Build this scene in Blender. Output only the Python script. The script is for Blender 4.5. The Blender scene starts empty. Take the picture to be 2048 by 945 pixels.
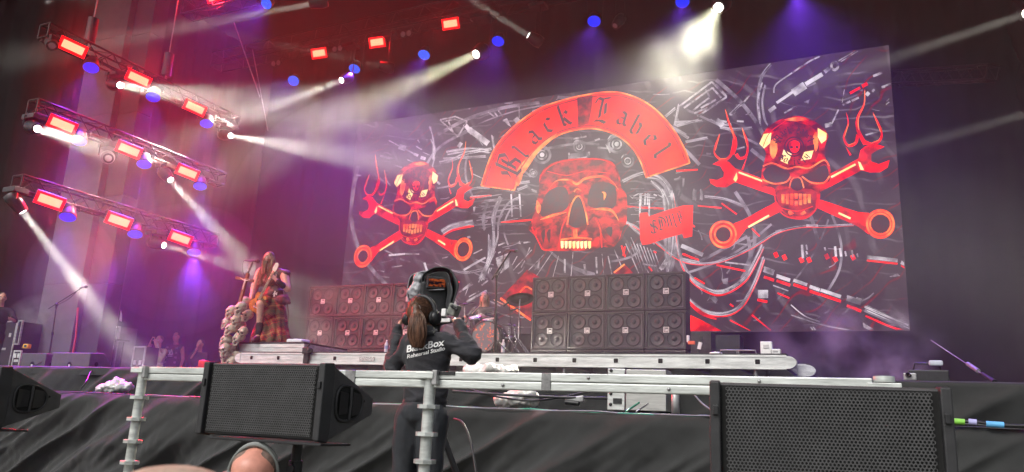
import bpy, bmesh, math, random
from math import sin, cos, pi, radians, sqrt, atan2, hypot
from mathutils import Vector, Matrix, Euler, noise
from mathutils.bvhtree import BVHTree

random.seed(7)
SC = bpy.context.scene
COL = SC.collection

# ---------------------------------------------------------------- camera
FPX, YAW, PITCH, ROLL = 1550.3, radians(-26.03), radians(13.52), radians(2.656)
EYE = Vector((0, 0, 1.7))
FWD = Vector((sin(YAW)*cos(PITCH), cos(YAW)*cos(PITCH), sin(PITCH)))
_r = Vector((cos(YAW), -sin(YAW), 0)); _u = _r.cross(FWD)
RGT = _r*cos(ROLL) + _u*sin(ROLL)
UPV = _u*cos(ROLL) - _r*sin(ROLL)
cam_data = bpy.data.cameras.new('camera'); cam = bpy.data.objects.new('camera', cam_data); COL.objects.link(cam)
cam.matrix_world = Matrix(((RGT.x, UPV.x, -FWD.x, EYE.x), (RGT.y, UPV.y, -FWD.y, EYE.y), (RGT.z, UPV.z, -FWD.z, EYE.z), (0, 0, 0, 1)))
cam_data.sensor_width = 36; cam_data.lens = 36*FPX/2048; cam_data.clip_end = 2000; cam_data.clip_start = 0.05
SC.camera = cam
cam_data.dof.use_dof = True; cam_data.dof.focus_distance = 9.0; cam_data.dof.aperture_fstop = 8.0      # phone lens: only what is at arm's length blurs

# ---------------------------------------------------------------- world, sun, exposure
SUN_EL, SUN_AZ = radians(48), radians(200)          # behind the camera, high, veiled by cloud
world = bpy.data.worlds.new('World'); SC.world = world; world.use_nodes = True
wn = world.node_tree.nodes; wl = world.node_tree.links
for n in list(wn): wn.remove(n)
sky = wn.new('ShaderNodeTexSky'); sky.sky_type = 'NISHITA'; sky.sun_disc = False
sky.sun_elevation = SUN_EL; sky.sun_rotation = SUN_AZ; sky.air_density = 1.0; sky.dust_density = 4.0; sky.ozone_density = 0.6
hs = wn.new('ShaderNodeHueSaturation'); hs.inputs['Saturation'].default_value = 0.35
bg = wn.new('ShaderNodeBackground'); bg.inputs['Strength'].default_value = 0.10
wo = wn.new('ShaderNodeOutputWorld')
wl.new(sky.outputs[0], hs.inputs['Color']); wl.new(hs.outputs[0], bg.inputs[0]); wl.new(bg.outputs[0], wo.inputs[0])
sd = bpy.data.lights.new('sun', 'SUN'); sd.energy = 0.9; sd.angle = radians(20); sd.color = (1.0, 0.97, 0.92)
sun = bpy.data.objects.new('sun', sd); COL.objects.link(sun)
_to = Vector((sin(SUN_AZ)*cos(SUN_EL), cos(SUN_AZ)*cos(SUN_EL), sin(SUN_EL)))
sun.rotation_euler = _to.to_track_quat('Z', 'Y').to_euler(); sun.location = _to*60
SC.view_settings.view_transform = 'Standard'; SC.view_settings.look = 'None'
SC.view_settings.exposure = 0.75; SC.view_settings.gamma = 1.0; SC.view_settings.use_curve_mapping = False
cy = SC.cycles
cy.use_denoising = True
try: cy.denoiser = 'OPENIMAGEDENOISE'
except Exception: pass
cy.use_light_tree = True; cy.use_adaptive_sampling = True; cy.adaptive_threshold = 0.03
cy.max_bounces = 6; cy.diffuse_bounces = 3; cy.glossy_bounces = 3; cy.transmission_bounces = 4; cy.volume_bounces = 0; cy.transparent_max_bounces = 8
cy.sample_clamp_indirect = 6.0; cy.sample_clamp_direct = 0.0
cy.volume_step_rate = 2.0; cy.volume_max_steps = 64

def ray(px, py): return FWD + RGT*((px-1024)/FPX) + UPV*((472.5-py)/FPX)
def at(px, py, Y):                       # photo pixel -> point of the plane y = Y
    d = ray(px, py); return EYE + d*(Y/d.y)
def atx(px, py, X):
    d = ray(px, py); return EYE + d*(X/d.x)
def atz(px, py, Z):
    d = ray(px, py); return EYE + d*((Z-EYE.z)/d.z)

# ---------------------------------------------------------------- materials
MATS = {}
def _base(name):
    m = bpy.data.materials.new(name); m.use_nodes = True
    nt = m.node_tree; return m, nt, nt.nodes['Principled BSDF']
def mat(name, col, rough=0.6, metal=0.0, var=0.12, scale=6.0, bump=0.0, bscale=60.0, spec=0.5, stretch=None, coat=0.0, sheen=0.0, rnd=0.0):
    """Principled material: colour broken up by two noises, roughness variation, optional fine bump."""
    if name in MATS: return MATS[name]
    m, nt, b = _base(name); N, L = nt.nodes, nt.links
    tc = N.new('ShaderNodeTexCoord'); src = tc.outputs['Object']
    if stretch:
        mp = N.new('ShaderNodeMapping'); mp.inputs['Scale'].default_value = stretch; L.new(src, mp.inputs[0]); src = mp.outputs[0]
    n1 = N.new('ShaderNodeTexNoise'); n1.inputs['Scale'].default_value = scale; n1.inputs['Detail'].default_value = 6; n1.inputs['Roughness'].default_value = 0.65
    L.new(src, n1.inputs['Vector'])
    cr = N.new('ShaderNodeValToRGB')
    c = Vector(col)
    lo = [max(0, x*(1-var*1.6)) for x in c]; hi = [min(1, x*(1+var*1.6)) for x in c]
    cr.color_ramp.elements[0].color = (*lo, 1); cr.color_ramp.elements[1].color = (*hi, 1)
    cr.color_ramp.elements[0].position = 0.3; cr.color_ramp.elements[1].position = 0.7
    L.new(n1.outputs['Fac'], cr.inputs[0]); L.new(cr.outputs[0], b.inputs['Base Color'])
    mr = N.new('ShaderNodeMapRange'); mr.inputs['To Min'].default_value = max(0.05, rough-0.12); mr.inputs['To Max'].default_value = min(1, rough+0.12)
    L.new(n1.outputs['Fac'], mr.inputs[0]); L.new(mr.outputs[0], b.inputs['Roughness'])
    b.inputs['Metallic'].default_value = metal; b.inputs['Specular IOR Level'].default_value = spec
    if rnd:
        oi = N.new('ShaderNodeObjectInfo'); rr = N.new('ShaderNodeMapRange'); rr.inputs['To Min'].default_value = 1-rnd; rr.inputs['To Max'].default_value = 1+rnd; L.new(oi.outputs['Random'], rr.inputs[0])
        hv = N.new('ShaderNodeHueSaturation'); L.new(rr.outputs[0], hv.inputs['Value']); L.new(cr.outputs[0], hv.inputs['Color']); L.new(hv.outputs[0], b.inputs['Base Color'])
    if coat: b.inputs['Coat Weight'].default_value = coat
    if sheen: b.inputs['Sheen Weight'].default_value = sheen
    if bump:
        n2 = N.new('ShaderNodeTexNoise'); n2.inputs['Scale'].default_value = bscale; n2.inputs['Detail'].default_value = 4
        L.new(src, n2.inputs['Vector'])
        bp = N.new('ShaderNodeBump'); bp.inputs['Strength'].default_value = bump; bp.inputs['Distance'].default_value = 0.01
        L.new(n2.outputs['Fac'], bp.inputs['Height']); L.new(bp.outputs[0], b.inputs['Normal'])
    MATS[name] = m; return m
def emit(name, col, s, var=0.0, scale=2.0, col2=None, rampat=(0.4, 0.62), detail=3.0, stretch=None):
    """Light-giving surface (lamp faces, LED pixels); col2 mixes in a second picture colour by noise."""
    if name in MATS: return MATS[name]
    m = bpy.data.materials.new(name); m.use_nodes = True; nt = m.node_tree; N, L = nt.nodes, nt.links
    for n in list(N): N.remove(n)
    o = N.new('ShaderNodeOutputMaterial'); e = N.new('ShaderNodeEmission'); L.new(e.outputs[0], o.inputs[0])
    e.inputs[0].default_value = (*col, 1); e.inputs[1].default_value = s
    if col2:
        tc = N.new('ShaderNodeTexCoord'); src = tc.outputs['Object']
        if stretch:
            mp = N.new('ShaderNodeMapping'); mp.inputs['Scale'].default_value = stretch; L.new(src, mp.inputs[0]); src = mp.outputs[0]
        n1 = N.new('ShaderNodeTexNoise'); n1.inputs['Scale'].default_value = scale; n1.inputs['Detail'].default_value = detail
        L.new(src, n1.inputs['Vector'])
        cr = N.new('ShaderNodeValToRGB'); cr.color_ramp.elements[0].color = (*col, 1); cr.color_ramp.elements[1].color = (*col2, 1)
        cr.color_ramp.elements[0].position, cr.color_ramp.elements[1].position = rampat
        L.new(n1.outputs['Fac'], cr.inputs[0]); L.new(cr.outputs[0], e.inputs[0])
    MATS[name] = m; return m

# ---------------------------------------------------------------- mesh helpers
class MB:
    def __init__(s): s.v = []; s.f = []; s.sm = []
    def add(s, vs, fs, smooth=False):
        o = len(s.v); s.v += [Vector(v) for v in vs]
        for f in fs: s.f.append([i+o for i in f]); s.sm.append(smooth)
        return s
    def box(s, c, d, M=None, bev=0.0):
        c = Vector(c); x, y, z = d[0]/2, d[1]/2, d[2]/2
        if bev <= 0:
            vs = [Vector((a*x, b*y, e*z)) for a in (-1, 1) for b in (-1, 1) for e in (-1, 1)]
            fs = [(0,1,3,2),(4,6,7,5),(0,4,5,1),(2,3,7,6),(0,2,6,4),(1,5,7,3)]
        else:
            bm = bmesh.new(); bmesh.ops.create_cube(bm, size=1)
            for v in bm.verts: v.co = Vector((v.co.x*d[0], v.co.y*d[1], v.co.z*d[2]))
            bmesh.ops.bevel(bm, geom=list(bm.edges), offset=bev, segments=2, affect='EDGES', profile=0.6)
            bm.verts.index_update(); vs = [v.co.copy() for v in bm.verts]; fs = [[v.index for v in f.verts] for f in bm.faces]; bm.free()
        if M is not None: vs = [M @ v for v in vs]
        return s.add([v+c for v in vs], fs)
    def prism(s, poly, d, M=None):
        """poly: 2-D points (x,z) extruded along +y by d; M places it."""
        n = len(poly); vs = [Vector((p[0], 0, p[1])) for p in poly]+[Vector((p[0], d, p[1])) for p in poly]
        fs = [list(range(n)), list(range(2*n-1, n-1, -1))]+[(i, n+i, n+(i+1) % n, (i+1) % n) for i in range(n)]
        if M is not None: vs = [M @ v for v in vs]
        return s.add(vs, fs)
    def tube(s, pts, r, seg=8, caps=True, smooth=True, flat=None):
        pts = [Vector(p) for p in pts]; n = len(pts)
        rs = r if isinstance(r, (list, tuple)) else [r]*n
        t0 = (pts[1]-pts[0]).normalized(); a = t0.orthogonal().normalized(); vs = []
        for i, p in enumerate(pts):
            t = (pts[min(i+1, n-1)]-pts[max(i-1, 0)])
            if t.length < 1e-9: t = t0
            t = t.normalized(); a = (a - t*a.dot(t))
            a = a.normalized() if a.length > 1e-6 else t.orthogonal().normalized()
            b = t.cross(a)
            for k in range(seg):
                th = 2*pi*k/seg; vs.append(p+(a*cos(th)+b*sin(th))*rs[i])
        fs = [(i*seg+k, i*seg+(k+1) % seg, (i+1)*seg+(k+1) % seg, (i+1)*seg+k) for i in range(n-1) for k in range(seg)]
        s.add(vs, fs, smooth)
        if caps: s.add([vs[k] for k in range(seg)], [list(range(seg-1, -1, -1))]); s.add(vs[-seg:], [list(range(seg))])
        return s
    def lathe(s, prof, M=None, seg=24, smooth=True):
        """prof: (radius, height) along local z."""
        vs = []; n = len(prof)
        for (r, h) in prof:
            for k in range(seg): vs.append(Vector((r*cos(2*pi*k/seg), r*sin(2*pi*k/seg), h)))
        fs = [(i*seg+k, i*seg+(k+1) % seg, (i+1)*seg+(k+1) % seg, (i+1)*seg+k) for i in range(n-1) for k in range(seg)]
        if M is not None: vs = [M @ v for v in vs]
        return s.add(vs, fs, smooth)
    def ball(s, c, r, seg=12, rings=8, M=None, smooth=True):
        c = Vector(c); r = r if isinstance(r, (tuple, list, Vector)) else (r, r, r); vs = [Vector((0, 0, r[2]))]
        for i in range(1, rings):
            a = pi*i/rings
            for k in range(seg): vs.append(Vector((r[0]*sin(a)*cos(2*pi*k/seg), r[1]*sin(a)*sin(2*pi*k/seg), r[2]*cos(a))))
        vs.append(Vector((0, 0, -r[2]))); L = len(vs)-1
        fs = [(0, 1+k, 1+(k+1) % seg) for k in range(seg)]
        for i in range(rings-2):
            fs += [(1+i*seg+k, 1+(i+1)*seg+k, 1+(i+1)*seg+(k+1) % seg, 1+i*seg+(k+1) % seg) for k in range(seg)]
        fs += [(L, 1+(rings-2)*seg+(k+1) % seg, 1+(rings-2)*seg+k) for k in range(seg)]
        if M is not None: vs = [M @ v for v in vs]
        return s.add([v+c for v in vs], fs, smooth)
    def capsule(s, a, ra, b, rb, seg=12):
        """tapered limb with round ends"""
        a, b = Vector(a), Vector(b); t = (b-a); ln = t.length
        if ln < 1e-6: return s.ball(a, max(ra, rb))
        t = t/ln; pts = []; rs = []
        for k in range(4): th = pi/2*k/4; pts.append(a-t*ra*cos(th)); rs.append(max(1e-3, ra*sin(th)))
        pts.append(a); rs.append(ra); pts.append(b); rs.append(rb)
        for k in range(3, -1, -1): th = pi/2*k/4; pts.append(b+t*rb*cos(th)); rs.append(max(1e-3, rb*sin(th)))
        return s.tube(pts, rs, seg)
    def mesh(s, name):
        me = bpy.data.meshes.new(name); me.from_pydata(s.v, [], s.f); me.update()
        me.polygons.foreach_set('use_smooth', s.sm); return me
    def build(s, name, m, parent=None, **kw): return link(name, s.mesh(name), m, parent, **kw)

def link(name, me, m, parent=None, loc=None, rot=None, label=None):
    o = bpy.data.objects.new(name, me); COL.objects.link(o)
    if m is not None and len(me.materials) == 0: me.materials.append(m)
    if loc is not None: o.location = loc
    if rot is not None: o.rotation_euler = rot
    if parent is not None:
        o.parent = parent
        if loc is None and rot is None and 'wloc' in parent:        # vertices given in world space
            o.matrix_parent_inverse = root_matrix(parent).inverted()
    if label: o['label'] = label
    return o
def root_matrix(o):
    M = Matrix.Translation(o.location) @ o.rotation_euler.to_matrix().to_4x4()
    if o.parent is not None: M = root_matrix(o.parent) @ o.matrix_parent_inverse @ M
    return M
def thing(name, label, cat, loc=(0, 0, 0), rz=0.0, group=None, world=False):
    """An Empty at the thing's base. world=True: children are given in world coordinates."""
    o = bpy.data.objects.new(name, None); COL.objects.link(o); o.empty_display_size = 0.1
    o.location = loc; o.rotation_euler = (0, 0, rz); tag(o, label, cat, group)
    if world: o['wloc'] = 1
    return o
def tag(o, label, cat, group=None):
    o['label'] = label; o['category'] = cat
    if group: o['group'] = group
    return o
def kind(o, k): o['kind'] = k; return o
def copy_tree(o, parent=None):
    c = o.copy(); COL.objects.link(c); c.parent = parent
    for ch in [x for x in COL.objects if x.parent is o]: copy_tree(ch, c)
    return c
def copy_fast(o, kids, parent=None):
    c = o.copy(); COL.objects.link(c); c.parent = parent
    for ch in kids.get(o.name, []): copy_fast(ch, kids, c)
    return c
def kidmap():
    d = {}
    for o in COL.objects:
        if o.parent is not None: d.setdefault(o.parent.name, []).append(o)
    return d
def blob(name, mb, m, parent=None, voxel=0.015, smooth=6, disp=0.0, dscale=8.0, label=None, stretch=(1, 1, 1)):
    """Fuse overlapping shapes into ONE continuous skin (voxel remesh, smoothed); disp adds soft folds."""
    me = mb.mesh(name); o = bpy.data.objects.new(name, me); COL.objects.link(o)
    md = o.modifiers.new('r', 'REMESH'); md.mode = 'VOXEL'; md.voxel_size = voxel
    if smooth: sm = o.modifiers.new('s', 'SMOOTH'); sm.iterations = smooth; sm.factor = 0.5
    dg = bpy.context.evaluated_depsgraph_get(); ev = o.evaluated_get(dg)
    me2 = bpy.data.meshes.new_from_object(ev); o.modifiers.clear(); o.data = me2; bpy.data.meshes.remove(me); me2.name = name
    if disp:
        nn = [v.normal.copy() for v in me2.vertices]
        for v, n_ in zip(me2.vertices, nn):
            q = Vector((v.co.x*stretch[0], v.co.y*stretch[1], v.co.z*stretch[2]))*dscale
            v.co += n_*disp*noise.fractal(q, 1.0, 2.0, 3)
    me2.polygons.foreach_set('use_smooth', [True]*len(me2.polygons))
    me2.materials.clear(); me2.materials.append(m)
    if parent is not None:
        o.parent = parent
        if 'wloc' in parent: o.matrix_parent_inverse = root_matrix(parent).inverted()
    if label: o['label'] = label
    return o
def curve_pts(ctrl, n=10, closed=False):
    """Catmull-Rom through control points."""
    P = [Vector(p) for p in ctrl]; out = []; m = len(P)
    rng = range(m if closed else m-1)
    for i in rng:
        p0 = P[(i-1) % m] if closed or i > 0 else P[0]; p1 = P[i]; p2 = P[(i+1) % m]; p3 = P[(i+2) % m] if closed or i+2 < m else P[-1]
        for k in range(n):
            t = k/n; out.append(0.5*((2*p1)+(p2-p0)*t+(2*p0-5*p1+4*p2-p3)*t*t+(3*p1-p0-3*p2+p3)*t**3))
    if not closed: out.append(P[-1].copy())
    return out
def rotz(a): return Matrix.Rotation(a, 4, 'Z')
def TR(loc, *rots):
    M = Matrix.Translation(loc)
    for r in rots: M = M @ r
    return M
def axis_m(p, d, up=(0, 0, 1)):
    """matrix whose local z points along d, at p"""
    q = Vector(d).to_track_quat('Z', 'Y'); return Matrix.Translation(p) @ q.to_matrix().to_4x4()

M_BLACKCLOTH = mat('black_cloth', (0.019, 0.020, 0.020), 0.85, var=0.25, scale=3, bump=0.35, bscale=220, sheen=0.15)
M_DRAPE = mat('drape_cloth', (0.013, 0.012, 0.014), 0.95, var=0.3, scale=1.2, bump=0.1, bscale=60)
M_SILVER = mat('silver_aluminium', (0.60, 0.62, 0.60), 0.38, metal=0.45, var=0.20, scale=7, bump=0.12, bscale=40, stretch=(.35, 1, 3))
M_ALU_DARK = mat('aged_aluminium', (0.36, 0.36, 0.36), 0.45, metal=0.6, var=0.15, scale=9)
M_TRUSS = mat('truss_aluminium', (0.035, 0.035, 0.036), 0.45, metal=0.5, var=0.15, scale=8)
M_BLACKPL = mat('black_plastic', (0.022, 0.022, 0.024), 0.5, var=0.2, scale=14, bump=0.15, bscale=300)
M_BLACKMET = mat('black_metal', (0.025, 0.025, 0.027), 0.4, metal=0.3, var=0.2, scale=20)
M_TOLEX = mat('black_tolex', (0.028, 0.028, 0.030), 0.6, rnd=0.25, var=0.3, scale=10, bump=0.3, bscale=250)
M_WHITEPL = mat('white_plastic', (0.75, 0.75, 0.74), 0.5, var=0.08)
M_SKIN = mat('skin', (0.52, 0.29, 0.21), 0.5, var=0.14, scale=12, bump=0.08, bscale=120)
M_BEIGEWOOD = mat('brown_wood', (0.15, 0.07, 0.035), 0.55, var=0.3, scale=5, stretch=(1, 1, 6))
M_CHROME = mat('chrome', (0.7, 0.7, 0.71), 0.18, metal=1.0, var=0.05)
M_STEELROPE = mat('steel_rope', (0.25, 0.24, 0.25), 0.5, metal=0.6)
# ================================================================ setting
FLOOR_Z, LEDGE_Z, LOW_Z = 2.28, 1.83, 1.70          # main deck, cable ledge, sunken wing
def struct(name, mb, m): return kind(mb.build(name, m), 'structure')
g = MB()
nx = 24
for i in range(nx):
    for j in range(nx):
        pass
g.add([(-600, -600, 0), (600, -600, 0), (600, 900, 0), (-600, 900, 0)], [(0, 1, 2, 3)])
struct('ground', g, mat('trodden_grass', (0.055, 0.06, 0.03), 0.95, var=0.4, scale=0.8, bump=0.6, bscale=12))
_fm = mat('stage_floor_ply', (0.03, 0.03, 0.032), 0.6, var=0.25, scale=1.5)
struct('stage_floor', MB().box((-1.3, 15.2, FLOOR_Z-0.06), (22.6, 12.6, 0.12)), _fm)
struct('stage_floor_wing', MB().box((-18.3, 10.1, FLOOR_Z-0.06), (11.39, 2.4, 0.12)), _fm)
struct('wing_floor', MB().box((-18.3, 16.4, LOW_Z-0.06), (11.39, 10.2, 0.12)), _fm)
struct('stage_ledge', MB().box((-7, 8.42, LEDGE_Z-0.05), (34, 0.92, 0.10)), M_BLACKCLOTH)
# roof and walls of the stage house
struct('stage_roof', MB().box((-7, 13.7, 15.2), (42, 19.2, 0.25)), M_DRAPE)  # unseen roof, front overhang lengthened to keep daylight off the stage
def drape(name, p0, p1, z0, z1, amp, lam, m, nu=160, nv=10, slant=0.0, seed=0, gather=0.0):
    """hanging cloth between two ground points, with folds"""
    mb = MB(); p0, p1 = Vector((*p0, 0)), Vector((*p1, 0)); d = p1-p0; L = d.length; d /= L; n = Vector((-d.y, d.x, 0)); vs = []
    for j in range(nv+1):
        v = j/nv; z = z0+(z1-z0)*v
        for i in range(nu+1):
            u = i/nu*L; q = u+slant*(z-z0)
            a = amp*(0.4+0.6*noise.noise(Vector((q*0.35, seed, v*0.6)))*1.2)
            w = sin(2*pi*q/lam+2.5*noise.noise(Vector((q*0.8, seed+5, v*0.8)))) + 0.45*sin(2*pi*q/(lam*0.37)+seed+v)
            vs.append(p0+d*u+n*(a*w)+Vector((0, 0, z)))
    W = nu+1
    mb.add(vs, [(j*W+i, j*W+i+1, (j+1)*W+i+1, (j+1)*W+i) for j in range(nv) for i in range(nu)], True)
    return mb
tag(drape('d', (-24, 21), (9, 21), 2.2, 15, 0.10, 0.8, M_DRAPE, nu=260).build('backdrop_curtain', M_DRAPE), 'black cloth curtain hanging across the back of the stage', 'curtain')
tag(drape('d', (-21, 8.5), (-21, 21), 2.2, 15, 0.10, 0.9, M_DRAPE, nu=120, seed=3).build('side_curtain', M_DRAPE), 'dark cloth curtain on the side of the stage with the three light trusses', 'curtain')
tag(drape('d', (3.3, 20.8), (5.4, 9.3), 2.2, 15, 0.16, 0.9, M_DRAPE, nu=160, nv=30, slant=0.55, seed=8).build('side_curtain', M_DRAPE), 'dark cloth curtain with slanting folds beside the bare side of the screen', 'curtain')
# skirts of the stage front: hung cloth with slanting drag folds
def skirt(y0, z0, z1, x0, x1, amp, seed, nu=260, nv=26, topround=0.05, bulge=0.0):
    mb = MB(); vs = []
    for j in range(nv+1):
        v = j/nv
        for i in range(nu+1):
            x = x0+(x1-x0)*i/nu; z = z0+(z1-z0)*v
            q = Vector((x*0.55+(1-v)*0.55*(z1-z0)*0.9, seed, (z-z0)*0.5))
            r = noise.noise(q*1.9)*0.6+noise.noise(q*4.3+Vector((3, 1, 7)))*0.35
            ridge = (1-min(1, abs(noise.noise(Vector((x*0.9+(z1-z)*1.5, seed+9, 0)))*2.6)))**2*0.9
            fine = noise.noise(Vector((x*6+(z1-z)*7, z*2, seed)))*0.16+noise.noise(Vector((x*17, z*9, seed)))*0.05
            env = 0.12+0.88*min(1, (1-v)*2.6)
            y = y0-amp*(r+ridge+fine)*env-bulge*sin(pi*v)*0.5
            if v > 0.93: y += topround*((v-0.93)/0.07)**2; z -= 0.012*((v-0.93)/0.07)**2*abs(noise.noise(Vector((x*3, 0, seed))))
            vs.append(Vector((x, y, z)))
    W = nu+1
    mb.add(vs, [(j*W+i, j*W+i+1, (j+1)*W+i+1, (j+1)*W+i) for j in range(nv) for i in range(nu)], True)
    return mb
tag(skirt(7.93, 0.0, LEDGE_Z+0.012, -18, 6, 0.24, 2.0, nu=700, nv=80).build('stage_skirt', M_BLACKCLOTH), 'long black cloth skirt hanging in drag folds below the cable ledge', 'stage skirt')
tag(skirt(8.9, LEDGE_Z-0.02, FLOOR_Z+0.02, -18, 6, 0.09, 5.5, nu=420, nv=16).build('stage_skirt', M_BLACKCLOTH), 'narrow wrinkled black cloth strip between the stage floor edge and the cable ledge', 'stage skirt')
# haze-machine smoke that fills the stage house
def volume_mat(name, col, dens, aniso=0.0):
    m = bpy.data.materials.new(name); m.use_nodes = True; N, L = m.node_tree.nodes, m.node_tree.links
    for n in list(N): N.remove(n)
    o = N.new('ShaderNodeOutputMaterial'); p = N.new('ShaderNodeVolumePrincipled')
    p.inputs['Color'].default_value = (*col, 1); p.inputs['Density'].default_value = dens; p.inputs['Anisotropy'].default_value = aniso
    L.new(p.outputs[0], o.inputs['Volume']); return m, N, L, p
SMOKE_D = 0.0085
sm_, N_, L_, P_ = volume_mat('stage_smoke', (0.92, 0.90, 0.92), SMOKE_D, 0.15)
smoke = MB().box((-8.6, 14.3, 8.7), (24.0, 12.2, 12.8)).build('smoke', sm_)
kind(smoke, 'stuff'); smoke['label'] = 'thin theatrical smoke filling the whole stage house'
# ================================================================ lighting rig
BEAM_K = 1.05
RED_W, BLUE_W = 430, 1150
TX = -15.0                                  # plane of the three side trusses
def truss(a, b, name, label, w=0.29, n=None, up=Vector((0, 0, 1)), group=None):
    """box truss: four chords and zig-zag lacing, ends capped"""
    a, b = Vector(a), Vector(b); d = b-a; L = d.length; d /= L; s = d.cross(up).normalized(); u = s.cross(d)
    t = thing(name, label, 'truss', a, world=True, group=group); h = w/2
    for i in (-1, 1):
        for j in (-1, 1):
            MB().tube([a+s*h*i+u*h*j, b+s*h*i+u*h*j], 0.024, 8).build('chord', M_TRUSS, t)
    n = n or int(L/0.28); lac = MB()
    for k in range(n):
        p, q = a+d*L*k/n, a+d*L*(k+1)/n
        for (s0, u0, s1, u1) in ((-1, -1, -1, 1), (1, -1, 1, 1), (-1, 1, 1, 1), (-1, -1, 1, -1)):
            A = p+s*h*s0+u*h*u0; B = q+s*h*s1+u*h*u1
            if k % 2: A, B = p+s*h*s1+u*h*u1, q+s*h*s0+u*h*u0
            lac.tube([A, B], 0.011, 5, caps=False)
    for e in (a, b):
        for (s0, u0, s1, u1) in ((-1, -1, -1, 1), (1, -1, 1, 1), (-1, 1, 1, 1), (-1, -1, 1, -1)):
            lac.tube([e+s*h*s0+u*h*u0, e+s*h*s1+u*h*u1], 0.018, 6)
    lac.build('lacing', M_TRUSS, t)
    for c_ in range(2):
        pts = [a+d*L*k/14+s*h*(1.05 if c_ else .9)-u*(h+.02+abs(noise.noise(Vector((k*1.7, c_*5+L, 0))))*.16*(k % 3 > 0)) for k in range(15)]
        MB().tube(curve_pts(pts, 4), .012, 5).build('cable', M_BLACKPL, t)
    return t
M_RED_CORE = emit('strobe_core', (1.0, 0.13, 0.07), 3.2)
M_RED_EDGE = emit('strobe_edge', (1.0, 0.006, 0.008), 1.5)
M_BLUE_LED = emit('blue_led', (0.015, 0.05, 1.0), 1.9)
M_BLUE_LED2 = emit('cyan_led', (0.02, 0.20, 1.0), 2.0)
M_BLUE_FACE = emit('blue_face', (0.004, 0.006, 1.0), 0.40)
M_LENS = emit('lamp_lens', (1.0, 0.97, 0.90), 9)
M_LENS_DIM = mat('unlit_lens', (0.25, 0.25, 0.25), 0.15, var=0.1)
def lamp(name, p, d, color, watts, size, blend, parent, radius=0.05):
    l = bpy.data.lights.new(name, 'SPOT'); l.energy = watts; l.color = color; l.spot_size = size; l.spot_blend = blend; l.shadow_soft_size = radius
    o = bpy.data.objects.new(name, l); COL.objects.link(o)
    o.rotation_euler = Vector(d).to_track_quat('-Z', 'Y').to_euler(); o.location = p
    o.parent = parent; o.matrix_parent_inverse = root_matrix(parent).inverted()
    return o
def beam_lamp(p, d, color, watts, size, parent, r):
    """collimated lamp as wide as its lens: a disc whose light spreads by the beam angle only"""
    l = bpy.data.lights.new('beam_lamp', 'AREA'); l.shape = 'DISK'; l.size = r*1.5; l.spread = size; l.energy = watts; l.color = color
    o = bpy.data.objects.new('beam_lamp', l); COL.objects.link(o); o.rotation_euler = Vector(d).to_track_quat('-Z', 'Y').to_euler(); o.location = p
    o.parent = parent; o.matrix_parent_inverse = root_matrix(parent).inverted(); return o
def yoke_and_clamp(t, c, top, w, ax=Vector((1, 0, 0))):
    """U-bracket from the fixture up to the truss"""
    top = Vector(top); c = Vector(c)
    hv = Vector((0, 0, (top.z-c.z)*0.75)); MB().tube([c-ax*w, c-ax*w+hv], 0.015, 6).tube([c-ax*w+hv, c+ax*w+hv], 0.015, 6).tube([c+ax*w+hv, c+ax*w], 0.015, 6).build('yoke', M_BLACKMET, t)
    MB().tube([c+Vector((0, 0, (top.z-c.z)*0.75)), top], 0.02, 6).build('clamp', M_BLACKMET, t)
def strobe(p, face, tip, top, label, w=0.42, h=0.17, watts=900, along=(-1, 0, 0)):
    """rectangular LED strobe: box, red ring imitating its halo, blazing core; tip rolls it"""
    t = thing('strobe_light', label, 'stage light', p, world=True, group='red strobe panels on the trusses')
    F = Vector(face).normalized(); X = Vector(along)-F*F.dot(Vector(along)); X.normalize(); Z = F.cross(X)
    X, Z = X*cos(tip)+Z*sin(tip), Z*cos(tip)-X*sin(tip)
    M = Matrix(((X.x, -F.x, Z.x, p[0]), (X.y, -F.y, Z.y, p[1]), (X.z, -F.z, Z.z, p[2]), (0, 0, 0, 1)))
    R = M.to_3x3().to_4x4()
    MB().box(M @ Vector((0, 0.07, 0)), (w*1.26, 0.13, h*1.60), R, bev=0.012).build('housing', M_BLACKMET, t)
    MB().box(M @ Vector((0, -0.002, 0)), (w*1.24, 0.012, h*1.55), R).build('halo_ring', M_RED_EDGE, t)  # emissive red ring imitates the halo of glow round the panel
    MB().box(M @ Vector((0, -0.012, 0)), (w*0.96, 0.012, h*0.94), R).build('led_panel', M_RED_CORE, t)
    yoke_and_clamp(t, Vector(p)-F*0.10, top, w*0.55, X)
    lamp('strobe_lamp', Vector(p)+F*0.06, F, (1.0, 0.012, 0.02), watts, radians(165), 0.6, t, 0.12)
    return t
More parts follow.
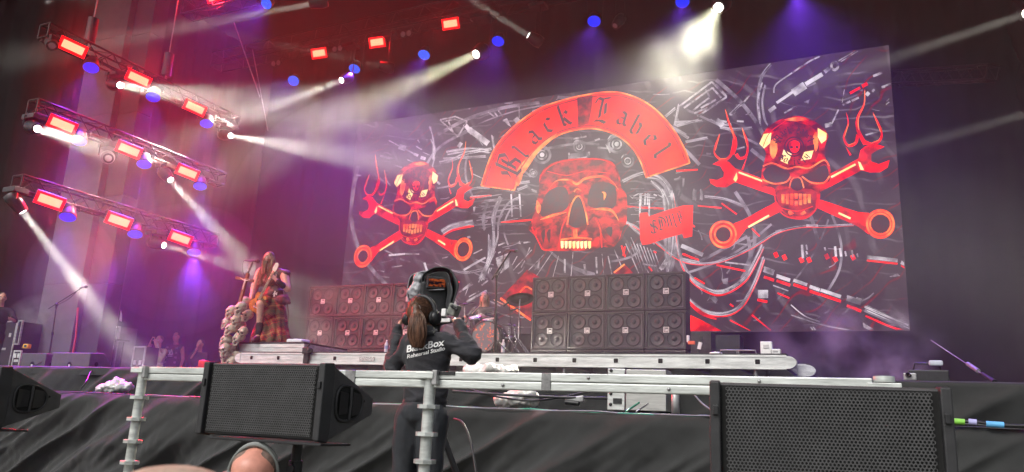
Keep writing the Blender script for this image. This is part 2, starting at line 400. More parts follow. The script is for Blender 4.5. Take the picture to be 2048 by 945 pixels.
def wash(p, d, label, top, r=0.155, watts=500, cyan=False, dens=1.0):
    """round LED wash: body, face dotted with blue diodes"""
    t = thing('wash_light', label, 'stage light', p, world=True, group='blue wash lights on the trusses')
    d = Vector(d).normalized(); M = axis_m(p, d); R = M.to_3x3().to_4x4()
    MB().lathe([(0.02, -0.28), (r*0.75, -0.26), (r*0.95, -0.12), (r*1.08, -0.02), (r*1.08, 0.0), (r, 0.004)], M, 20).build('housing', M_BLACKMET, t)
    MB().lathe([(0.0, -0.004), (r*1.0, -0.004)], M, 20).build('lens_plate', M_BLUE_FACE, t)
    mb = MB()
    for ring, cnt in ((0.0, 1), (0.25, 6), (0.48, 12), (0.70, 18), (0.9, 24)):
        for k in range(cnt):
            a = 2*pi*k/cnt+ring; q = M @ Vector((ring*r*cos(a), ring*r*sin(a), 0.004)); mb.lathe([(0.0, 0.004), (r*0.065, 0.0)], TR(q, R), 6)
    mb.build('diodes', M_BLUE_LED2 if cyan else M_BLUE_LED, t)
    yoke_and_clamp(t, Vector(p)-d*0.14, top, r*1.2, d.orthogonal().normalized() if abs(d.z) > .9 else Vector((d.y, -d.x, 0)).normalized())
    lamp('wash_lamp', Vector(p)+d*0.03, d, (0.20, 0.05, 1.0), watts, radians(60), 1.0, t, 0.1)
    return t
def beam(p, d, label, top, watts=6000, size=7.0, r=0.085, lit=True, blend=0.22, col=(1.0, 0.98, 0.84)):
    """moving head: barrel with a glass lens in a yoke under its base"""
    t = thing('beam_light', label, 'stage light', p, world=True, group='moving head beam lights')
    d = Vector(d).normalized(); M = axis_m(p, d)
    MB().lathe([(0.03, -0.42), (r*1.5, -0.40), (r*1.75, -0.28), (r*1.5, -0.14), (r*1.25, -0.02), (r*1.25, 0.0), (r, 0.002)], M, 18).build('barrel', M_BLACKMET, t)
    MB().lathe([(0.0, 0.012), (r*0.5, 0.008), (r*0.8, 0.0)], M, 18).build('lens', M_LENS if lit else M_LENS_DIM, t)
    c = Vector(p)-d*0.26
    yoke_and_clamp(t, c, top, r*2.1, Vector((d.y, -d.x, 0)).normalized())
    MB().box(c+Vector((0, 0, (Vector(top).z-c.z)*0.75)), (r*4.4, r*3.4, 0.10), bev=0.01).build('base', M_BLACKMET, t)
    if lit: beam_lamp(Vector(p)+d*0.02, d, col, watts*(1-cos(radians(size*.6)))*.5*BEAM_K, radians(size*1.2), t, r)
    return t
# ---- three side trusses running back into the stage
tz = []
for k, (pa, pb, nm) in enumerate((((88, 62), (470, 248), 'highest'), ((65, 214), (445, 350), 'middle'), ((34, 366), (430, 470), 'lowest'))):
    a, b = atx(*pa, TX), atx(*pb, TX); b.z = a.z; b.x = a.x
    truss(a, b, 'light_truss', nm+' of the three short aluminium trusses stacked one above another at the side', w=0.30, group='side trusses')
    tz.append(a.z)
LEVEL = ('highest', 'middle', 'lowest')
NTH = ('first', 'second', 'third', 'fourth')
REDS = [[(146, 95), (277, 158), (390, 216)], [(125, 250), (258, 300), (375, 345)], [(100, 402), (238, 442), (361, 477)]]
BLUES = [[(182, 136), (306, 195), (413, 248)], [(157, 282), (288, 329), (400, 373)], [(135, 435), (270, 469), (388, 505)]]
SPOTS = [[((240, 171), (460, 205), 1), ((461, 272), (800, 330), 1), ((104, 92), (104, 140), 0)],
         [((75, 258), (255, 310), 1), ((341, 360), (495, 530), 1), ((217, 317), (230, 330), 0)],
         [((46, 424), (235, 670), 1), ((328, 491), (620, 575), 1)]]
for k in range(3):
    for i, (x, y) in enumerate(REDS[k]):
        p = atx(x, y, TX+0.34); strobe(p, (0.84, -0.40, -0.36), 0.0, (TX, p.y, tz[k]-0.15), 'red strobe panel, %s from the front on the %s side truss' % (NTH[i], LEVEL[k]), watts=RED_W, along=(0, -1, 0))
    for i, (x, y) in enumerate(BLUES[k]):
        p = atx(x, y, TX+0.2); wash(p, (0.35, -0.25, -0.90), 'round blue wash light, %s from the front on the %s side truss' % (NTH[i], LEVEL[k]), (TX, p.y, tz[k]-0.15), watts=BLUE_W)
    for i, (s, e, lit) in enumerate(SPOTS[k]):
        p = atx(*s, TX+0.25); q = at(*e, {(2, 0): 10.7, (2, 1): 12.9, (1, 1): 12.2}.get((k, i), p.y-(0.75 if k == 1 else 0.6)))
        ds = ['near end', 'far end', 'middle'][i] if k != 0 else ['middle', 'far end', 'near end'][i]
        beam(p, q-p, '%s moving head %s at the %s of the %s side truss' % ('white-beamed' if lit else 'unlit dark', 'spotlight', ds, LEVEL[k]), (TX, p.y-0.1, tz[k]-0.15), lit=bool(lit), watts=((30000, 9000, 1)[i] if k == 2 else (28000, 24000, 1)[i] if k else (28000, 28000, 1)[i]), size=10 if (k, i) == (2, 0) else 8.5)
# ---- long truss above the screen
BY = 17.2
a = at(430, 152, BY); b = at(1990, -190, BY); zb = at(754, 72, BY).z+0.25
truss((a.x, BY, zb), (b.x+2, BY, zb), 'rear_truss', 'long aluminium truss crossing the stage above the screen', w=0.5, n=50)
RB = [(638, 107), (754, 85), (901, 48)]
for i, (x, y) in enumerate(RB):
    p = at(x, y, BY-0.3); strobe(p, (0.25, -0.9, -0.35), 0.0, (p.x, BY, zb-0.2), 'red strobe panel, %s along the long truss above the screen' % NTH[i], w=0.40, h=0.2, watts=RED_W*0.45)
BB = [(587, 162), (709, 138), (848, 110), (996, 83), (1188, 43), (1365, 4), (1592, -14)]
ORD = ('first', 'second', 'third', 'fourth', 'fifth', 'sixth', 'seventh')
for i, (x, y) in enumerate(BB):
    p = at(x, y, BY-0.1); wash(p, (0.1, -0.45, -0.88) if i != 0 else (0.3, -0.6, -0.7), 'round blue wash light, %s from the side trusses along the rear truss' % ORD[i], (p.x, BY, zb-0.2), r=0.17, cyan=i < 3, watts=BLUE_W*(1.0 if i < 6 else 2.5))
BS = [((683, 161), (480, 235), 13.6, 28000, 8, 'white moving head aimed down at the side trusses'),
      ((952, 109), (700, 225), 13.2, 30000, 10, 'white moving head throwing a wide beam beside the third rear strobe'),
      ((1057, 71), (930, -8), 15.6, 40000, 3.2, 'small white moving head pointing up and away above the arch lettering'),
      ((760, 132), (650, 108), 16.0, 22000, 2.8, 'small white moving head with a thin flat beam between two strobes'),
      ((1437, 15), (1296, 228), 13.6, 6500, 29, 'blazing moving head throwing the widest pale yellow beam over the arch')]
for (s, e, ye, w, sz, lb) in BS:
    p = at(*s, BY-0.4); q = at(*e, ye); beam(p, q-p, lb, (p.x, BY, zb-0.2), watts=w, size=sz, r=0.10 if sz < 9 else 0.14, col=(1.0, 0.98, 0.66) if sz > 9 else (1.0, 0.98, 0.84))
p = at(1230, 52, BY-0.2); beam(p, (-0.3, -0.5, -0.8), 'unlit moving head hanging between the fifth and sixth blue washes', (p.x, BY, zb-0.2), lit=False)
# ---- front fixtures at the top edge
FY = 12.5
zf = at(560, -25, FY).z
truss((at(380, 0, FY).x, FY, zf), (at(900, 0, FY).x, FY, zf), 'front_truss', 'aluminium truss near the front crossing the top edge above the performer', w=0.4)
p = at(620, 9, FY-.1); q = at(330, 62, FY-1.3); beam(p, q-p, 'white moving head with a flat beam on the front truss', (p.x, FY, zf-0.2), watts=20000, size=6)
p = at(533, 8, FY-.1); wash(p, (0.2, -0.7, -0.7), 'cyan blue wash light on the front truss near the top edge', (p.x, FY, zf-0.2), cyan=True, r=0.13, watts=1500)
p = at(432, -6, FY-.1); strobe(p, (0.4, -0.8, -0.4), 0.1, (p.x, FY, zf-0.2), 'red strobe panel cut by the top edge on the front truss', w=0.4, h=0.15, watts=RED_W)
# ---- lamps standing off to the right whose beams cross the curtain
for (s, e, w, sz, lb, Y) in (((2052, 28), (1700, 145), 9000, 4.2, 'moving head off the upper right edge whose beam crosses the curtain', 13.0),
                          ((2060, 226), (1760, 310), 5000, 4.2, 'moving head off the right edge with a faint low beam', 13.0)):
    p = at(*s, Y); q = at(*e, Y-1.6); beam(p, q-p, lb, (p.x, p.y, p.z+0.5), watts=w, size=sz)
# ================================================================ LED screen
SY = 19.0
c0, c1 = at(1779.5, 115, SY), at(1820, 661, SY); SX1 = (c0.x+c1.x)/2; SZ0, SZ1 = c1.z, max(c0.z, at(1225, 181, SY).z, at(1714, 100, SY).z)
SX0 = at(690, 500, SY).x
screen = thing('led_screen', 'huge LED video wall showing red skulls, wrenches and chrome pipes', 'screen', ((SX0+SX1)/2, SY, SZ0), world=True)
M_LEDOFF = emit('led_picture_haze', (0.024, 0.015, 0.020), 1.0)
def _picture_ground(m):                      # dim machinery of the picture: warped tube bands, brighter here and there
    N, L = m.node_tree.nodes, m.node_tree.links; e = [n for n in N if n.type == 'EMISSION'][0]; g = N.new('ShaderNodeNewGeometry'); last = None
    for (sc, dist, det, rot, lo, hi, colr) in ((0.55, 9.0, 2.0, 0.5, .80, .97, (.095, .072, .084)), (1.1, 7.0, 2.0, 1.4, .90, .99, (.13, .105, .118)), (0.8, 11.0, 2.0, 2.3, .95, .998, (.16, .010, .014))):
        mp = N.new('ShaderNodeMapping'); mp.inputs['Rotation'].default_value = (0, rot, 0); mp.inputs['Location'].default_value = (rot*7, rot*3, rot); L.new(g.outputs['Position'], mp.inputs[0])
        w = N.new('ShaderNodeTexWave'); w.inputs['Scale'].default_value = sc; w.inputs['Distortion'].default_value = dist; w.inputs['Detail'].default_value = det; w.inputs['Detail Scale'].default_value = 0.8; L.new(mp.outputs[0], w.inputs['Vector'])
        r = N.new('ShaderNodeMapRange'); r.inputs['From Min'].default_value = lo; r.inputs['From Max'].default_value = hi; L.new(w.outputs['Fac'], r.inputs[0])
        n = N.new('ShaderNodeTexNoise'); n.inputs['Scale'].default_value = 1.3; n.inputs['Detail'].default_value = 4; L.new(mp.outputs[0], n.inputs['Vector']); r2 = N.new('ShaderNodeMapRange'); r2.inputs['From Min'].default_value = .48; r2.inputs['From Max'].default_value = .66; L.new(n.outputs['Fac'], r2.inputs[0])
        mu = N.new('ShaderNodeMath'); mu.operation = 'MULTIPLY'; L.new(r.outputs[0], mu.inputs[0]); L.new(r2.outputs[0], mu.inputs[1])
        mx = N.new('ShaderNodeMix'); mx.data_type = 'RGBA'; L.new(mu.outputs[0], mx.inputs['Factor']); mx.inputs['B'].default_value = (*colr, 1)
        if last is None: mx.inputs['A'].default_value = (0.040, 0.025, 0.032, 1)  # dim mauve picture ground, also imitating the haze in front of the screen
        else: L.new(last, mx.inputs['A'])
        last = mx.outputs['Result']
    L.new(last, e.inputs[0])
_picture_ground(M_LEDOFF)
pw = (SX1-SX0)/16; ph = (SZ1-SZ0)/7
LEDTILE = MB().box((0, 0, 0), (pw-0.004, 0.10, ph-0.004)).mesh('led_tile')
for i in range(16):
    for j in range(7):
        link('led_tile', LEDTILE, M_LEDOFF, screen, loc=Vector((SX0+pw*(i+.5), SY+0.05+0.0006*((i*7+j*3) % 4), SZ0+ph*(j+.5)))-screen.location, rot=(0, 0, 0))
E_RED = emit('led_red', (0.34, 0.004, 0.010), 1.0, col2=(1.15, 0.012, 0.010), scale=2.6, rampat=(0.34, 0.52), detail=7)
E_BONE = emit('led_skull_red', (0.10, 0.004, 0.010), 1.0, col2=(1.0, 0.010, 0.010), scale=3.0, rampat=(0.42, 0.70), detail=9, stretch=(1, 1, 1.5))
E_REDHOT = emit('led_red_hot', (0.80, 0.008, 0.010), 1.0, col2=(1.0, 0.16, 0.02), scale=1.3, rampat=(0.64, 0.95))
E_MAROON = emit('led_maroon', (0.09, 0.006, 0.014), 1.0, col2=(0.45, 0.006, 0.015), scale=4.5, rampat=(0.38, 0.64), detail=8)
E_DARKRED = emit('led_dark_red', (0.045, 0.022, 0.030), 1.0, col2=(0.075, 0.012, 0.020), scale=4)
E_ORANGE = emit('led_orange', (1.0, 0.06, 0.02), 1.05, col2=(1.0, 0.28, 0.07), scale=3)
E_YELLOW = emit('led_yellow', (1.0, 0.55, 0.16), 1.2, col2=(1.0, 0.75, 0.34), scale=3)
E_CHROME = emit('led_chrome', (0.09, 0.075, 0.085), 1.0, col2=(0.55, 0.50, 0.53), scale=1.8, rampat=(0.38, 0.60), detail=5)
E_GREY = emit('led_grey', (0.045, 0.035, 0.042), 1.0, col2=(0.26, 0.22, 0.25), scale=2.4, rampat=(0.36, 0.66), detail=5)
E_WHITE = emit('led_white', (0.38, 0.34, 0.36), 1.0, col2=(0.07, 0.05, 0.06), scale=5.0, rampat=(0.42, 0.62), detail=6)
def clip(p):
    p.x = min(max(p.x, SX0+0.02), SX1-0.02); p.z = min(max(p.z, SZ0+0.02), SZ1-0.02); return p
SOLID = {'letter', 'arch_banner', 'great_skull', 'scroll', 'wrench', 'skull', 'dark_panel', 'emblem_skull'}
class Art:
    """flat picture shapes on the screen face: polygons and strokes given in a picture frame (o, k), dx shifts along the screen"""
    def __init__(s, o=(0, 0), k=1.0, dx=0.0): s.o = o; s.k = k; s.dx = dx; s.mb = MB()
    def P(s, x, y, lay):
        p = at(s.o[0]+x*s.k, s.o[1]+y*s.k, SY); p.x += s.dx; p.y = SY-0.004-0.003*lay; return clip(p)
    def poly(s, pts, lay=1, smooth=0):
        if smooth: pts = [(q.x, q.y) for q in curve_pts([(a, b, 0) for a, b in pts], smooth, True)]
        from mathutils.geometry import tessellate_polygon
        vs = [s.P(x, y, lay) for x, y in pts]
        tri = tessellate_polygon([[Vector((v.x, v.z, 0)) for v in vs]])
        s.mb.add(vs, [list(t) for t in tri]); return s
    def stroke(s, pts, w, lay=2, n=6, taper=False, w1=None):
        c = curve_pts([(a, b, 0) for a, b in pts], n) if n and len(pts) > 2 else [Vector((a, b, 0)) for a, b in pts]
        vs = []; N = len(c)
        for i, p in enumerate(c):
            t = (c[min(i+1, N-1)]-c[max(i-1, 0)])
            t = t.normalized() if t.length > 1e-6 else Vector((1, 0, 0)); nrm = Vector((-t.y, t.x, 0)); f = i/(N-1)
            ww = w if w1 is None else w+(w1-w)*f
            if taper: ww *= max(0.08, sin(pi*min(1, f*1.0+0.0)) if taper == 2 else (1-f)**0.7)
            for sg in (-1, 1): q = p+nrm*ww*0.5*sg; vs.append(s.P(q.x, q.y, lay))
        s.mb.add(vs, [(2*i, 2*i+1, 2*i+3, 2*i+2) for i in range(N-1)]); return s
    def ring(s, c, r1, r0, lay=2, sy=1.0, seg=28):
        vs = []
        for k in range(seg):
            a = 2*pi*k/seg
            for r in (r1, r0): vs.append(s.P(c[0]+r*cos(a), c[1]+r*sin(a)*sy, lay))
        s.mb.add(vs, [(2*k, 2*k+1, (2*k+3) % (2*seg), (2*k+2) % (2*seg)) for k in range(seg)]); return s
    def done(s, name, m, parent=None):
        o = s.mb.build(name, m, parent or screen); s.mb = MB()
        if name not in SOLID: o['kind'] = 'stuff'        # flat print too fine to pick apart
        return o
GLYPH = {
 'a': [[(.1,.85),(.35,1),(.6,.85),(.6,.15),(.8,0)],[(.6,.55),(.25,.5),(.1,.3),(.2,.05),(.45,.05),(.6,.2)]],
 'b': [[(.15,1.5),(.2,.15),(.4,0),(.7,.15),(.7,.8),(.5,1),(.2,.8)]],
 'c': [[(.7,.85),(.45,1),(.15,.8),(.15,.2),(.4,0),(.7,.15)]],
 'e': [[(.15,.45),(.6,.65),(.65,.85),(.4,1),(.15,.8),(.15,.2),(.4,0),(.7,.15)]],
 'i': [[(.1,.9),(.25,1),(.25,.15),(.45,0)],[(.2,1.35),(.32,1.25)]],
 'k': [[(.15,1.5),(.2,.1),(.35,0)],[(.2,.6),(.5,1),(.65,.8),(.3,.55),(.6,.1),(.75,0)]],
 'l': [[(.05,1.5),(.22,1.35),(.2,.15),(.4,0),(.5,.1)]],
 'o': [[(.4,1),(.15,.8),(.15,.2),(.4,0),(.65,.2),(.65,.8),(.4,1)]],
 't': [[(.25,1.3),(.25,.15),(.45,0)],[(.05,1),(.5,1)]],
 'y': [[(.1,1),(.15,.3),(.4,.1),(.65,.3)],[(.65,1),(.65,-.2),(.4,-.45),(.15,-.35)]],
 'B': [[(-.05,1.25),(.2,1.5),(.28,.1),(.05,0)],[(.28,1.42),(.7,1.5),(.92,1.22),(.75,.9),(.35,.8)],[(.5,.8),(.98,.58),(.95,.2),(.6,0),(.2,.12)],[(-.12,.95),(.06,.6),(-.1,.3)],[(.55,1.3),(.52,.3)]],
 'L': [[(.02,1.15),(.2,1.5),(.48,1.42),(.36,.8),(.3,.3),(.0,.1)],[(.0,.1),(.38,.14),(.68,0),(1.02,.34)],[(.5,1.46),(.95,1.55)],[(.66,1.2),(.64,.55)]],
 'S': [[(.85,1.3),(.55,1.5),(.2,1.2),(.3,.9),(.7,.7),(.85,.4),(.6,.05),(.2,.1),(.05,.35)],[(.52,1.4),(.46,.1)]],
 'D': [[(.05,1.35),(.4,1.5),(.85,1.2),(.95,.7),(.8,.2),(.4,0),(.1,.15)],[(.3,1.3),(.3,.15)],[(.55,1.2),(.55,.3)]],
 'M': [[(0,0),(.15,.2),(.15,1.3),(.0,1.4)],[(.15,1.3),(.45,1.5),(.5,.1)],[(.5,1.3),(.85,1.5),(.9,.1),(1.05,0)]],
 'F': [[(.05,0),(.35,.1),(.3,1.3),(.1,1.2)],[(.3,1.4),(.9,1.5)],[(.3,.8),(.75,.85)],[(.58,1.4),(.56,.5)]]}
def letter(art, ch, cx, cy, ang, size, lay=4, nib=0.23):
    """blackletter glyph written with a broad nib; size = x-height in picture units"""
    g = GLYPH[ch]; xs = [p[0] for st in g for p in st]; mx = (min(xs)+max(xs))/2; cap = 0.75 if ch.isupper() or ch in 'blkt' else 0.5
    ca, sa = cos(ang), sin(ang); ni = (cos(radians(38))*nib/2, sin(radians(38))*nib/2); q = 0
    def T(x, y): X, Y = (x-mx)*size, (y-cap)*size; return (cx+X*ca+Y*sa*1.0, cy-Y*ca+X*sa)
    for st in g:
        for p, r in zip(st[:-1], st[1:]):
            pts = [(p[0]-ni[0], p[1]-ni[1]), (p[0]+ni[0], p[1]+ni[1]), (r[0]+ni[0], r[1]+ni[1]), (r[0]-ni[0], r[1]-ni[1])]
            vs = [art.P(*T(*t), lay+0.04*q) for t in pts]; q += 1
            n = (vs[1]-vs[0]).cross(vs[3]-vs[0])
            art.mb.add(vs, [(0, 1, 2, 3) if n.y < 0 else (3, 2, 1, 0)])
# ---------------- the picture behind: pipes and chrome
ch_ = Art(); gr_ = Art(); wh_ = Art(); rd_ = Art()
def frame(o, k):
    for a in (ch_, gr_, wh_, rd_): a.o = o; a.k = k
def pipe(pts, w, n=8, red=False):
    gr_.stroke(pts, w, 0.6, n); ch_.stroke([(x-w*0.12, y-w*0.22) for x, y in pts], w*0.26, 0.9, n); ch_.stroke([(x+w*0.2, y+w*0.30) for x, y in pts], w*0.10, 0.9, n); wh_.stroke([(x-w*0.13, y-w*0.24) for x, y in pts], w*0.10, 1.0, n)
    if red: rd_.stroke([(x+w*0.1, y+w*0.62) for x, y in pts], w*0.32, 0.8, n)
def rod(x0, y0, x1, y1, w, white=False, red=False):
    (gr_ if white == 2 else wh_ if white else ch_).stroke([(x0, y0), (x1, y1)], w, 0.9, 0)
    if red: rd_.stroke([(x0, y0+w*0.9), (x1, y1+w*0.9)], w*0.45, 0.8, 0)
frame((1240, 380), 0.3386)
pipe([(250, 0), (285, 70), (292, 150), (292, 470)], 26); pipe([(310, 10), (332, 150), (336, 330), (400, 500), (520, 590), (620, 598), (740, 520), (820, 380), (842, 330)], 30, red=True)
wh_.stroke([(535, 600), (600, 606), (660, 585), (740, 520)], 14, 1.2, 6, taper=2); wh_.stroke([(380, 455), (430, 540), (490, 590)], 10, 1.2, 6, taper=2)
pipe([(400, 640), (500, 718), (620, 732), (720, 680), (800, 540), (850, 400)], 24, red=True)
pipe([(0, 195), (80, 210), (200, 300), (330, 400), (450, 435), (600, 420), (780, 340), (930, 250), (1080, 215), (1200, 215), (1380, 205)], 13, red=True)
rod(920, 250, 960, 236, 14, 1); rod(1100, 212, 1170, 212, 14, 1); rod(620, 428, 765, 445, 9, 1); rd_.stroke([(570, 445), (740, 480)], 10, 0.8, 0)
for (x, y, l, w) in ((880, 480, 60, 60), (965, 522, 80, 38), (1065, 548, 80, 34), (1150, 582, 60, 36), (1245, 612, 120, 36), (1370, 650, 60, 60), (1410, 660, 30, 70)):
    rod(x-l/2, y-l*.17, x+l/2, y+l*.17, w*0.55); rod(x-l/2, y-l*.17-w*.2, x+l/2, y+l*.17-w*.2, w*0.2, 1); rd_.stroke([(x-l/2, y-l*.17+w*.75), (x+l/2, y+l*.17+w*.75)], 16, 0.8, 0)
pipe([(1450, 700), (1600, 765), (1710, 810)], 44); rd_.stroke([(1450, 745), (1600, 810), (1690, 835)], 10, 1, 4)
for (x, y, h) in ((1075, 365, 80), (1100, 340, 30), (1100, 372, 20), (1208, 350, 20), (1270, 365, 60), (1300, 370, 50), (1330, 378, 30), (1370, 378, 40), (1400, 388, 22)):
    rod(x, y-h/2, x+6, y+h/2, 14 if h > 40 else 10)
for (x, y) in ((915, 385), (965, 400), (1065, 415), (1110, 415), (1215, 395), (1265, 410), (1370, 400)): rd_.stroke([(x, y-14), (x+14, y+14)], 24, 0.8, 0)
rod(1458, 398, 1640, 418, 22, red=True); rod(1660, 428, 1690, 440, 22, red=True); rod(845, 592, 845, 640, 60); rd_.stroke([(812, 650), (870, 662)], 14, .8, 0); rod(905, 565, 995, 598, 7, 1)
for a in (((1010, 680), (1090, 745), (1180, 780)), ((1010, 740), (1200, 800), (1360, 830)), ((430, 235), (530, 275)), ((690, 318), (755, 324))): ch_.stroke(list(a), 6, .9, 4)
rod(362, 330, 490, 385, 24); wh_.poly([(1435, 785), (1500, 825), (1470, 838), (1440, 815)], 1); wh_.poly([(1590, 512), (1640, 495), (1655, 510), (1600, 516)], 1)
wh_.poly([(240, 460), (275, 400), (280, 440), (255, 475)], 1); rod(1125, 810, 1140, 838, 8); rod(1140, 810, 1155, 838, 8); gr_.poly([(530, 640), (560, 628), (580, 650), (565, 672)], 1); gr_.poly([(600, 530), (640, 520), (635, 560), (610, 555)], 1)
rd_.poly([(415, 740), (470, 765), (540, 800), (600, 842), (415, 845)], .7); rd_.stroke([(415, 680), (480, 725), (560, 765)], 26, .7, 4, taper=2)
for (a, b, c_, d) in ((440, 520, 500, 555), (650, 770, 770, 845), (780, 740, 890, 832), (930, 610, 1000, 640), (380, 380, 430, 405), (200, 365, 215, 372), (170, 455, 190, 480), (30, 335, 20, 390), (600, 80, 690, 145), (460, 95, 600, 108), (50, 100, 260, 112), (780, 230, 825, 275), (540, 755, 570, 765), (650, 675, 670, 690)):
    rd_.stroke([(a, b), (c_, d)], 9, .8, 0, taper=2 if False else False)
pipe([(500, 40), (620, 55), (740, 100)], 18); pipe([(440, 0), (440, 60)], 24); pipe([(480, 0), (480, 60)], 20)
for i in range(10): rod(55+i*24, 38+random.uniform(-14, 14), 55+i*24+random.uniform(14, 60), 40+random.uniform(-20, 30), random.uniform(4, 9), i % 2)
for x in (125, 150, 165): rod(x, 20, x-3, 90, 9)
for i in range(9): ch_.stroke([(40+i*20, 300+i*7), (100+i*18, 480+random.uniform(-30, 10))], 5, .7, 0)
frame((1440, 0), 0.3385)
for a in ((290, 660, 328, 632, 22), (335, 610, 430, 545, 16), (432, 552, 502, 505, 46), (505, 500, 605, 440, 24), (618, 428, 645, 405, 22), (640, 420, 665, 400, 8), (725, 622, 770, 600, 12), (778, 598, 820, 578, 12), (865, 566, 880, 548, 22), (900, 545, 912, 530, 12), (955, 518, 975, 512, 14), (975, 510, 1008, 495, 10), (380, 670, 440, 635, 9), (700, 650, 660, 735, 9), (735, 530, 722, 608, 4), (905, 452, 958, 430, 14), (120, 630, 180, 560, 10), (700, 362, 800, 300, 7), (715, 366, 815, 304, 5), (980, 620, 1000, 605, 6), (985, 600, 1000, 585, 6), (860, 800, 930, 780, 9), (95, 885, 145, 870, 9)):
    rod(*a[:4], a[4], white=a[4] < 16)
wh_.ring((678, 392), 26, 12, 1, 1.2); ch_.stroke([(318, 550), (332, 500), (430, 430), (520, 370), (590, 335)], 8, .9, 8); wh_.stroke([(425, 432), (520, 370), (560, 350)], 9, 1, 6)
pipe([(300, 380), (245, 460), (225, 600), (238, 740)], 20); pipe([(268, 505), (250, 600), (262, 700), (280, 740)], 14); wh_.stroke([(250, 490), (226, 590), (236, 700)], 8, 1.1, 6)
wh_.poly([(495, 605), (532, 588), (522, 614)], 1); wh_.poly([(55, 682), (90, 655), (95, 668), (70, 684)], 1); wh_.poly([(150, 680), (185, 656), (180, 680)], 1)
pipe([(0, 755), (90, 765), (190, 757)], 18); rod(620, 745, 660, 735, 26, 1); rod(0, 715, 40, 722, 12); rod(100, 718, 140, 720, 10)
rd_.stroke([(768, 553), (828, 520)], 14, 1, 0); rd_.stroke([(840, 512), (872, 496)], 20, 1, 0)
frame((860, 0), 0.3386)
for a in (((1475, 628), (1665, 485)), ((1665, 485), (1752, 575)), ((1752, 575), (1580, 690)), ((1500, 640), (1668, 520)), ((1668, 520), (1720, 580)), ((1550, 660), (1600, 615), (1650, 580)), ((1600, 640), (1690, 590)), ((1560, 670), (1640, 640)), ((1690, 500), (1750, 570))): wh_.stroke(list(a), 11, 1, 0)
for a in (((1390, 690), (1450, 640)), ((1450, 725), (1610, 715)), ((1470, 620), (1445, 745)), ((1510, 840), (1640, 815)), ((1655, 710), (1720, 740), (1780, 735)), ((1770, 680), (1831, 620))): pipe(list(a), 16, 4)
rod(1690, 710, 1730, 745, 34); wh_.poly([(1768, 680), (1800, 655), (1800, 665), (1780, 682)], 1)
for a in (((60, 710), (150, 690), (220, 718)), ((220, 718), (165, 810)), ((60, 710), (165, 810)), ((80, 720), (150, 705)), ((110, 720), (140, 790)), ((340, 660), (380, 690)), ((375, 660), (400, 690)), ((405, 655), (430, 690))): wh_.stroke(list(a), 9, 1, 0)
wh_.poly([(430, 710), (455, 700), (480, 752), (460, 740)], 1); rod(230, 765, 345, 850, 34); rod(205, 735, 250, 790, 24); pipe([(365, 800), (372, 860), (385, 890)], 9); rod(527, 630, 527, 700, 4); rod(500, 720, 525, 700, 26)
pipe([(0, 750), (20, 830), (20, 945)], 14); pipe([(100, 905), (240, 885), (350, 895)], 30); pipe([(80, 940), (330, 925)], 16)
frame((940, 170), 0.41256)
for (x, y, r) in ((350, 340, 45), (530, 300, 30), (712, 288, 46), (765, 370, 32), (308, 430, 20)):
    gr_.ring((x, y), r, r*0.72, .6); wh_.ring((x, y), r*0.55, r*0.38, 1); ch_.ring((x, y), r*0.25, 0.5, 1); wh_.stroke([(x-r*1.0, y-r*0.4), (x-r*0.6, y-r*0.9), (x, y-r*1.05)], 7, 1.1, 4, taper=2)
for a in (((480, 365), (578, 350)), ((480, 330), (482, 362)), ((578, 325), (578, 350)), ((490, 265), (565, 250)), ((605, 270), (630, 262)), ((680, 330), (660, 290), (690, 262))): wh_.stroke(list(a), 8, 1, 0)
gr_.poly([(485, 335), (575, 325), (577, 350), (483, 362)], .7)
pipe([(740, 468), (800, 440), (850, 425)], 16); pipe([(850, 440), (920, 455), (975, 530), (990, 650), (985, 800), (960, 940)], 34); pipe([(880, 470), (930, 520), (945, 600), (948, 760), (960, 900)], 20)
pipe([(695, 662), (760, 668), (830, 728), (900, 760), (1000, 835), (1115, 862)], 16); pipe([(150, 545), (115, 640), (112, 800), (50, 945)], 22); pipe([(240, 545), (180, 580), (140, 660), (130, 760), (60, 945)], 10)
for i in range(16):
    y = 545+i*11; rod(random.uniform(0, 120), y+random.uniform(-6, 6), random.uniform(140, 275), y+random.uniform(-25, 0), random.uniform(2, 5), 2)
    rod(random.uniform(770, 830), y-40+random.uniform(-6, 6), random.uniform(840, 960), y-45+random.uniform(-12, 12), random.uniform(2, 5), 2)
for x in (200, 240, 825, 870): rod(x, 530, x+random.uniform(-8, 8), 640, 8)
for (a, b) in (((0, 548), (105, 538)), ((150, 668), (300, 655)), ((760, 590), (900, 600)), ((1000, 418), (1105, 412)), ((1030, 640), (1090, 690)), ((735, 780), (752, 835)), ((1030, 820), (1110, 850))): rd_.stroke([a, b], 8, .8, 0)
for (a, b, w) in (((460, 845), (460, 912), 9), ((555, 870), (562, 918), 11), ((612, 835), (616, 915), 9), ((400, 812), (320, 930), 4), ((360, 822), (250, 935), 4), ((300, 800), (210, 900), 4), ((500, 812), (490, 930), 4), ((670, 830), (690, 930), 6), ((700, 800), (760, 940), 5), ((755, 770), (830, 940), 5), ((780, 740), (880, 940), 4), ((335, 850), (330, 890), 9), ((640, 820), (650, 930), 3), ((430, 830), (400, 940), 3)): rod(*a, *b, w, 1)
wh_.poly([(125, 840), (190, 815), (180, 850), (145, 905)], 1); wh_.poly([(915, 890), (950, 840), (960, 860), (930, 900)], 1)
for a in (((0, 215), (60, 290)), ((0, 330), (105, 310)), ((110, 250), (120, 320)), ((1000, 220), (1060, 260)), ((1000, 200), (1110, 170)), ((215, 480), (290, 470)), ((280, 490), (230, 510)), ((300, 510), (325, 520))): pipe(list(a), 14, 0)
frame((680, 280), 0.2964)
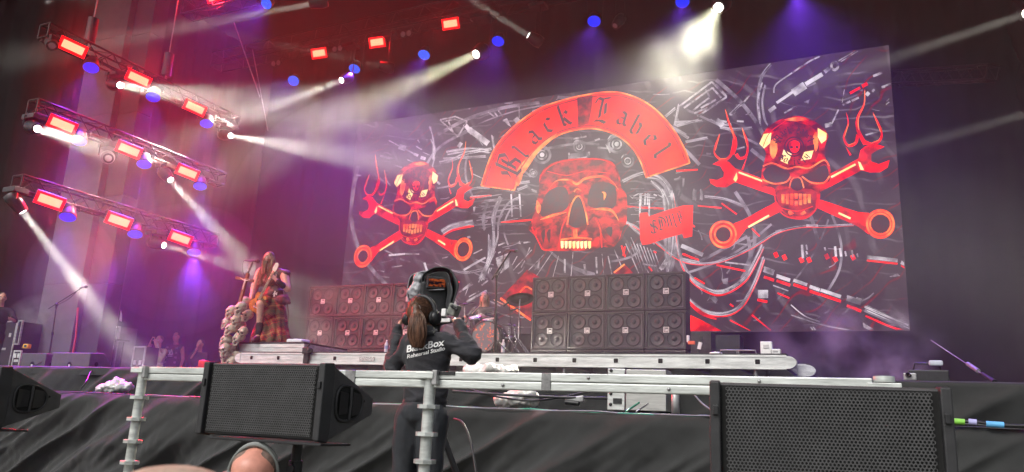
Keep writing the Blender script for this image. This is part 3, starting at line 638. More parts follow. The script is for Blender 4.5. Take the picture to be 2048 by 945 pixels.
for a in ((330, 5, 400, 42, 8), (398, 45, 445, 60, 36), (445, 65, 500, 95, 10), (500, 95, 528, 108, 18), (545, 120, 578, 130, 22), (515, 45, 555, 68, 9), (560, 85, 610, 105, 5), (525, 0, 538, 22, 8), (640, 270, 675, 300, 14), (890, 228, 965, 262, 6), (110, 238, 145, 242, 9), (330, 780, 440, 770, 12), (440, 770, 535, 772, 8), (835, 880, 982, 795, 12), (690, 800, 730, 790, 8), (570, 830, 590, 890, 14), (350, 860, 420, 850, 5), (250, 880, 300, 890, 5), (600, 480, 640, 460, 6), (860, 660, 880, 655, 14), (900, 770, 960, 740, 8), (820, 20, 800, 50, 24), (300, 745, 355, 770, 8), (300, 255, 340, 310, 9), (455, 135, 540, 170, 6)): rod(*a[:4], a[4], white=a[4] < 10)
pipe([(615, 0), (640, 60), (630, 120)], 18); pipe([(640, 120), (625, 180), (632, 220)], 10); pipe([(672, 155), (760, 135), (870, 85), (1000, 70)], 24); pipe([(840, 345), (930, 325), (1010, 325)], 18); pipe([(880, 385), (1010, 375)], 12, red=True)
pipe([(690, 625), (760, 585), (900, 555)], 40, red=True); pipe([(640, 830), (740, 875), (860, 890), (960, 870)], 6); pipe([(1005, 640), (1000, 820), (970, 945)], 14); wh_.poly([(900, 455), (915, 450), (910, 490), (900, 490)], 1)
for i in range(14): rod(940+random.uniform(-10, 40), 430+i*14, 975+random.uniform(0, 40), 425+i*14+random.uniform(-12, 12), random.uniform(3, 8), 2)
frame((900, 480), 0.2539)
wh_.poly([(365, 180), (470, 140), (465, 215), (400, 268)], 1); wh_.poly([(65, 415), (170, 330), (187, 352), (80, 416)], 1); wh_.poly([(525, 30), (550, 8), (560, 35)], 1); wh_.poly([(20, 490), (45, 480), (70, 530), (40, 530)], 1)
for a in ((110, 235, 280, 140, 14), (130, 490, 290, 400, 16), (150, 450, 230, 405, 8), (225, 335, 270, 250, 10), (250, 360, 300, 320, 12), (300, 275, 312, 225, 9), (580, 25, 636, 15, 12), (380, 45, 430, 25, 12), (380, 105, 400, 95, 10), (430, 75, 470, 65, 9), (560, 220, 590, 165, 9), (610, 110, 630, 60, 9), (490, 200, 530, 130, 7), (330, 220, 318, 250, 6), (120, 440, 150, 360, 6), (340, 140, 360, 90, 4)): rod(*a[:4], a[4], white=True)
pipe([(0, 238), (100, 262), (200, 256), (280, 235)], 8); pipe([(318, 0), (312, 90), (285, 200)], 14); pipe([(350, 0), (340, 120)], 8); rd_.stroke([(45, 355), (75, 330)], 10, .8, 0)
frame((0, 0), 1.0)
for i in range(130):                       # fine mechanical clutter between the larger shapes
    x, y = random.uniform(760, 1780), random.uniform(170, 650)
    if (1060 < x < 1260 and 320 < y < 500) or (1430 < x < 1790 and 230 < y < 490): continue
    a = noise.noise(Vector((x*0.006, y*0.006, 2)))*3.5; l = random.uniform(4, 20)
    gr_.stroke([(x-cos(a)*l, y-sin(a)*l*.7), (x+2, y+1), (x+cos(a)*l, y+sin(a)*l*.7)], random.uniform(1, 4), 0.4, 3)
for i in range(34):                        # long dim tubes sweeping round the centre
    a0 = random.uniform(0, 2*pi); r0 = random.uniform(150, 520); cx_, cy_ = 1190+random.uniform(-60, 60), 400+random.uniform(-30, 30); da = random.uniform(.35, .9)*random.choice((-1, 1))
    P4 = [(cx_+cos(a0+da*t)*r0*(1+.25*t*sin(i)), cy_+sin(a0+da*t)*r0*.62*(1+.15*t*cos(i*2))) for t in (0, .33, .66, 1)]
    w = random.uniform(2.5, 8)
    if all(700 < x < 1790 and 150 < y < 655 for x, y in P4): gr_.stroke(P4, w, 0.45, 8)
gr_.done('pipe_shading', E_GREY); ch_.done('pipe_highlights', E_CHROME); wh_.done('metal_glints', E_WHITE); rd_.done('red_reflections', E_RED)
# ---------------- red diamonds low down
d = Art(); d.poly([(1001, 597), (1055, 540), (1078, 554), (1062, 640), (1030, 627)], 1.5); d.poly([(1228, 546), (1249.5, 529), (1266, 546), (1250, 560)], 1.5); d.done('diamond_emblem', E_MAROON)
d.stroke([(1001, 597), (1062, 641)], 4, 1.8, 0); d.stroke([(1040, 585), (1052, 574), (1064, 580)], 3, 1.8, 4); d.stroke([(1028, 600), (1040, 590)], 3, 1.8, 0); d.stroke([(1228, 546), (1249.5, 529)], 3, 1.8, 0); d.done('diamond_outline', E_ORANGE)
# ---------------- arch banner with lettering
A_ = Art((940, 170), 0.41256)
outer = [(55, 490), (110, 330), (200, 215), (330, 120), (450, 76), (560, 50), (690, 35), (800, 60), (900, 120), (985, 215), (1040, 310), (1066, 380)]
inner = [(855, 450), (830, 380), (790, 310), (720, 250), (640, 220), (550, 214), (430, 245), (330, 320), (250, 430), (215, 512)]
oc = [(p.x, p.y) for p in curve_pts([(a, b, 0) for a, b in outer], 5)]; ic = [(p.x, p.y) for p in curve_pts([(a, b, 0) for a, b in inner], 5)]
A_.poly(oc+ic, 2); arch = A_.done('arch_banner', emit('led_arch_red', (0.80, 0.002, 0.006), 1.0, col2=(1.25, 0.03, 0.008), scale=1.1, rampat=(0.40, 0.75), detail=5))
A_.stroke(oc, 7, 2.6, 0); A_.stroke(ic, 7, 2.6, 0); A_.stroke([oc[-1], ic[0]], 6, 2.6, 0); A_.stroke([ic[-1], oc[0]], 6, 2.6, 0); A_.done('banner_edge', E_ORANGE, screen)
i2 = [(x+(560-x)*0.035, y+(480-y)*0.035) for x, y in oc]; A_.stroke(i2, 5, 2.7, 0); i3 = [(x-(560-x)*0.05, y-(480-y)*0.05) for x, y in ic]; A_.stroke(i3, 5, 2.7, 0); A_.done('banner_inner_line', E_MAROON)
A_.poly([(520, 64), (596, 50), (590, 120), (575, 190), (525, 202)], 2.9); A_.done('dark_panel', E_MAROON)
# flare of orange at the inner rim where the art glows
for pts in ([(228, 420), (265, 365), (340, 290), (420, 235), (400, 265), (330, 330), (260, 430)], [(220, 470), (245, 430), (255, 440), (235, 490)]): A_.poly(pts, 2.4, 4)
A_.done('banner_glow', E_ORANGE)
for (c, x, y, r, sz) in (('B', 188, 395, -62, 84), ('l', 246, 322, -52, 60), ('a', 312, 252, -41, 66), ('c', 384, 196, -30, 66), ('k', 460, 146, -17, 68), ('L', 646, 126, 3, 80), ('a', 742, 164, 17, 66), ('b', 812, 196, 30, 66), ('e', 874, 270, 43, 66), ('l', 936, 322, 56, 68)):
    letter(A_, c, x, y, radians(r), sz); A_.done('letter', E_DARKRED, arch)
# ---------------- great skull
K = Art((940, 170), 0.41256)
K.poly([(335, 520), (340, 440), (380, 392), (450, 365), (560, 355), (650, 360), (700, 385), (725, 440), (735, 500), (760, 540), (760, 660), (745, 690), (722, 755), (690, 790), (640, 785), (600, 800), (500, 806), (400, 806), (350, 800), (322, 740), (285, 700), (300, 660), (315, 600), (325, 560)], 2, 3); K.done('great_skull', E_BONE)
K.poly([(345, 480), (350, 440), (385, 400), (450, 375), (560, 362), (650, 368), (695, 392), (715, 440), (722, 490), (640, 450), (560, 465), (500, 470), (430, 470)], 2.3, 3)
K.poly([(325, 705), (420, 680), (432, 760), (385, 795), (345, 785)], 2.3, 3); K.poly([(640, 700), (715, 680), (728, 735), (690, 775), (650, 745)], 2.3, 3); K.poly([(425, 740), (445, 650), (470, 690), (500, 720), (460, 745)], 2.3, 2); K.poly([(560, 700), (600, 640), (628, 660), (640, 720), (600, 740)], 2.3, 2)
K.poly([(318, 610), (345, 640), (330, 690), (300, 690)], 2.3, 2); K.done('skull_shadow', E_MAROON)
K.poly([(345, 600), (370, 530), (420, 497), (465, 502), (482, 560), (462, 608), (400, 625), (350, 640)], 2.8, 4); K.poly([(570, 560), (590, 492), (640, 472), (700, 490), (712, 560), (690, 600), (620, 598), (580, 590)], 2.8, 4); K.poly([(472, 660), (490, 595), (515, 548), (540, 552), (560, 620), (565, 670), (520, 694), (490, 685)], 2.8, 4)
for x in (345, 372): K.poly([(x, 720), (x+20, 700), (x+14, 770)], 2.8, 2)
K.poly([(655, 700), (690, 690), (685, 740)], 2.8, 2); K.done('eye_sockets', E_DARKRED)
K.stroke([(380, 510), (420, 467), (480, 462), (520, 482), (560, 455), (640, 445), (690, 470), (720, 510)], 12, 3.2, 6, taper=2); K.stroke([(340, 655), (400, 635), (470, 618)], 12, 3.2, 5, taper=2); K.stroke([(585, 605), (640, 603), (690, 612), (722, 660)], 14, 3.2, 5, taper=2)
K.stroke([(472, 680), (488, 595), (515, 545), (540, 550), (562, 620), (572, 680)], 7, 3.2, 6); K.stroke([(510, 700), (512, 740)], 20, 3.2, 0); K.poly([(325, 560), (345, 590), (335, 625), (322, 610)], 3.2, 2)
K.stroke([(440, 752), (520, 742), (592, 748)], 8, 3.2, 4); K.stroke([(505, 520), (520, 505), (540, 515)], 6, 3.2, 4); K.stroke([(640, 520), (655, 530), (650, 560)], 12, 3.2, 4, taper=2); K.done('bone_highlights', E_ORANGE)
for i in range(8): x = 440+i*19; K.poly([(x, 762-abs(i-4)*1), (x+15, 758), (x+14, 790), (x+7, 796), (x+2, 790)], 3.4)
K.done('teeth', E_YELLOW)
K.stroke([(340, 445), (385, 398), (450, 372), (560, 360), (650, 366), (700, 392)], 5, 3.0, 5); K.stroke([(300, 690), (320, 735), (350, 795)], 6, 3, 4); K.stroke([(430, 800), (445, 700), (470, 640)], 6, 3, 4); K.stroke([(640, 790), (632, 700), (610, 650)], 6, 3, 4); K.stroke([(375, 420), (470, 440), (560, 420), (680, 430)], 4, 3, 4); K.done('skull_lines', E_REDHOT)
# ---------------- scroll
S_ = Art((940, 170), 0.41256)
S_.poly([(825, 625), (860, 622), (868, 642), (960, 610), (1035, 588), (1080, 585), (1075, 735), (1038, 742), (1030, 720), (950, 742), (870, 770), (838, 775), (828, 750)], 2.2); scroll = S_.done('scroll', E_RED)
S_.stroke([(825, 625), (860, 622), (868, 642), (960, 610), (1035, 588), (1080, 585), (1075, 735), (1038, 742), (1030, 720), (950, 742), (870, 770), (838, 775), (828, 750), (825, 625)], 6, 2.6, 0); S_.stroke([(868, 642), (872, 765)], 5, 2.6, 0); S_.stroke([(1035, 590), (1030, 720)], 5, 2.6, 0); S_.done('scroll_edge', E_REDHOT)
for (c, x, y) in (('S', 890, 690), ('D', 930, 672), ('M', 976, 662), ('F', 1020, 645)): letter(S_, c, x, y, radians(-14), 44, nib=0.2); S_.done('letter', E_DARKRED, scroll)
# ---------------- skull and crossed wrenches, twice
dxl = at(726, 517, SY).x-at(1380+137*.4868, 80+800*.4868, SY).x
for dx in (0.0, dxl):
    W = Art((1380, 80), 0.4868, dx)
    W.poly([(93, 512), (120, 497), (160, 502), (185, 528), (300, 572), (345, 605), (520, 652), (690, 708), (735, 712), (735, 800), (690, 768), (520, 690), (345, 640), (300, 625), (186, 585), (172, 592), (150, 607), (110, 605), (85, 590), (80, 572), (112, 576), (137, 565), (140, 545), (125, 520)], 1.6); W.ring((782, 757), 61, 38, 1.9); W.done('wrench', E_RED)
    W.poly([(693, 488), (700, 455), (720, 438), (760, 428), (800, 440), (768, 455), (745, 470), (745, 500), (775, 512), (820, 495), (812, 525), (780, 545), (740, 546), (705, 537), (580, 602), (535, 625), (375, 705), (230, 778), (190, 830), (180, 755), (215, 742), (350, 668), (535, 595), (575, 552)], 1.75); W.ring((137, 800), 58, 30, 1.9); W.done('wrench', E_RED)
    for (cx, cy, r) in ((137, 800, 30), (782, 757, 40)):
        W.poly([(cx+(r if i % 2 else r*0.86)*cos(2*pi*i/24), cy+(r if i % 2 else r*0.86)*sin(2*pi*i/24)) for i in range(24)], 2.2)
    W.done('wrench_holes', E_DARKRED)
    W.stroke([(200, 545), (300, 582)], 7, 2.2, 0); W.stroke([(580, 565), (680, 512)], 8, 2.2, 0); W.stroke([(240, 770), (325, 722)], 8, 2.2, 0); W.stroke([(610, 712), (660, 735)], 8, 2.2, 0); W.poly([(178, 575), (192, 545), (196, 570), (188, 585)], 2.2); W.poly([(690, 500), (700, 535), (715, 535), (700, 505)], 2.2)
    W.done('wrench_glints', E_YELLOW)
    W.ring((137, 800), 56, 48, 2.3); W.ring((137, 800), 38, 32, 2.3); W.ring((782, 757), 59, 50, 2.3); W.ring((782, 757), 46, 40, 2.3); W.done('wrench_rims', E_ORANGE)
    for pts, w in (([(175, 470), (188, 420), (160, 340), (145, 285)], 15), ([(185, 400), (170, 470), (140, 495), (110, 480), (100, 450), (122, 385)], 14), ([(190, 470), (205, 488), (232, 475), (236, 420), (213, 360)], 14), ([(215, 535), (235, 480)], 8),
                   ([(720, 430), (690, 370), (690, 320), (715, 265), (718, 205)], 17), ([(690, 390), (680, 425), (650, 435), (632, 400), (650, 345), (642, 300)], 14), ([(715, 420), (750, 430), (782, 410), (785, 370), (752, 300)], 16), ([(660, 475), (640, 440)], 8)):
        W.stroke(pts, w, 1.8, 7, taper=True)
    W.done('flames', E_RED)
    for pts in ([(185, 410), (162, 340), (146, 290)], [(104, 455), (122, 390)], [(236, 440), (215, 365)], [(120, 490), (150, 488)], [(693, 370), (692, 320), (716, 265), (718, 210)], [(634, 400), (652, 345)], [(784, 380), (754, 305)], [(650, 434), (682, 422)], [(740, 428), (778, 412)]): W.stroke(pts, 3.2, 2.0, 5)
    W.done('flame_glints', E_ORANGE)
    W.poly([(285, 425), (300, 385), (340, 345), (400, 318), (440, 313), (490, 325), (540, 355), (568, 392), (560, 420), (552, 455), (558, 490), (575, 520), (575, 575), (560, 592), (535, 602), (535, 645), (525, 690), (500, 720), (460, 735), (410, 730), (375, 700), (355, 660), (345, 612), (305, 600), (293, 560), (300, 520), (312, 470), (302, 445)], 2.6, 3); W.done('skull', E_BONE)
    W.poly([(330, 455), (335, 395), (390, 350), (440, 342), (500, 360), (528, 400), (530, 450), (510, 500), (430, 515), (360, 505)], 2.8, 4); W.poly([(360, 620), (500, 615), (520, 650), (505, 700), (460, 725), (410, 720), (375, 690)], 2.8, 3); W.done('skull_shadow', E_MAROON)
    W.poly([(285, 428), (303, 388), (335, 383), (330, 425), (305, 447)], 3); W.poly([(525, 363), (562, 385), (560, 412), (540, 428), (525, 400)], 3); W.poly([(372, 498), (385, 452), (418, 470), (402, 512)], 3); W.poly([(470, 462), (508, 455), (497, 490), (455, 497)], 3); W.done('skull_glare', E_YELLOW)
    W.poly([(330, 425), (350, 405), (360, 450), (345, 490), (330, 470)], 3, 3); W.poly([(505, 405), (520, 380), (528, 430), (515, 460)], 3, 3); W.poly([(385, 330), (440, 318), (480, 328), (440, 336)], 3, 2)
    W.stroke([(300, 520), (340, 508), (400, 530), (440, 522), (490, 528), (550, 495), (572, 520)], 6, 3.4, 6); W.stroke([(298, 575), (345, 592), (395, 585), (415, 562)], 6, 3.4, 6); W.stroke([(460, 562), (500, 588), (550, 588), (574, 560)], 6, 3.4, 6); W.stroke([(408, 610), (418, 575), (436, 566), (456, 572), (468, 610)], 5, 3.4, 5); W.done('skull_highlights', E_ORANGE)
    W.poly([(303, 540), (340, 517), (400, 540), (410, 560), (385, 583), (330, 583), (305, 568)], 3.2, 3); W.poly([(460, 556), (500, 545), (552, 515), (570, 545), (562, 580), (520, 586), (480, 575)], 3.2, 3); W.poly([(412, 604), (430, 572), (455, 573), (467, 606), (440, 622)], 3.2, 2); W.done('eye_sockets', E_DARKRED)
    for r_ in range(2):
        for i in range(7): x = 375+i*18; y = 632+r_*30-abs(i-3)*(4 if r_ else -1); W.poly([(x, y), (x+14, y), (x+13, y+22), (x+2, y+22)], 3.4)
    W.poly([(402, 708), (412, 700), (428, 715), (410, 722)], 3.4); W.poly([(452, 715), (470, 702), (478, 712), (460, 722)], 3.4); W.done('teeth', E_ORANGE)
    W.stroke([(345, 620), (360, 690), (400, 728), (470, 735), (515, 700), (530, 640)], 5, 3.4, 6); W.stroke([(370, 690), (440, 705), (505, 685)], 4, 3.4, 4); W.stroke([(300, 440), (330, 380), (400, 330)], 3, 3.4, 4); W.done('jaw_lines', E_REDHOT)
    W.ring((428, 440), 42, 36, 3.6); W.ring((428, 440), 30, 4, 3.6)
    for i, c in enumerate('Black Label'):
        if c == ' ': continue
        a = radians(-158+i*13.6); letter(W, c, 428+75*cos(a), 440+70*sin(a), a+pi/2, 20 if c.islower() else 22, 3.8, nib=0.28)
    for i, c in enumerate('Society'):
        a = radians(138-i*16.5); letter(W, c, 428+66*cos(a), 440+64*sin(a), a-pi/2, 20, 3.8, nib=0.28)
    W.poly([(480, 438), (510, 430), (512, 450), (483, 456)], 3.6); W.done('emblem_lettering', E_DARKRED)
    W.poly([(405, 432), (412, 420), (428, 414), (446, 420), (452, 434), (446, 456), (430, 466), (414, 456)], 4.0, 3); W.done('emblem_skull', E_RED)
    W.poly([(410, 440), (422, 436), (424, 446), (414, 449)], 4.2); W.poly([(434, 436), (446, 438), (444, 449), (434, 446)], 4.2); W.poly([(428, 450), (433, 456), (424, 456)], 4.2); W.done('emblem_eyes', E_DARKRED)
# ================================================================ stage gear
def yfor(px, py, z): d = ray(px, py); return (z-EYE.z)/d.z*d.y
Yv = Vector((0, 1, 0)); Zv = Vector((0, 0, 1))
# ---- tall tower behind the side trusses
TY = 11.6
p0, p1 = at(80, 610, TY), at(196, 610, TY)
tw = thing('stage_tower', 'tall pale grey wrapped tower behind the three side trusses', 'tower', (p0.x, TY, FLOOR_Z), world=True)
M_TOWER = mat('grey_wrap', (0.10, 0.097, 0.097), 0.8, var=0.18, scale=1.1, bump=0.2, bscale=5)
wd = p1.x-p0.x
for (a, b, dy, mm) in ((0.0, 0.66, 0.0, M_TOWER), (0.66, 1.0, 0.16, mat('grey_wrap_dark', (0.045, 0.042, 0.044), 0.8, var=0.2, scale=1.3))):
    for k in range(6):
        z0 = FLOOR_Z+k*2.1; MB().box((p0.x+wd*(a+b)/2, TY+dy+0.2, z0+1.05), (wd*(b-a)-0.01, 0.4, 2.094), bev=0.01).build('panel', mm, tw)
# ---- runway deck
RY, RZ = 10.7, at(1000, 708, 10.7).z
rx0, rx1 = at(482, 706, RY).x, at(1572, 715, RY).x
rw = thing('runway_deck', 'long silver-edged runway deck crossing the stage in front of the speaker stacks', 'stage deck', ((rx0+rx1)/2, RY, FLOOR_Z), world=True)
BH = 0.19
def endcap(x, y, z0, h, sgn, mb):
    pts = [(0, 0)]+[(sgn*0.10*sin(pi*k/8), h*k/8) for k in range(9)]+[(0, h)]
    return mb
def rail_beam(name, y, z, xa, xb, t):
    mb = MB()
    prof = [(0, 0), (0, BH), (0.05, BH), (0.05, BH-0.012), (0.012, BH-0.03), (0.012, 0.03), (0.05, 0.012), (0.05, 0)]      # channel section
    vs = []; n = len(prof)
    for x in (xa, xb): vs += [Vector((x, y+a, z-BH+b)) for a, b in prof]
    mb.add(vs, [(i, (i+1) % n, n+(i+1) % n, n+i) for i in range(n)]+[list(range(n-1, -1, -1)), list(range(n, 2*n))])
    for zz in (z-0.02, z-BH+0.012): mb.box(((xa+xb)/2, y-0.005, zz), (xb-xa, 0.012, 0.016))
    for (x, s) in ((xa, -1), (xb, 1)):       # rounded cast end
        mb.prism([(x, z-BH+0.01)]+[(x+s*0.13*sin(pi*k/10), z-BH/2-(BH/2-0.01)*cos(pi*k/10)) for k in range(11)]+[(x, z-0.01)], 0.10, Matrix.Translation((0, y-0.008, 0)))
    return mb.build(name, M_SILVER, t)
rail_beam('front_beam', RY, RZ, rx0, rx1, rw)
rail_beam('rear_beam', 12.05, RZ, rx0, rx1+0.12, rw)
MB().box(((rx0+rx1)/2, 11.4, RZ+0.012), (rx1-rx0, 1.32, 0.022)).build('deck_board', M_BLACKPL, rw)
M_HOLE = mat('hole_black', (0.006, 0.006, 0.006), 0.9)
HX = [503, 556.6, 611, 669.6, 729, 790, 855, 922, 995, 1070.5, 1149, 1232, 1321, 1415, 1515]
def rsq(s, k=4, p=0.62):
    out = []
    for q in range(4):
        for i in range(k+1):
            a = q*pi/2+i*pi/2/k; out.append((s*(p*(1 if cos(q*pi/2+pi/4) > 0 else -1)+(1-p)*cos(a)), s*(p*(1 if sin(q*pi/2+pi/4) > 0 else -1)+(1-p)*sin(a))))
    return out
sock = MB(); o_, i_ = rsq(0.042), rsq(0.032); n = len(o_)
sock.add([Vector((x, -0.006, z)) for x, z in o_]+[Vector((x, -0.006, z)) for x, z in i_]+[Vector((x, 0.012, z)) for x, z in o_]+[Vector((x, 0.012, z)) for x, z in i_],
         [(k, (k+1) % n, n+(k+1) % n, n+k) for k in range(n)]+[(k, 2*n+k, 2*n+(k+1) % n, (k+1) % n) for k in range(n)]+[(n+k, n+(k+1) % n, 3*n+(k+1) % n, 3*n+k) for k in range(n)])
sock = sock.mesh('socket'); plug = MB().prism(i_, 0.01, Matrix.Translation((0, -0.001, 0))).mesh('socket_hole')
for x in HX:
    q = Vector((at(x, 718, RY).x, RY, RZ-BH*0.48)); s_ = link('socket', sock, M_SILVER, rw, loc=q-rw.location, rot=(0, 0, 0)); link('socket_hole', plug, M_HOLE, s_, loc=(0, 0, 0), rot=(0, 0, 0))
xs = [rx0+(rx1-rx0)*(k+.5)/15 for k in range(16)][:15]
for k, x in enumerate(xs):
    MB().box((x+0.3, 11.39, RZ-BH*0.62), (0.05, 1.2, 0.09)).build('cross_bar', M_ALU_DARK, rw)
for x in (rx0+0.4, (rx0*2+rx1)/3, (rx0+2*rx1)/3, rx1-0.4):
    for y in (RY+0.12, 12.0): MB().tube([(x, y, FLOOR_Z), (x, y, RZ-BH*0.5)], 0.03, 10).build('leg', M_ALU_DARK, rw)
MB().box((at(700, 717, RY).x+0.35, RY-0.0125, RZ-BH*0.5), (0.30, 0.003, 0.07)).build('type_plate', mat('plate_print', (0.42, 0.43, 0.42), 0.5, var=0.5, scale=60), rw)
# clamp with black camera on the beam
cq = at(617, 700, RY); cl = thing('clamp_camera', 'small black clamped camera on the runway beam beside the riser', 'camera', (cq.x, RY, RZ-BH), world=True)
MB().box((cq.x, RY-0.03, RZ-0.10), (0.10, 0.06, 0.17), bev=0.008).build('clamp', M_BLACKMET, cl); MB().box((cq.x+0.02, RY-0.06, RZ+0.03), (0.13, 0.11, 0.11), bev=0.012).build('body', M_BLACKMET, cl)
MB().lathe([(0, -0.02), (0.045, -0.015), (0.05, 0.05), (0.03, 0.055), (0, 0.045)], axis_m((cq.x+0.09, RY-0.08, RZ+0.03), (0.8, -0.6, 0)), 14).build('lens', M_BLACKPL, cl)
MB().tube([(cq.x, RY-0.06, RZ+0.07), (cq.x+0.12, RY-0.05, RZ+0.21)], 0.012, 6).build('lever', M_BLACKMET, cl)
# ---- riser under the singer
PY = 11.0
a, b = at(457, 687, PY), at(609, 686, PY); pz = (a.z+b.z)/2
ri = thing('singer_riser', 'small silver-framed riser with black top that the singer stands on', 'riser', ((a.x+b.x)/2, PY, FLOOR_Z), world=True)
rd = 1.25; cx = (a.x+b.x)/2; cw = b.x-a.x
for k in range(4): MB().box((a.x+cw*(k+.5)/4, PY+rd/2, pz+0.006), (cw/4-0.006, rd+0.02, 0.028), bev=0.004).build('deck_board', M_BLACKPL, ri)
for (c, dd) in (((cx, PY+0.025, pz-0.10), (cw, 0.05, 0.17)), ((cx, PY+rd-0.025, pz-0.10), (cw, 0.05, 0.17)), ((a.x+0.025, PY+rd/2, pz-0.10), (0.05, rd-0.1, 0.17)), ((b.x-0.025, PY+rd/2, pz-0.10), (0.05, rd-0.1, 0.17))):
    MB().box(c, dd, bev=0.006).build('frame_side', M_SILVER, ri)
MB().box((cx, PY-0.004, pz-0.075), (cw, 0.012, 0.012)).build('frame_lip', M_SILVER, ri)
for x in (a.x+0.05, b.x-0.05):
    for y in (PY+0.06, PY+rd-0.06): MB().tube([(x, y, FLOOR_Z), (x, y, pz-0.1)], 0.045, 12).build('leg', M_SILVER, ri)
q = at(594, 679, 11.4); so = blob('note_paper', MB().box((q.x, 11.45, pz+0.07), (0.36, 0.28, 0.09)), mat('white_cloth', (0.72, 0.73, 0.74), 0.8), None, 0.02, 2, 0.012, 9); tag(so, 'folded white towel lying on the singer riser', 'towel')
# ---- guitar speaker cabinets
CW, CH, CD, CY = 0.787, 0.737, 0.36, 14.3
M_BAFFLE = mat('cab_grey', (0.046, 0.045, 0.047), 0.7, rnd=0.2, var=0.25, scale=6, bump=0.2, bscale=200)
M_SURR = mat('rubber_surround', (0.016, 0.016, 0.017), 0.7)
M_CONE = mat('paper_cone', (0.055, 0.053, 0.055), 0.6, var=0.25, scale=18, rnd=0.22)
M_EDGE = mat('cab_piping', (0.11, 0.108, 0.11), 0.5, var=0.1)
def cab_proto():
    t = thing('speaker_cabinet', 'x', 'speaker', (0, 0, 0))
    w, h = CW-0.012, CH-0.012; mb = MB(); e = 0.045
    mb.box((0, CD/2+0.02, h/2+0.006), (w, CD-0.04, h), bev=0.012)
    mb.build('shell', M_TOLEX, t, loc=(0, 0, 0))
    fr = MB()
    for (c, d) in (((0, 0.02, h-e/2), (w, 0.08, e)), ((0, 0.02, e/2+0.006), (w, 0.08, e)), ((-w/2+e/2, 0.02, h/2), (e, 0.078, h-2*e)), ((w/2-e/2, 0.02, h/2), (e, 0.078, h-2*e))): fr.box(c, d, bev=0.01)
    fr.build('front_frame', M_TOLEX, t, loc=(0, 0, 0))
    MB().box((0, 0.028, h/2+0.003), (w-2*e-0.002, 0.02, h-2*e-0.002)).build('baffle', M_BAFFLE, t, loc=(0, 0, 0))
    pp = MB(); y = 0.012
    for (c, d) in (((0, y, h-e-0.012), (w-2*e-0.02, 0.012, 0.01)), ((0, y, e+0.018), (w-2*e-0.02, 0.012, 0.01)), ((-w/2+e+0.012, y, h/2), (0.01, 0.012, h-2*e-0.05)), ((w/2-e-0.012, y, h/2), (0.01, 0.012, h-2*e-0.05))): pp.box(c, d)
    pp.build('piping', M_EDGE, t, loc=(0, 0, 0))
    sp = MB().lathe([(0.124, 0.008), (0.118, 0.004), (0.06, -0.0015), (0.045, -0.001)], Matrix.Rotation(radians(90), 4, 'X'), 28).mesh('speaker_cone')
    sr = MB().lathe([(0.146, -0.002), (0.146, 0.012), (0.138, 0.018), (0.128, 0.016), (0.122, 0.006)], Matrix.Rotation(radians(90), 4, 'X'), 28).mesh('surround')
    dc = MB().lathe([(0.05, 0.0), (0.045, 0.014), (0.03, 0.024), (0.0, 0.028)], Matrix.Rotation(radians(90), 4, 'X'), 20).mesh('dust_cap')
    for sx in (-1, 1):
        for sz in (-1, 1):
            s_ = link('speaker_cone', sp, M_CONE, t, loc=(sx*0.165, 0.016, h/2+sz*0.165+0.004), rot=(0, 0, 0)); link('dust_cap', dc, M_BAFFLE, s_, loc=(0, 0, 0), rot=(0, 0, 0)); link('surround', sr, M_SURR, s_, loc=(0, 0, 0), rot=(0, 0, 0))
    s = 0.047; bd = MB()
    for (c, d) in (((0, 0.0, s), (2*s+0.012, 0.012, 0.012)), ((0, 0, -s), (2*s+0.012, 0.012, 0.012)), ((-s, 0, 0), (0.012, 0.0118, 2*s-0.013)), ((s, 0, 0), (0.012, 0.0118, 2*s-0.013))): bd.box(c, d)
    for (x, z0, z1) in ((-0.024, -0.022, 0.032), (-0.004, -0.022, 0.018), (0.012, -0.022, 0.018), (0.028, -0.022, 0.018)): bd.box((x, 0, (z0+z1)/2), (0.010, 0.0116, z1-z0))
    bd.box((0.002, 0, -0.024), (0.062, 0.0114, 0.010))
    bg_ = bd.build('badge', M_WHITEPL, t, loc=(0.012, 0.008, h/2+0.004))
    return t
cab0 = cab_proto(); first = True; KM = kidmap()
rxs = at(1064.4, 590, CY).x+CW/2; lxs = at(618, 600, CY).x+CW/2; cz = at(1062, 626, CY).z
ROWN = {0: 'bottom', 1: 'middle', 2: 'top'}
for side, x0, nm in (('r', rxs, 'the stack under the screen'), ('l', lxs, 'the stack behind the operator')):
    for row in range(3):
        for c in range(4):
            o = cab0 if first else copy_fast(cab0, KM); first = False
            o.location = (x0+c*CW+random.uniform(-.004, .004), CY+random.uniform(0, .02), cz+(row-2)*CH+random.uniform(0, 0.003) if row else cz-2*CH)
            o.rotation_euler = (0, 0, random.uniform(-.008, .008))
            cn = ('first', 'second', 'third', 'fourth')[c]
            tag(o, 'four-cone cabinet, %s in the %s row of %s' % (cn, ROWN[row], nm), 'speaker', 'stacked guitar speaker cabinets')
# dollies the stacks stand on
for x0, lb in ((rxs, 'flat black dolly under the stack nearer the bare curtain'), (lxs, 'flat black dolly under the stack behind the camera operator')):
    dz = cz-2*CH; tag(MB().box((x0+1.5*CW, CY+0.18, (FLOOR_Z+dz)/2), (4*CW, 0.4, dz-FLOOR_Z-0.004), bev=0.01).build('speaker_dolly', M_BLACKPL), lb, 'dolly')
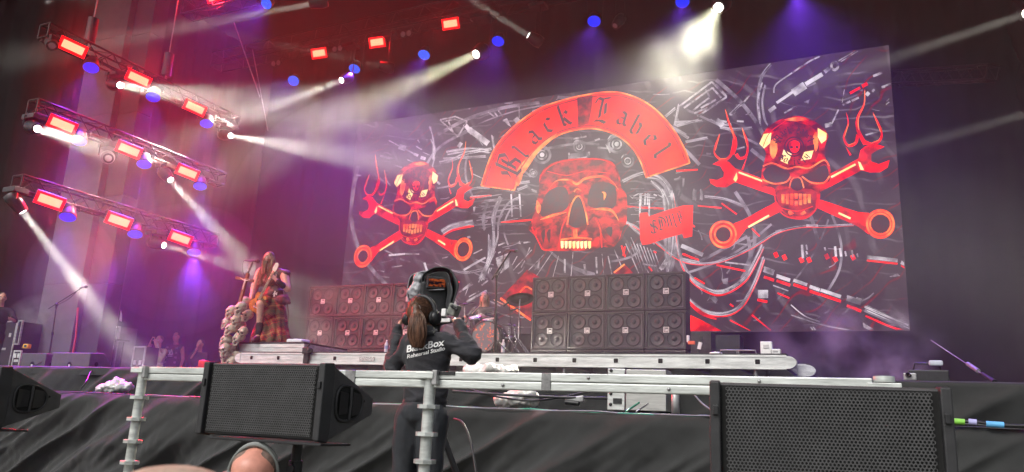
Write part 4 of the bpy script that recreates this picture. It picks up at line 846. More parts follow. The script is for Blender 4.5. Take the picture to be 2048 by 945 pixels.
# ---- equipment beside the right stack
def crate(px, py, w, h, dp, Y, name, label, m=M_BLACKPL, edge=None, z=None, cat='case'):
    """flight case: body, aluminium edges, ball corners, latches"""
    c = at(px, py, Y)
    if Y > 11.35 and c.x < -12.7: h += c.z-LOW_Z; c.z = LOW_Z
    else: h += c.z-FLOOR_Z if c.x < -12 else 0; c.z = FLOOR_Z if c.x < -12 else c.z
    t = thing(name, label, cat, (c.x, Y, c.z), world=True)
    MB().box((c.x, Y+dp/2, c.z+h/2), (w-0.01, dp-0.01, h-0.01), bev=0.006).build('body', m, t)
    if edge:
        for sx in (-1, 1):
            MB().box((c.x+sx*(w/2-0.012), Y+0.004, c.z+h/2), (0.026, 0.03, h), bev=0.004).build('edge', edge, t)
            MB().box((c.x, Y+0.002, c.z+(h-0.013 if sx > 0 else 0.013)), (w-0.056, 0.03, 0.026), bev=0.004).build('edge', edge, t)
        for sx in (-1, 1): MB().box((c.x+sx*w*0.22, Y-0.004, c.z+h*0.72), (0.07, 0.02, 0.09), bev=0.006).build('latch', edge, t)
        MB().box((c.x, Y-0.002, c.z+h*0.45), (0.13, 0.014, 0.05), bev=0.005).build('handle', edge, t)
    return t
crate(1402, 709, 0.36, 0.40, 0.4, 13.6, 'amplifier_head', 'black amplifier box beside the stack at the foot of the screen', M_TOLEX)
crate(1450, 709, 0.55, 0.36, 0.4, 14.6, 'equipment_case', 'low black case below the screen between runway and curtain', M_BLACKPL)
q = at(1398, 690, 13.4); bw = thing('bottle_rack', 'narrow rack of taped bottles beside the speaker stack', 'rack', (q.x, 13.4, RZ), world=True)
MB().box((q.x, 13.4, q.z-0.05), (0.05, 0.05, 0.40), Matrix.Rotation(0.25, 4, 'Y')).build('post', M_BLACKMET, bw); MB().box((q.x+0.02, 13.37, q.z-0.02), (0.06, 0.04, 0.12), Matrix.Rotation(0.25, 4, 'Y')).build('label', M_WHITEPL, bw)
MB().box((q.x-0.12, 13.37, q.z+0.03), (0.12, 0.05, 0.06), bev=0.01).build('tape_roll', mat('orange_tape', (0.75, 0.13, 0.05), 0.6), bw); MB().box((q.x-0.18, 13.38, q.z+0.10), (0.05, 0.05, 0.12), bev=0.01).build('bottle', M_WHITEPL, bw)
for (px, py, w, h, lb) in ((1533, 715, 0.15, 0.17, 'white socket box standing on the end of the runway'), (1551, 715.5, 0.13, 0.07, 'low white junction box beside the taller one on the runway')):
    q = at(px, py, RY+0.15); t = thing('power_box', lb, 'electrical box', (q.x, RY+.15, RZ), world=True); MB().box((q.x, RY+.2, RZ+0.024+h/2), (w, 0.1, h), bev=0.008).build('box', M_WHITEPL, t); MB().box((q.x, RY+.146, RZ+0.024+h*.6), (w*0.5, 0.012, h*0.3), bev=0.003).build('socket', mat('pale_grey', (0.5, 0.5, 0.5), 0.5), t)
for i, px in enumerate((1459, 1493)):
    q = at(px, 712, RY+0.3); tag(MB().tube([(q.x-.13, RY+.3, RZ+0.02), (q.x-.12, RY+.3, RZ+.09), (q.x+.12, RY+.3, RZ+.09), (q.x+.13, RY+.3, RZ+.02)], 0.012, 8).build('grab_handle', M_STEELROPE), '%s steel hoop handle on the runway below the screen' % ('thin', 'farther thin')[i], 'handle')
q = at(1432, 708, RY+0.5); tag(MB().lathe([(0.0, 0.0), (0.09, 0.0), (0.09, 0.05), (0.06, 0.06), (0.0, 0.06)], Matrix.Translation((q.x, RY+.5, RZ+.022)), 18).build('tape_roll', M_WHITEPL), 'roll of white tape lying on the runway', 'tape')
# ---- drum riser and kit
DY = 13.0; dzr = at(975, 708, DY-0.3).z
dr = thing('drum_riser', 'low black platform carrying the drum kit between the stacks', 'riser', (at(985, 700, DY).x, DY, FLOOR_Z), world=True)
ddx = at(985, 700, DY).x
MB().box((ddx, DY+0.7, dzr-0.05), (2.3, 2.0, 0.10), bev=0.01).build('deck_board', M_BLACKPL, dr)
for sx in (-1, 1):
    for sy in (-0.2, 1.6): MB().tube([(ddx+sx*1.05, DY+sy, FLOOR_Z), (ddx+sx*1.05, DY+sy, dzr-0.1)], 0.03, 8).build('leg', M_ALU_DARK, dr)
def drum_art(name, base, c2, c3, scale):
    m, nt, b = _base(name); N, L = nt.nodes, nt.links
    tc = N.new('ShaderNodeTexCoord'); v = N.new('ShaderNodeTexVoronoi'); v.inputs['Scale'].default_value = scale; n1 = N.new('ShaderNodeTexNoise'); n1.inputs['Scale'].default_value = scale*0.9; n1.inputs['Detail'].default_value = 5
    mx = N.new('ShaderNodeVectorMath'); L.new(tc.outputs['Object'], n1.inputs['Vector']); L.new(tc.outputs['Object'], mx.inputs[0]); L.new(n1.outputs['Color'], mx.inputs[1]); L.new(mx.outputs[0], v.inputs['Vector'])
    cr = N.new('ShaderNodeValToRGB'); cr.color_ramp.elements[0].color = (*c3, 1); cr.color_ramp.elements[1].color = (*base, 1); cr.color_ramp.elements[0].position = 0.18; cr.color_ramp.elements[1].position = 0.42
    e = cr.color_ramp.elements.new(0.28); e.color = (*c2, 1); L.new(v.outputs['Distance'], cr.inputs[0]); L.new(cr.outputs[0], b.inputs['Base Color']); b.inputs['Roughness'].default_value = 0.45; return m
M_KICK = drum_art('kick_head_print', (0.16, 0.15, 0.16), (0.62, 0.10, 0.06), (0.85, 0.26, 0.08), 6.5)
M_SHELL = mat('drum_shell_black', (0.03, 0.028, 0.03), 0.25, var=0.2, coat=0.5)
kit = thing('drum_kit', 'black drum kit with printed bass drum head and cymbals between the stacks', 'drum kit', (ddx, DY, dzr), world=True)
def drum(c, d, r, depth, name, head, parent=kit, lugs=8):
    M = axis_m(c, d)
    s_ = MB().lathe([(r, -depth), (r, 0.0)], M, 28).build(name, M_SHELL, parent)
    MB().lathe([(r*0.97, 0.012), (0.0, 0.016)], M, 28).build('head', head, s_)
    MB().lathe([(r*1.05, -0.015), (r*1.06, 0.02), (r*0.98, 0.03), (r*0.96, 0.014)], M, 28).build('hoop', M_CHROME if r < 0.25 else M_SHELL, s_)
    lg = MB()
    for k in range(lugs):
        a_ = 2*pi*k/lugs+0.3; P = lambda rr, h: M @ Vector((rr*cos(a_), rr*sin(a_), h)); lg.tube([P(r*1.05, 0.015), P(r*1.05, -depth*0.35)], 0.006, 5); lg.tube([P(r*1.03, -depth*0.3), P(r*1.03, -depth*0.55)], 0.013, 6)
    lg.build('tension_rods', M_CHROME, s_); return s_
kc = at(972, 673, DY); drum(kc, (0.1, -1, 0.02), 0.285, 0.42, 'bass_drum', M_KICK)
drum(at(950, 636, DY+0.15), (0.0, -0.35, 0.94), 0.13, 0.20, 'tom_drum', M_WHITEPL); drum(at(979, 640, DY+0.15), (0.0, -0.35, 0.94), 0.14, 0.20, 'tom_drum', M_WHITEPL); drum(at(925, 655, DY+0.4), (0.1, -0.2, 0.96), 0.15, 0.16, 'snare_drum', M_WHITEPL); drum(at(1012, 676, DY+0.5), (0, -.1, 1), 0.19, 0.38, 'floor_tom', M_WHITEPL)
M_CYM = mat('cymbal_bronze_dark', (0.10, 0.07, 0.045), 0.35, metal=0.8, var=0.2, scale=20)
def cymbal(px, py, Y, r, tilt, foot_px, stands=True, dark=True):
    c = at(px, py, Y); M = TR(c, Matrix.Rotation(tilt[0], 4, 'X'), Matrix.Rotation(tilt[1], 4, 'Y'))
    s_ = MB().lathe([(0.0, 0.035), (r*0.10, 0.03), (r*0.2, 0.012), (r*0.6, 0.004), (r, -0.006), (r*0.6, 0.0), (r*0.2, 0.006), (0, 0.03)], M, 30).build('cymbal', M_CYM, kit)
    if stands:
        f = Vector((at(foot_px, 700, Y).x, Y, dzr)); st = MB().tube([c, c.lerp(f, 0.35)*1.0, Vector((f.x, f.y, f.z+0.28))], [0.008, 0.010, 0.014], 8)
        for k in range(3): a_ = 2*pi*k/3+0.4; st.tube([(f.x, f.y, f.z+0.30), (f.x+0.22*cos(a_), f.y+0.22*sin(a_), f.z+0.012)], 0.009, 6)
        for q_ in (0.25, 0.5, 0.75): g_ = c.lerp(f, q_*0.7); st.ball(g_, 0.022, 8, 6)
        st.build('cymbal_stand', M_CHROME, s_)
cymbal(929, 609, DY+0.3, 0.20, (0.15, -0.1), 932); cymbal(993, 627, DY+0.25, 0.23, (0.05, 0.1), 1000); cymbal(1040, 599, DY-0.1, 0.26, (-0.25, -0.28), 1036); cymbal(1029, 653, DY+0.1, 0.18, (0.05, 0.08), 1034); cymbal(1018, 651, DY+0.05, 0.16, (0.02, 0.05), 1019)
for (px, py, px2, py2) in ((1007, 613, 1018, 604), (1000, 655, 1004, 662), (1021, 622, 1036, 617)):
    p_, q_ = at(px, py, DY-0.2), at(px2, py2, DY-0.2); MB().tube([p_, q_], [0.022, 0.016], 8).tube([q_, (q_.x+0.1, DY-0.1, dzr)], 0.007, 6).build('drum_microphone', M_BLACKMET, kit)
q = at(1005, 700, DY-0.25)
for i, (px, lb) in enumerate(((1006, 'clear water bottle on the drum riser beside the bass drum'), (772, 'clear water bottle in front of the stack behind the camera operator'), (781, 'smaller water bottle beside another in front of the stack'))):
    Yb = (DY-0.2, 12.3, 12.4)[i]; zb_ = (dzr, RZ+0.02, RZ+0.02)[i]; q = at(px, 700, Yb); hh = (0.24, 0.24, 0.2)[i]
    t = thing('water_bottle', lb, 'bottle', (q.x, Yb, zb_), world=True); zz = max(zb_, at(px, 706, Yb).z)
    MB().lathe([(0.0, 0), (0.034, 0.003), (0.036, 0.02), (0.036, hh*0.7), (0.014, hh*0.88), (0.014, hh*0.92)], Matrix.Translation((q.x, Yb, zz)), 14).build('body', mat('bottle_plastic', (0.62, 0.64, 0.68), 0.2, var=0.1), t)
    MB().lathe([(0.016, hh*0.91), (0.016, hh), (0, hh)], Matrix.Translation((q.x, Yb, zz)), 10).build('cap', M_WHITEPL, t); MB().lathe([(0.0365, hh*.3), (0.0365, hh*.55)], Matrix.Translation((q.x, Yb, zz)), 14).build('label', mat('bottle_label', (0.25, 0.3, 0.5), 0.5), t)
# ---- microphone stands
def mic_stand(label, Y, foot, joint, boom_back, mic, base_z, mic_dir, cable=None, tripod=True, k=1.0):
    f = at(*foot, Y); f.z = base_z; j, bb, mc = at(*joint, Y), at(*boom_back, Y), at(*mic, Y)
    t = thing('microphone_stand', label, 'microphone stand', f, world=True)
    MB().tube([f, f.lerp(j, 0.55)], 0.016*k, 8).tube([f.lerp(j, 0.5), j], 0.011*k, 8).build('pole', M_BLACKMET, t); MB().tube([bb, mc], 0.009*k, 8).build('boom', M_BLACKMET, t)
    MB().ball(j, 0.035, 10, 8).tube([j-Zv*0.08, j], 0.02, 8).build('boom_joint', M_BLACKMET, t); MB().tube([f.lerp(j, .52), f.lerp(j, .57)], 0.024, 10).build('height_clamp', M_BLACKMET, t)
    if tripod:
        lg = [MB().tube([f+Zv*0.25, f+Vector((0.28*cos(a_), 0.28*sin(a_), 0.012))], 0.010, 6).build('leg', M_BLACKMET, t) for a_ in (0.3, 2.4, 4.5)]
    d_ = Vector(mic_dir).normalized(); M = axis_m(mc, d_)
    m_ = MB().lathe([(0.010, -0.10), (0.013, -0.08), (0.018, 0.06), (0.024, 0.075)], M, 14).build('microphone', M_BLACKMET, t)
    MB().lathe([(0.024, 0.072), (0.029, 0.09), (0.027, 0.12), (0.015, 0.14), (0, 0.143)], M, 14).build('grille_ball', M_BLACKPL, m_)
    cb = cable or [M @ Vector((0, 0, -0.1)), (M @ Vector((0, 0, -0.16)))-Zv*0.05, mc.lerp(bb, 0.4)-Zv*0.06, j-Zv*0.02]
    MB().tube(curve_pts(cb, 6), 0.006, 6).build('cable', M_BLACKPL, t); return t
mic_stand('black boom microphone stand above the floor monitors by the flight cases', 9.75, (95, 735), (113.5, 609), (97, 618), (166, 575), FLOOR_Z, (0.97, -0.1, 0.02))
mic_stand('tall black boom microphone stand in front of the drum kit', 11.2, (990, 708), (993, 553), (984, 560), (1022, 502), RZ+0.02, (0.75, -0.2, -0.1), k=1.7)
# ---- floor monitors on the stage edge
def wedge(px0, px1, Y, h, dp, label, yaw=0.0):
    a_, b_ = at(px0, 733, Y), at(px1, 733, Y); w = b_.x-a_.x; t = thing('floor_monitor', label, 'stage monitor', ((a_.x+b_.x)/2, Y, FLOOR_Z), yaw, group='floor monitors on the stage edge')
    prof = [(0, 0), (0.06, 0.0), (dp, 0), (dp, h*0.25), (dp*0.55, h), (0.0, h*0.94)]
    mb = MB(); vs = [Vector((sx*w/2, y, z)) for sx in (-1, 1) for y, z in prof]; n = len(prof)
    mb.add(vs, [list(range(n)), list(range(2*n-1, n-1, -1))]+[(i, n+i, n+(i+1) % n, (i+1) % n) for i in range(n)]); o = mb.build('cabinet', mat('monitor_grey', (0.075, 0.078, 0.078), 0.75, var=0.12, scale=8, bump=0.2, bscale=180), t, loc=(0, 0, 0))
    bv = o.modifiers.new('b', 'BEVEL'); bv.width = 0.012; bv.segments = 2
    MB().lathe([(0.0, 0.0), (0.045, 0.0), (0.05, 0.006), (0.055, 0.0)], TR((0.0, -0.004, h*0.28), Matrix.Rotation(radians(90), 4, 'X')), 16).build('connector_dish', M_HOLE, t, loc=(0, 0, 0))
    MB().box((w*0.02, -0.012, h*0.22), (0.035, 0.03, 0.04), bev=0.006).build('plug', M_WHITEPL, t, loc=(0, 0, 0)); MB().lathe([(0.0, 0.004), (0.04, 0.0)], TR((w/2+0.001, dp*0.3, h*0.35), Matrix.Rotation(radians(90), 4, 'Y')), 16).build('side_socket', M_HOLE, t, loc=(0, 0, 0))
wedge(43, 85, 9.6, 0.32, 0.5, 'smaller dark grey floor monitor beside the black flight case', 0.12); wedge(101, 177, 9.55, 0.33, 0.5, 'wide dark grey floor monitor in front of the white covered boxes')
# ---- cases and covered gear on the far side
crate(8, 697, 0.62, 0.62, 0.6, 11.0, 'rack_case', 'black rack case with silver edge frame behind the small flight case', M_BLACKPL, M_SILVER)
q = at(33, 690, 10.9); t = thing('silver_rack', 'upright silver rack frame leaning on the black rack case', 'rack', (q.x, 10.9, q.z), world=True)
zt = at(33, 641, 10.9).z; hw = 0.07
for sx in (-1, 1): MB().box((q.x+sx*hw, 10.9, (q.z+zt)/2), (0.03, 0.04, zt-q.z), bev=0.005).build('upright', M_SILVER, t)
for zz in (q.z+0.015, zt-0.015): MB().box((q.x, 10.9, zz), (hw*2-0.031, 0.036, 0.03), bev=0.004).build('cross_bar', M_SILVER, t)
MB().box((q.x, 10.93, (q.z+zt)/2), (hw*2-0.034, 0.02, zt-q.z-0.07)).build('panel', M_BLACKPL, t)
crate(30, 734, 0.24, 0.32, 0.3, 9.75, 'flight_case', 'small black flight case with silver corners next to the floor monitors', M_BLACKPL, M_SILVER)
q = at(54, 693, 9.9); t = thing('hand_tool', 'yellow power tool lying behind the smaller floor monitor', 'tool', (q.x, 9.9, q.z-0.06), world=True); MY = mat('yellow_plastic', (0.75, 0.42, 0.04), 0.4)
MB().box((q.x, 9.9, q.z), (0.15, 0.09, 0.09), bev=0.02).build('body', MY, t); MB().tube([(q.x-.06, 9.9, q.z), (q.x-.14, 9.9, q.z-.03)], 0.025, 8).build('grip', M_BLACKPL, t); MB().box((q.x+.02, 9.853, q.z), (0.07, 0.01, 0.05)).build('label', M_BLACKPL, t)
M_COVER = mat('white_cover_sheet', (0.62, 0.62, 0.63), 0.6, var=0.1, bump=0.4, bscale=9)
def lump(px, py, w, h, dp, Y, m, name, label, cat, disp=0.02, ds=5.0, base_z=None, vox=0.02):
    c = at(px, py, Y); mb = MB().box((c.x, Y, c.z), (w, dp, h), bev=min(w, h, dp)*0.18)
    return tag(blob(name, mb, m, None, vox, 3, disp, ds), label, cat)
lump(168, 658, 0.34, 0.46, 0.3, 12.6, M_COVER, 'covered_monitor', 'white sheet-covered box on the table farther from the performer', 'covered box'); lump(202, 661, 0.52, 0.38, 0.4, 12.4, M_COVER, 'covered_console', 'wide console under a white cover sheet beside the crew', 'covered console', 0.035)
q = at(185, 676, 12.4); t = thing('side_table', 'dark table carrying the two white covered boxes', 'table', (q.x, 12.5, LOW_Z), world=True); zt = at(190, 675, 12.2).z
MB().box((q.x+0.1, 12.5, zt-0.02), (1.25, 0.7, 0.035), bev=0.006).build('table_top', M_BLACKPL, t)
for sx in (-0.45, 0.62):
    for sy in (-.28, .28): MB().tube([(q.x+sx, 12.5+sy, LOW_Z), (q.x+sx, 12.5+sy, zt-.04)], 0.018, 8).build('leg', M_BLACKMET, t)
lump(188, 708, 0.60, 0.75, 0.3, 12.1, mat('pale_pink_case', (0.42, 0.38, 0.40), 0.6, var=0.1), 'pale_case', 'pale boxy case under the table of covered boxes', 'case', 0.01)
crate(216, 733, 0.42, 0.95, 0.5, 12.7, 'rack_case', 'tall grey equipment rack at the end of the covered table', mat('rack_grey', (0.12, 0.12, 0.125), 0.6, var=0.2), M_ALU_DARK)
q = at(152, 672, 11.6); q2 = at(156, 616, 11.6); tag(MB().tube([(q.x, 11.6, LOW_Z), q, q2], 0.022, 10).build('red_pole', mat('red_paint', (0.60, 0.04, 0.06), 0.5)), 'upright red pole beside the white covered boxes', 'pole')
q = at(236, 650, 12.2); t = thing('small_flag', 'pointed white pennant on a thin mast near the crew', 'flag', (q.x, 12.2, FLOOR_Z), world=True); z2 = at(236, 621, 12.2).z
MB().tube([(q.x, 12.2, LOW_Z), (q.x, 12.2, z2)], 0.01, 6).build('mast', M_BLACKMET, t); MB().add([(q.x+.012, 12.2, z2), (q.x+.09, 12.19, z2-.12), (q.x+.1, 12.2, z2-.27), (q.x+.012, 12.2, z2-.24), (q.x+.012, 12.208, z2), (q.x+.09, 12.198, z2-.12), (q.x+.1, 12.208, z2-.27), (q.x+.012, 12.208, z2-.24)], [(0, 1, 2, 3), (7, 6, 5, 4), (0, 4, 5, 1), (1, 5, 6, 2), (2, 6, 7, 3)]).build('cloth', M_WHITEPL, t)
crate(274, 733, 0.36, 0.42, 0.35, 11.5, 'flight_case', 'small dark case with bright latches beside the crew', M_BLACKPL, M_ALU_DARK)
q = at(366, 735, 10.2); tag(blob('cloth_heap', MB().ball((q.x, 10.2, FLOOR_Z+0.05), (0.26, 0.14, 0.05)), mat('pink_cloth', (0.72, 0.22, 0.30), 0.8), None, 0.015, 2, 0.02, 12), 'flat pink cloth lying on the stage in front of the crew', 'cloth')
# ---- fog machine and guy wire on the other side
q = at(1848, 757, 9.9); t = thing('fog_machine', 'black fog machine on the stage edge blowing smoke below the screen corner', 'fog machine', (q.x, 9.9, FLOOR_Z), world=True)
MB().box((q.x+.05, 10.0, FLOOR_Z+0.13), (0.40, 0.25, 0.14), bev=0.015).build('body', M_BLACKMET, t); MB().box((q.x-.14, 9.86, FLOOR_Z+.12), (0.13, 0.04, 0.08), bev=0.01).build('front_plate', M_ALU_DARK, t)
MB().lathe([(0.02, 0), (0.03, .05), (.022, .05), (.015, 0)], axis_m((q.x-.14, 9.83, FLOOR_Z+.13), (-.5, -1, 0.1)), 12).build('nozzle', M_BLACKMET, t); MB().tube([(q.x-.1, 10, FLOOR_Z+.2), (q.x-.08, 10, FLOOR_Z+.28), (q.x+.16, 10, FLOOR_Z+.28), (q.x+.18, 10, FLOOR_Z+.2)], .012, 6).build('handle', M_BLACKMET, t)
MB().box((q.x+.13, 9.95, FLOOR_Z+.28), (.14, .1, .06), bev=.02).build('canister', mat('pale_blue', (.45, .48, .55), .5), t)
for sx in (-.12, .2): MB().box((q.x+sx, 9.9, FLOOR_Z+0.03), (0.04, 0.2, 0.06)).build('foot', M_ALU_DARK, t)
a_, b_ = at(1880, 690, 12.5), at(1996, 757, 9.6); b_.z = FLOOR_Z+0.03; t = thing('guy_wire', 'steel guy wire with turnbuckle running down to the stage edge', 'guy wire', b_, world=True)
MB().tube([at(1862, 681, 13.0), b_], 0.007, 6).build('cable', M_STEELROPE, t); MB().tube([a_.lerp(b_, .55), a_.lerp(b_, .72)], .026, 8).build('sleeve', M_ALU_DARK, t); MB().tube([a_.lerp(b_, .78), a_.lerp(b_, .95)], [.02, .03], 8).build('turnbuckle', M_BLACKMET, t); MB().box(b_+Vector((0, 0, 0)), (.16, .1, .04), bev=.01).build('anchor_plate', M_BLACKMET, t)
# slim truss behind the right edge of the screen
truss(at(1792, 157, 19.6), at(1985, 146, 17.6), 'far_truss', 'slim truss in the dark beside the upper corner of the screen', w=0.3)
for i, (pa, pb, Y) in enumerate((((505, 100), (536, 262), 14.0), ((468, 45), (520, 195), 12.6), ((296, 0), (278, 120), 13.5), ((262, 190), (190, 620), 13.0), ((432, 370), (205, 388), 13.3))):
    if i == 4: continue
    tag(MB().tube([at(*pa, Y), at(*pb, Y)], 0.012, 6).build('hanging_cable', M_STEELROPE), ('long thin steel cable slanting down in front of the dark backdrop', 'thin steel cable hanging from the front truss', 'steel cable hanging above the highest side truss', 'long steel cable hanging past all three side trusses')[i], 'cable')
def hoist(px, py, Y, label):
    p_ = at(px, py, Y); t = thing('chain_hoist', label, 'chain hoist', p_, world=True); MB().tube([p_-Zv*.28, p_+Zv*.28], .11, 14).build('motor', M_BLACKMET, t); MB().tube([p_+Zv*.28, p_+Zv*6], .014, 6).build('chain', M_STEELROPE, t); MB().tube(curve_pts([p_-Zv*.28, p_-Zv*.38, p_-Zv*.36+Vector((.05, 0, 0))], 5), .016, 6).build('hook', M_STEELROPE, t)
p_ = atx(183, 62, TX); hoist(183, 62, p_.y, 'dark chain hoist standing off the highest side truss before the tower'); p_ = atx(335, 130, TX); hoist(335, 130, p_.y, 'dark chain hoist above the far half of the highest side truss')
for i, (px, py) in enumerate(((552, 127), (675, 98), (812, 68), (952, 37))):
    p_ = at(px, py, BY-.25); t = thing('blinder', 'pair of unlit round blinder lamps, %s along the rear truss' % NTH[i], 'stage light', p_, world=True, group='unlit blinder pairs')
    for sx in (-1, 1):
        c = p_+Vector((sx*.10, 0, 0)); M = axis_m(c, (0.1, -1, -.3)); MB().lathe([(.03, -.12), (.09, -.05), (.095, .01), (.085, .012)], M, 16).build('reflector', M_BLACKMET, t); MB().lathe([(.083, .0), (.05, -.02), (0, -.028)], M, 16).build('bulb', M_LENS_DIM, t)
    MB().tube([p_-Vector((.2, -.05, 0)), p_+Vector((.2, .05, 0))], .015, 6).tube([p_+Yv*.05, Vector((p_.x, BY, zb-.25))], .015, 6).build('bracket', M_BLACKMET, t)
# ---- ledge: cables, bags, metal box
def cable_run(pts, r, m, label, name='cable', Y=None): return tag(MB().tube(curve_pts(pts, 8), r, 7).build(name, m), label, 'cable')
M_GREENC = mat('green_cable', (0.03, 0.22, 0.14), 0.5); M_GREYC = mat('grey_cable', (0.16, 0.16, 0.18), 0.5); M_BLACKC = mat('black_cable', (0.018, 0.018, 0.02), 0.5)
def ledge_line(x0, x1, y, z, wob, seed, n=26): return [(x0+(x1-x0)*i/n, y+wob*noise.noise(Vector((i*.55, seed, 0))), z+0.010+abs(noise.noise(Vector((i*.6, seed, 4))))*wob*0.25) for i in range(n+1)]
for i, (xa, xb, y, r, m, lb) in enumerate(((-12.5, 1.2, 8.10, .011, M_BLACKC, 'black cable lying along the front lip of the ledge'), (-7.5, -1.2, 8.05, .010, M_GREENC, 'green cable snaking along the ledge behind the camera operator'), (-9.8, -3.5, 8.12, .009, M_GREYC, 'grey cable lying along the middle of the ledge'), (-11.6, -6.0, 8.2, .009, M_GREENC, 'green cable along the ledge by the railing corner'), (-5.2, 1.5, 8.16, .013, M_BLACKC, 'thick black cable on the ledge below the runway end'), (-6.6, 0.4, 8.02, .008, M_GREYC, 'thin grey cable nearest the ledge lip'))):
    cable_run(ledge_line(xa, xb, y, LEDGE_Z, 0.12, i*3.1), r, m, lb)
cable_run([at(905, 783, 8.3), at(1010, 790, 8.25), at(1120, 795, 8.3), at(1215, 797, 8.4)], 0.016, M_BLACKC, 'black cable stretched from the operator to the metal box')
cable_run([at(940, 779, 8.4), at(1000, 795, 8.3), at(1080, 801, 8.3), at(1190, 781, 8.6)], 0.012, M_BLACKC, 'drooping black cable under the railing beam')
cable_run([at(1252, 823, 8.1), at(1278, 806, 8.5)], 0.012, M_GREENC, 'short green cable rising beside the metal box'); cable_run([at(1272, 824, 8.1), at(1296, 808, 8.5)], 0.009, M_GREYC, 'short grey cable rising beside the metal box')
cable_run([at(160, 780, 8.4), at(173, 762, 8.5), at(183, 742, 8.9), at(203, 735, 9.2)], 0.011, M_BLACKC, 'black cable curving up from the ledge to the wide floor monitor')
cable_run([at(908, 838, 6.6), at(925, 846, 6.5), at(940, 880, 6.4), at(952, 945, 6.3), at(957, 1010, 6.2)], 0.011, M_BLACKC, 'dark cable trailing down behind the operator')
cable_run([at(1384, 783, 8.2), at(1405, 808, 8.1), at(1440, 832, 8.0)], 0.010, M_GREYC, 'grey cable hanging beside the far speaker')
tp = Vector((at(1925, 843, 8.0).x, 8.0, LEDGE_Z+.03))
for i, (px, py, w, m, lb) in enumerate(((1915, 843, .11, mat('green_tape', (.25, .62, .08), .6), 'green tape flag on the ledge cable'), (1990, 849, .13, mat('blue_tape', (.12, .42, .75), .6), 'light blue tape flag on the ledge cable'), (1945, 844, .06, mat('lilac_tape', (.45, .45, .75), .6), 'small lilac tape band between two brighter tapes'))):
    p_ = at(px, py, 7.9); tag(MB().tube([p_-Vector((w*.5, 0, 0)), p_+Vector((w*.5, 0, -.004))], .026, 10).build('tape_flag', m), lb, 'tape')
cable_run([at(1890, 844, 7.92), at(1945, 844, 7.9), at(1995, 850, 7.9), at(2060, 853, 7.9)], .014, M_BLACKC, 'black cable with coloured tape flags along the ledge'); cable_run([at(1890, 849, 7.95), at(1960, 850, 7.95), at(2060, 856, 7.93)], .014, M_GREYC, 'grey cable below the taped one')
M_BAG = mat('clear_plastic_bag', (0.60, 0.60, 0.57), 0.3, var=0.15, bump=0.5, bscale=14, coat=0.3)
def bag(px, py, w, h, dp, Y, label, seed=0):
    c = at(px, py, Y); mb = MB().ball((c.x, Y, c.z), (w/2, dp/2, h/2), 18, 12).ball((c.x-w*.25, Y, c.z-h*.1), (w*.3, dp*.5, h*.42)).ball((c.x+w*.25, Y, c.z+h*.05), (w*.28, dp*.45, h*.4)).ball((c.x+w*.05*seed, Y, c.z+h*.42), (w*.14, dp*.2, h*.25))
    return tag(blob('plastic_bag', mb, M_BAG, None, 0.016, 1, 0.07, 7.0), label, 'bag')
bag(232, 775, .62, .19, .3, 8.35, 'crumpled white plastic bag on the ledge beside the railing corner', 2); bag(1038, 797, .48, .26, .3, 8.5, 'crumpled clear plastic sheet behind the railing beam on the ledge', -1); bag(985, 742, .78, .16, .3, 9.4, 'clear plastic sheeting on the stage under the runway', 1)
q0, q1 = at(1216, 812, 8.6), at(1334, 770, 8.6); t = thing('metal_box', 'brushed metal control box standing on the ledge behind the railing', 'metal box', (q0.x, 8.6, LEDGE_Z), world=True); zt = at(1216, 738, 8.6).z
MB().box(((q0.x+q1.x)/2+.1, 8.72, (LEDGE_Z+.06+zt)/2), (q1.x-q0.x-.22, .25, zt-LEDGE_Z-.07), bev=.006).build('body', mat('brushed_metal', (.45, .45, .43), .45, metal=.5, var=.12, stretch=(1, 1, 12)), t)
MB().box((q0.x+.1, 8.6, (LEDGE_Z+.06+zt)/2), (.2, .05, zt-LEDGE_Z-.06), bev=.006).build('face_plate', M_SILVER, t); MB().box((q0.x+.12, 8.57, LEDGE_Z+.16), (.1, .012, .06)).build('label', M_BLACKPL, t)
for zz in (.12, .24, .5): MB().lathe([(0, .01), (.018, .008), (.02, 0)], axis_m((q0.x+.04, 8.572, LEDGE_Z+zz), (0, -1, 0)), 10).build('knob', M_BLACKMET, t)
for sx in (0.1, q1.x-q0.x-.15): MB().box((q0.x+sx, 8.68, LEDGE_Z+.03), (.06, .16, .06)).build('foot', M_BLACKPL, t)
q = at(1150, 800, 8.35); t = thing('cable_clamp', 'grey coupler clamp hanging on the cables under the railing beam', 'clamp', q, world=True); MB().box(q, (.22, .07, .07), Matrix.Rotation(-.15, 4, 'Y'), bev=.015).build('body', M_ALU_DARK, t); MB().tube([q-Vector((.1, .03, .03)), q+Vector((.06, -.03, -.04))], .03, 8).build('jaw', M_BLACKMET, t)
q = at(1351, 818, 8.3); tag(MB().lathe([(0, 0), (.045, 0), (.045, .26), (.03, .27), (.03, .3), (0, .3)], Matrix.Translation((q.x, 8.3, LEDGE_Z)), 14).build('stand_spigot', M_ALU_DARK), 'short round metal stand foot beside the metal box', 'stand foot')
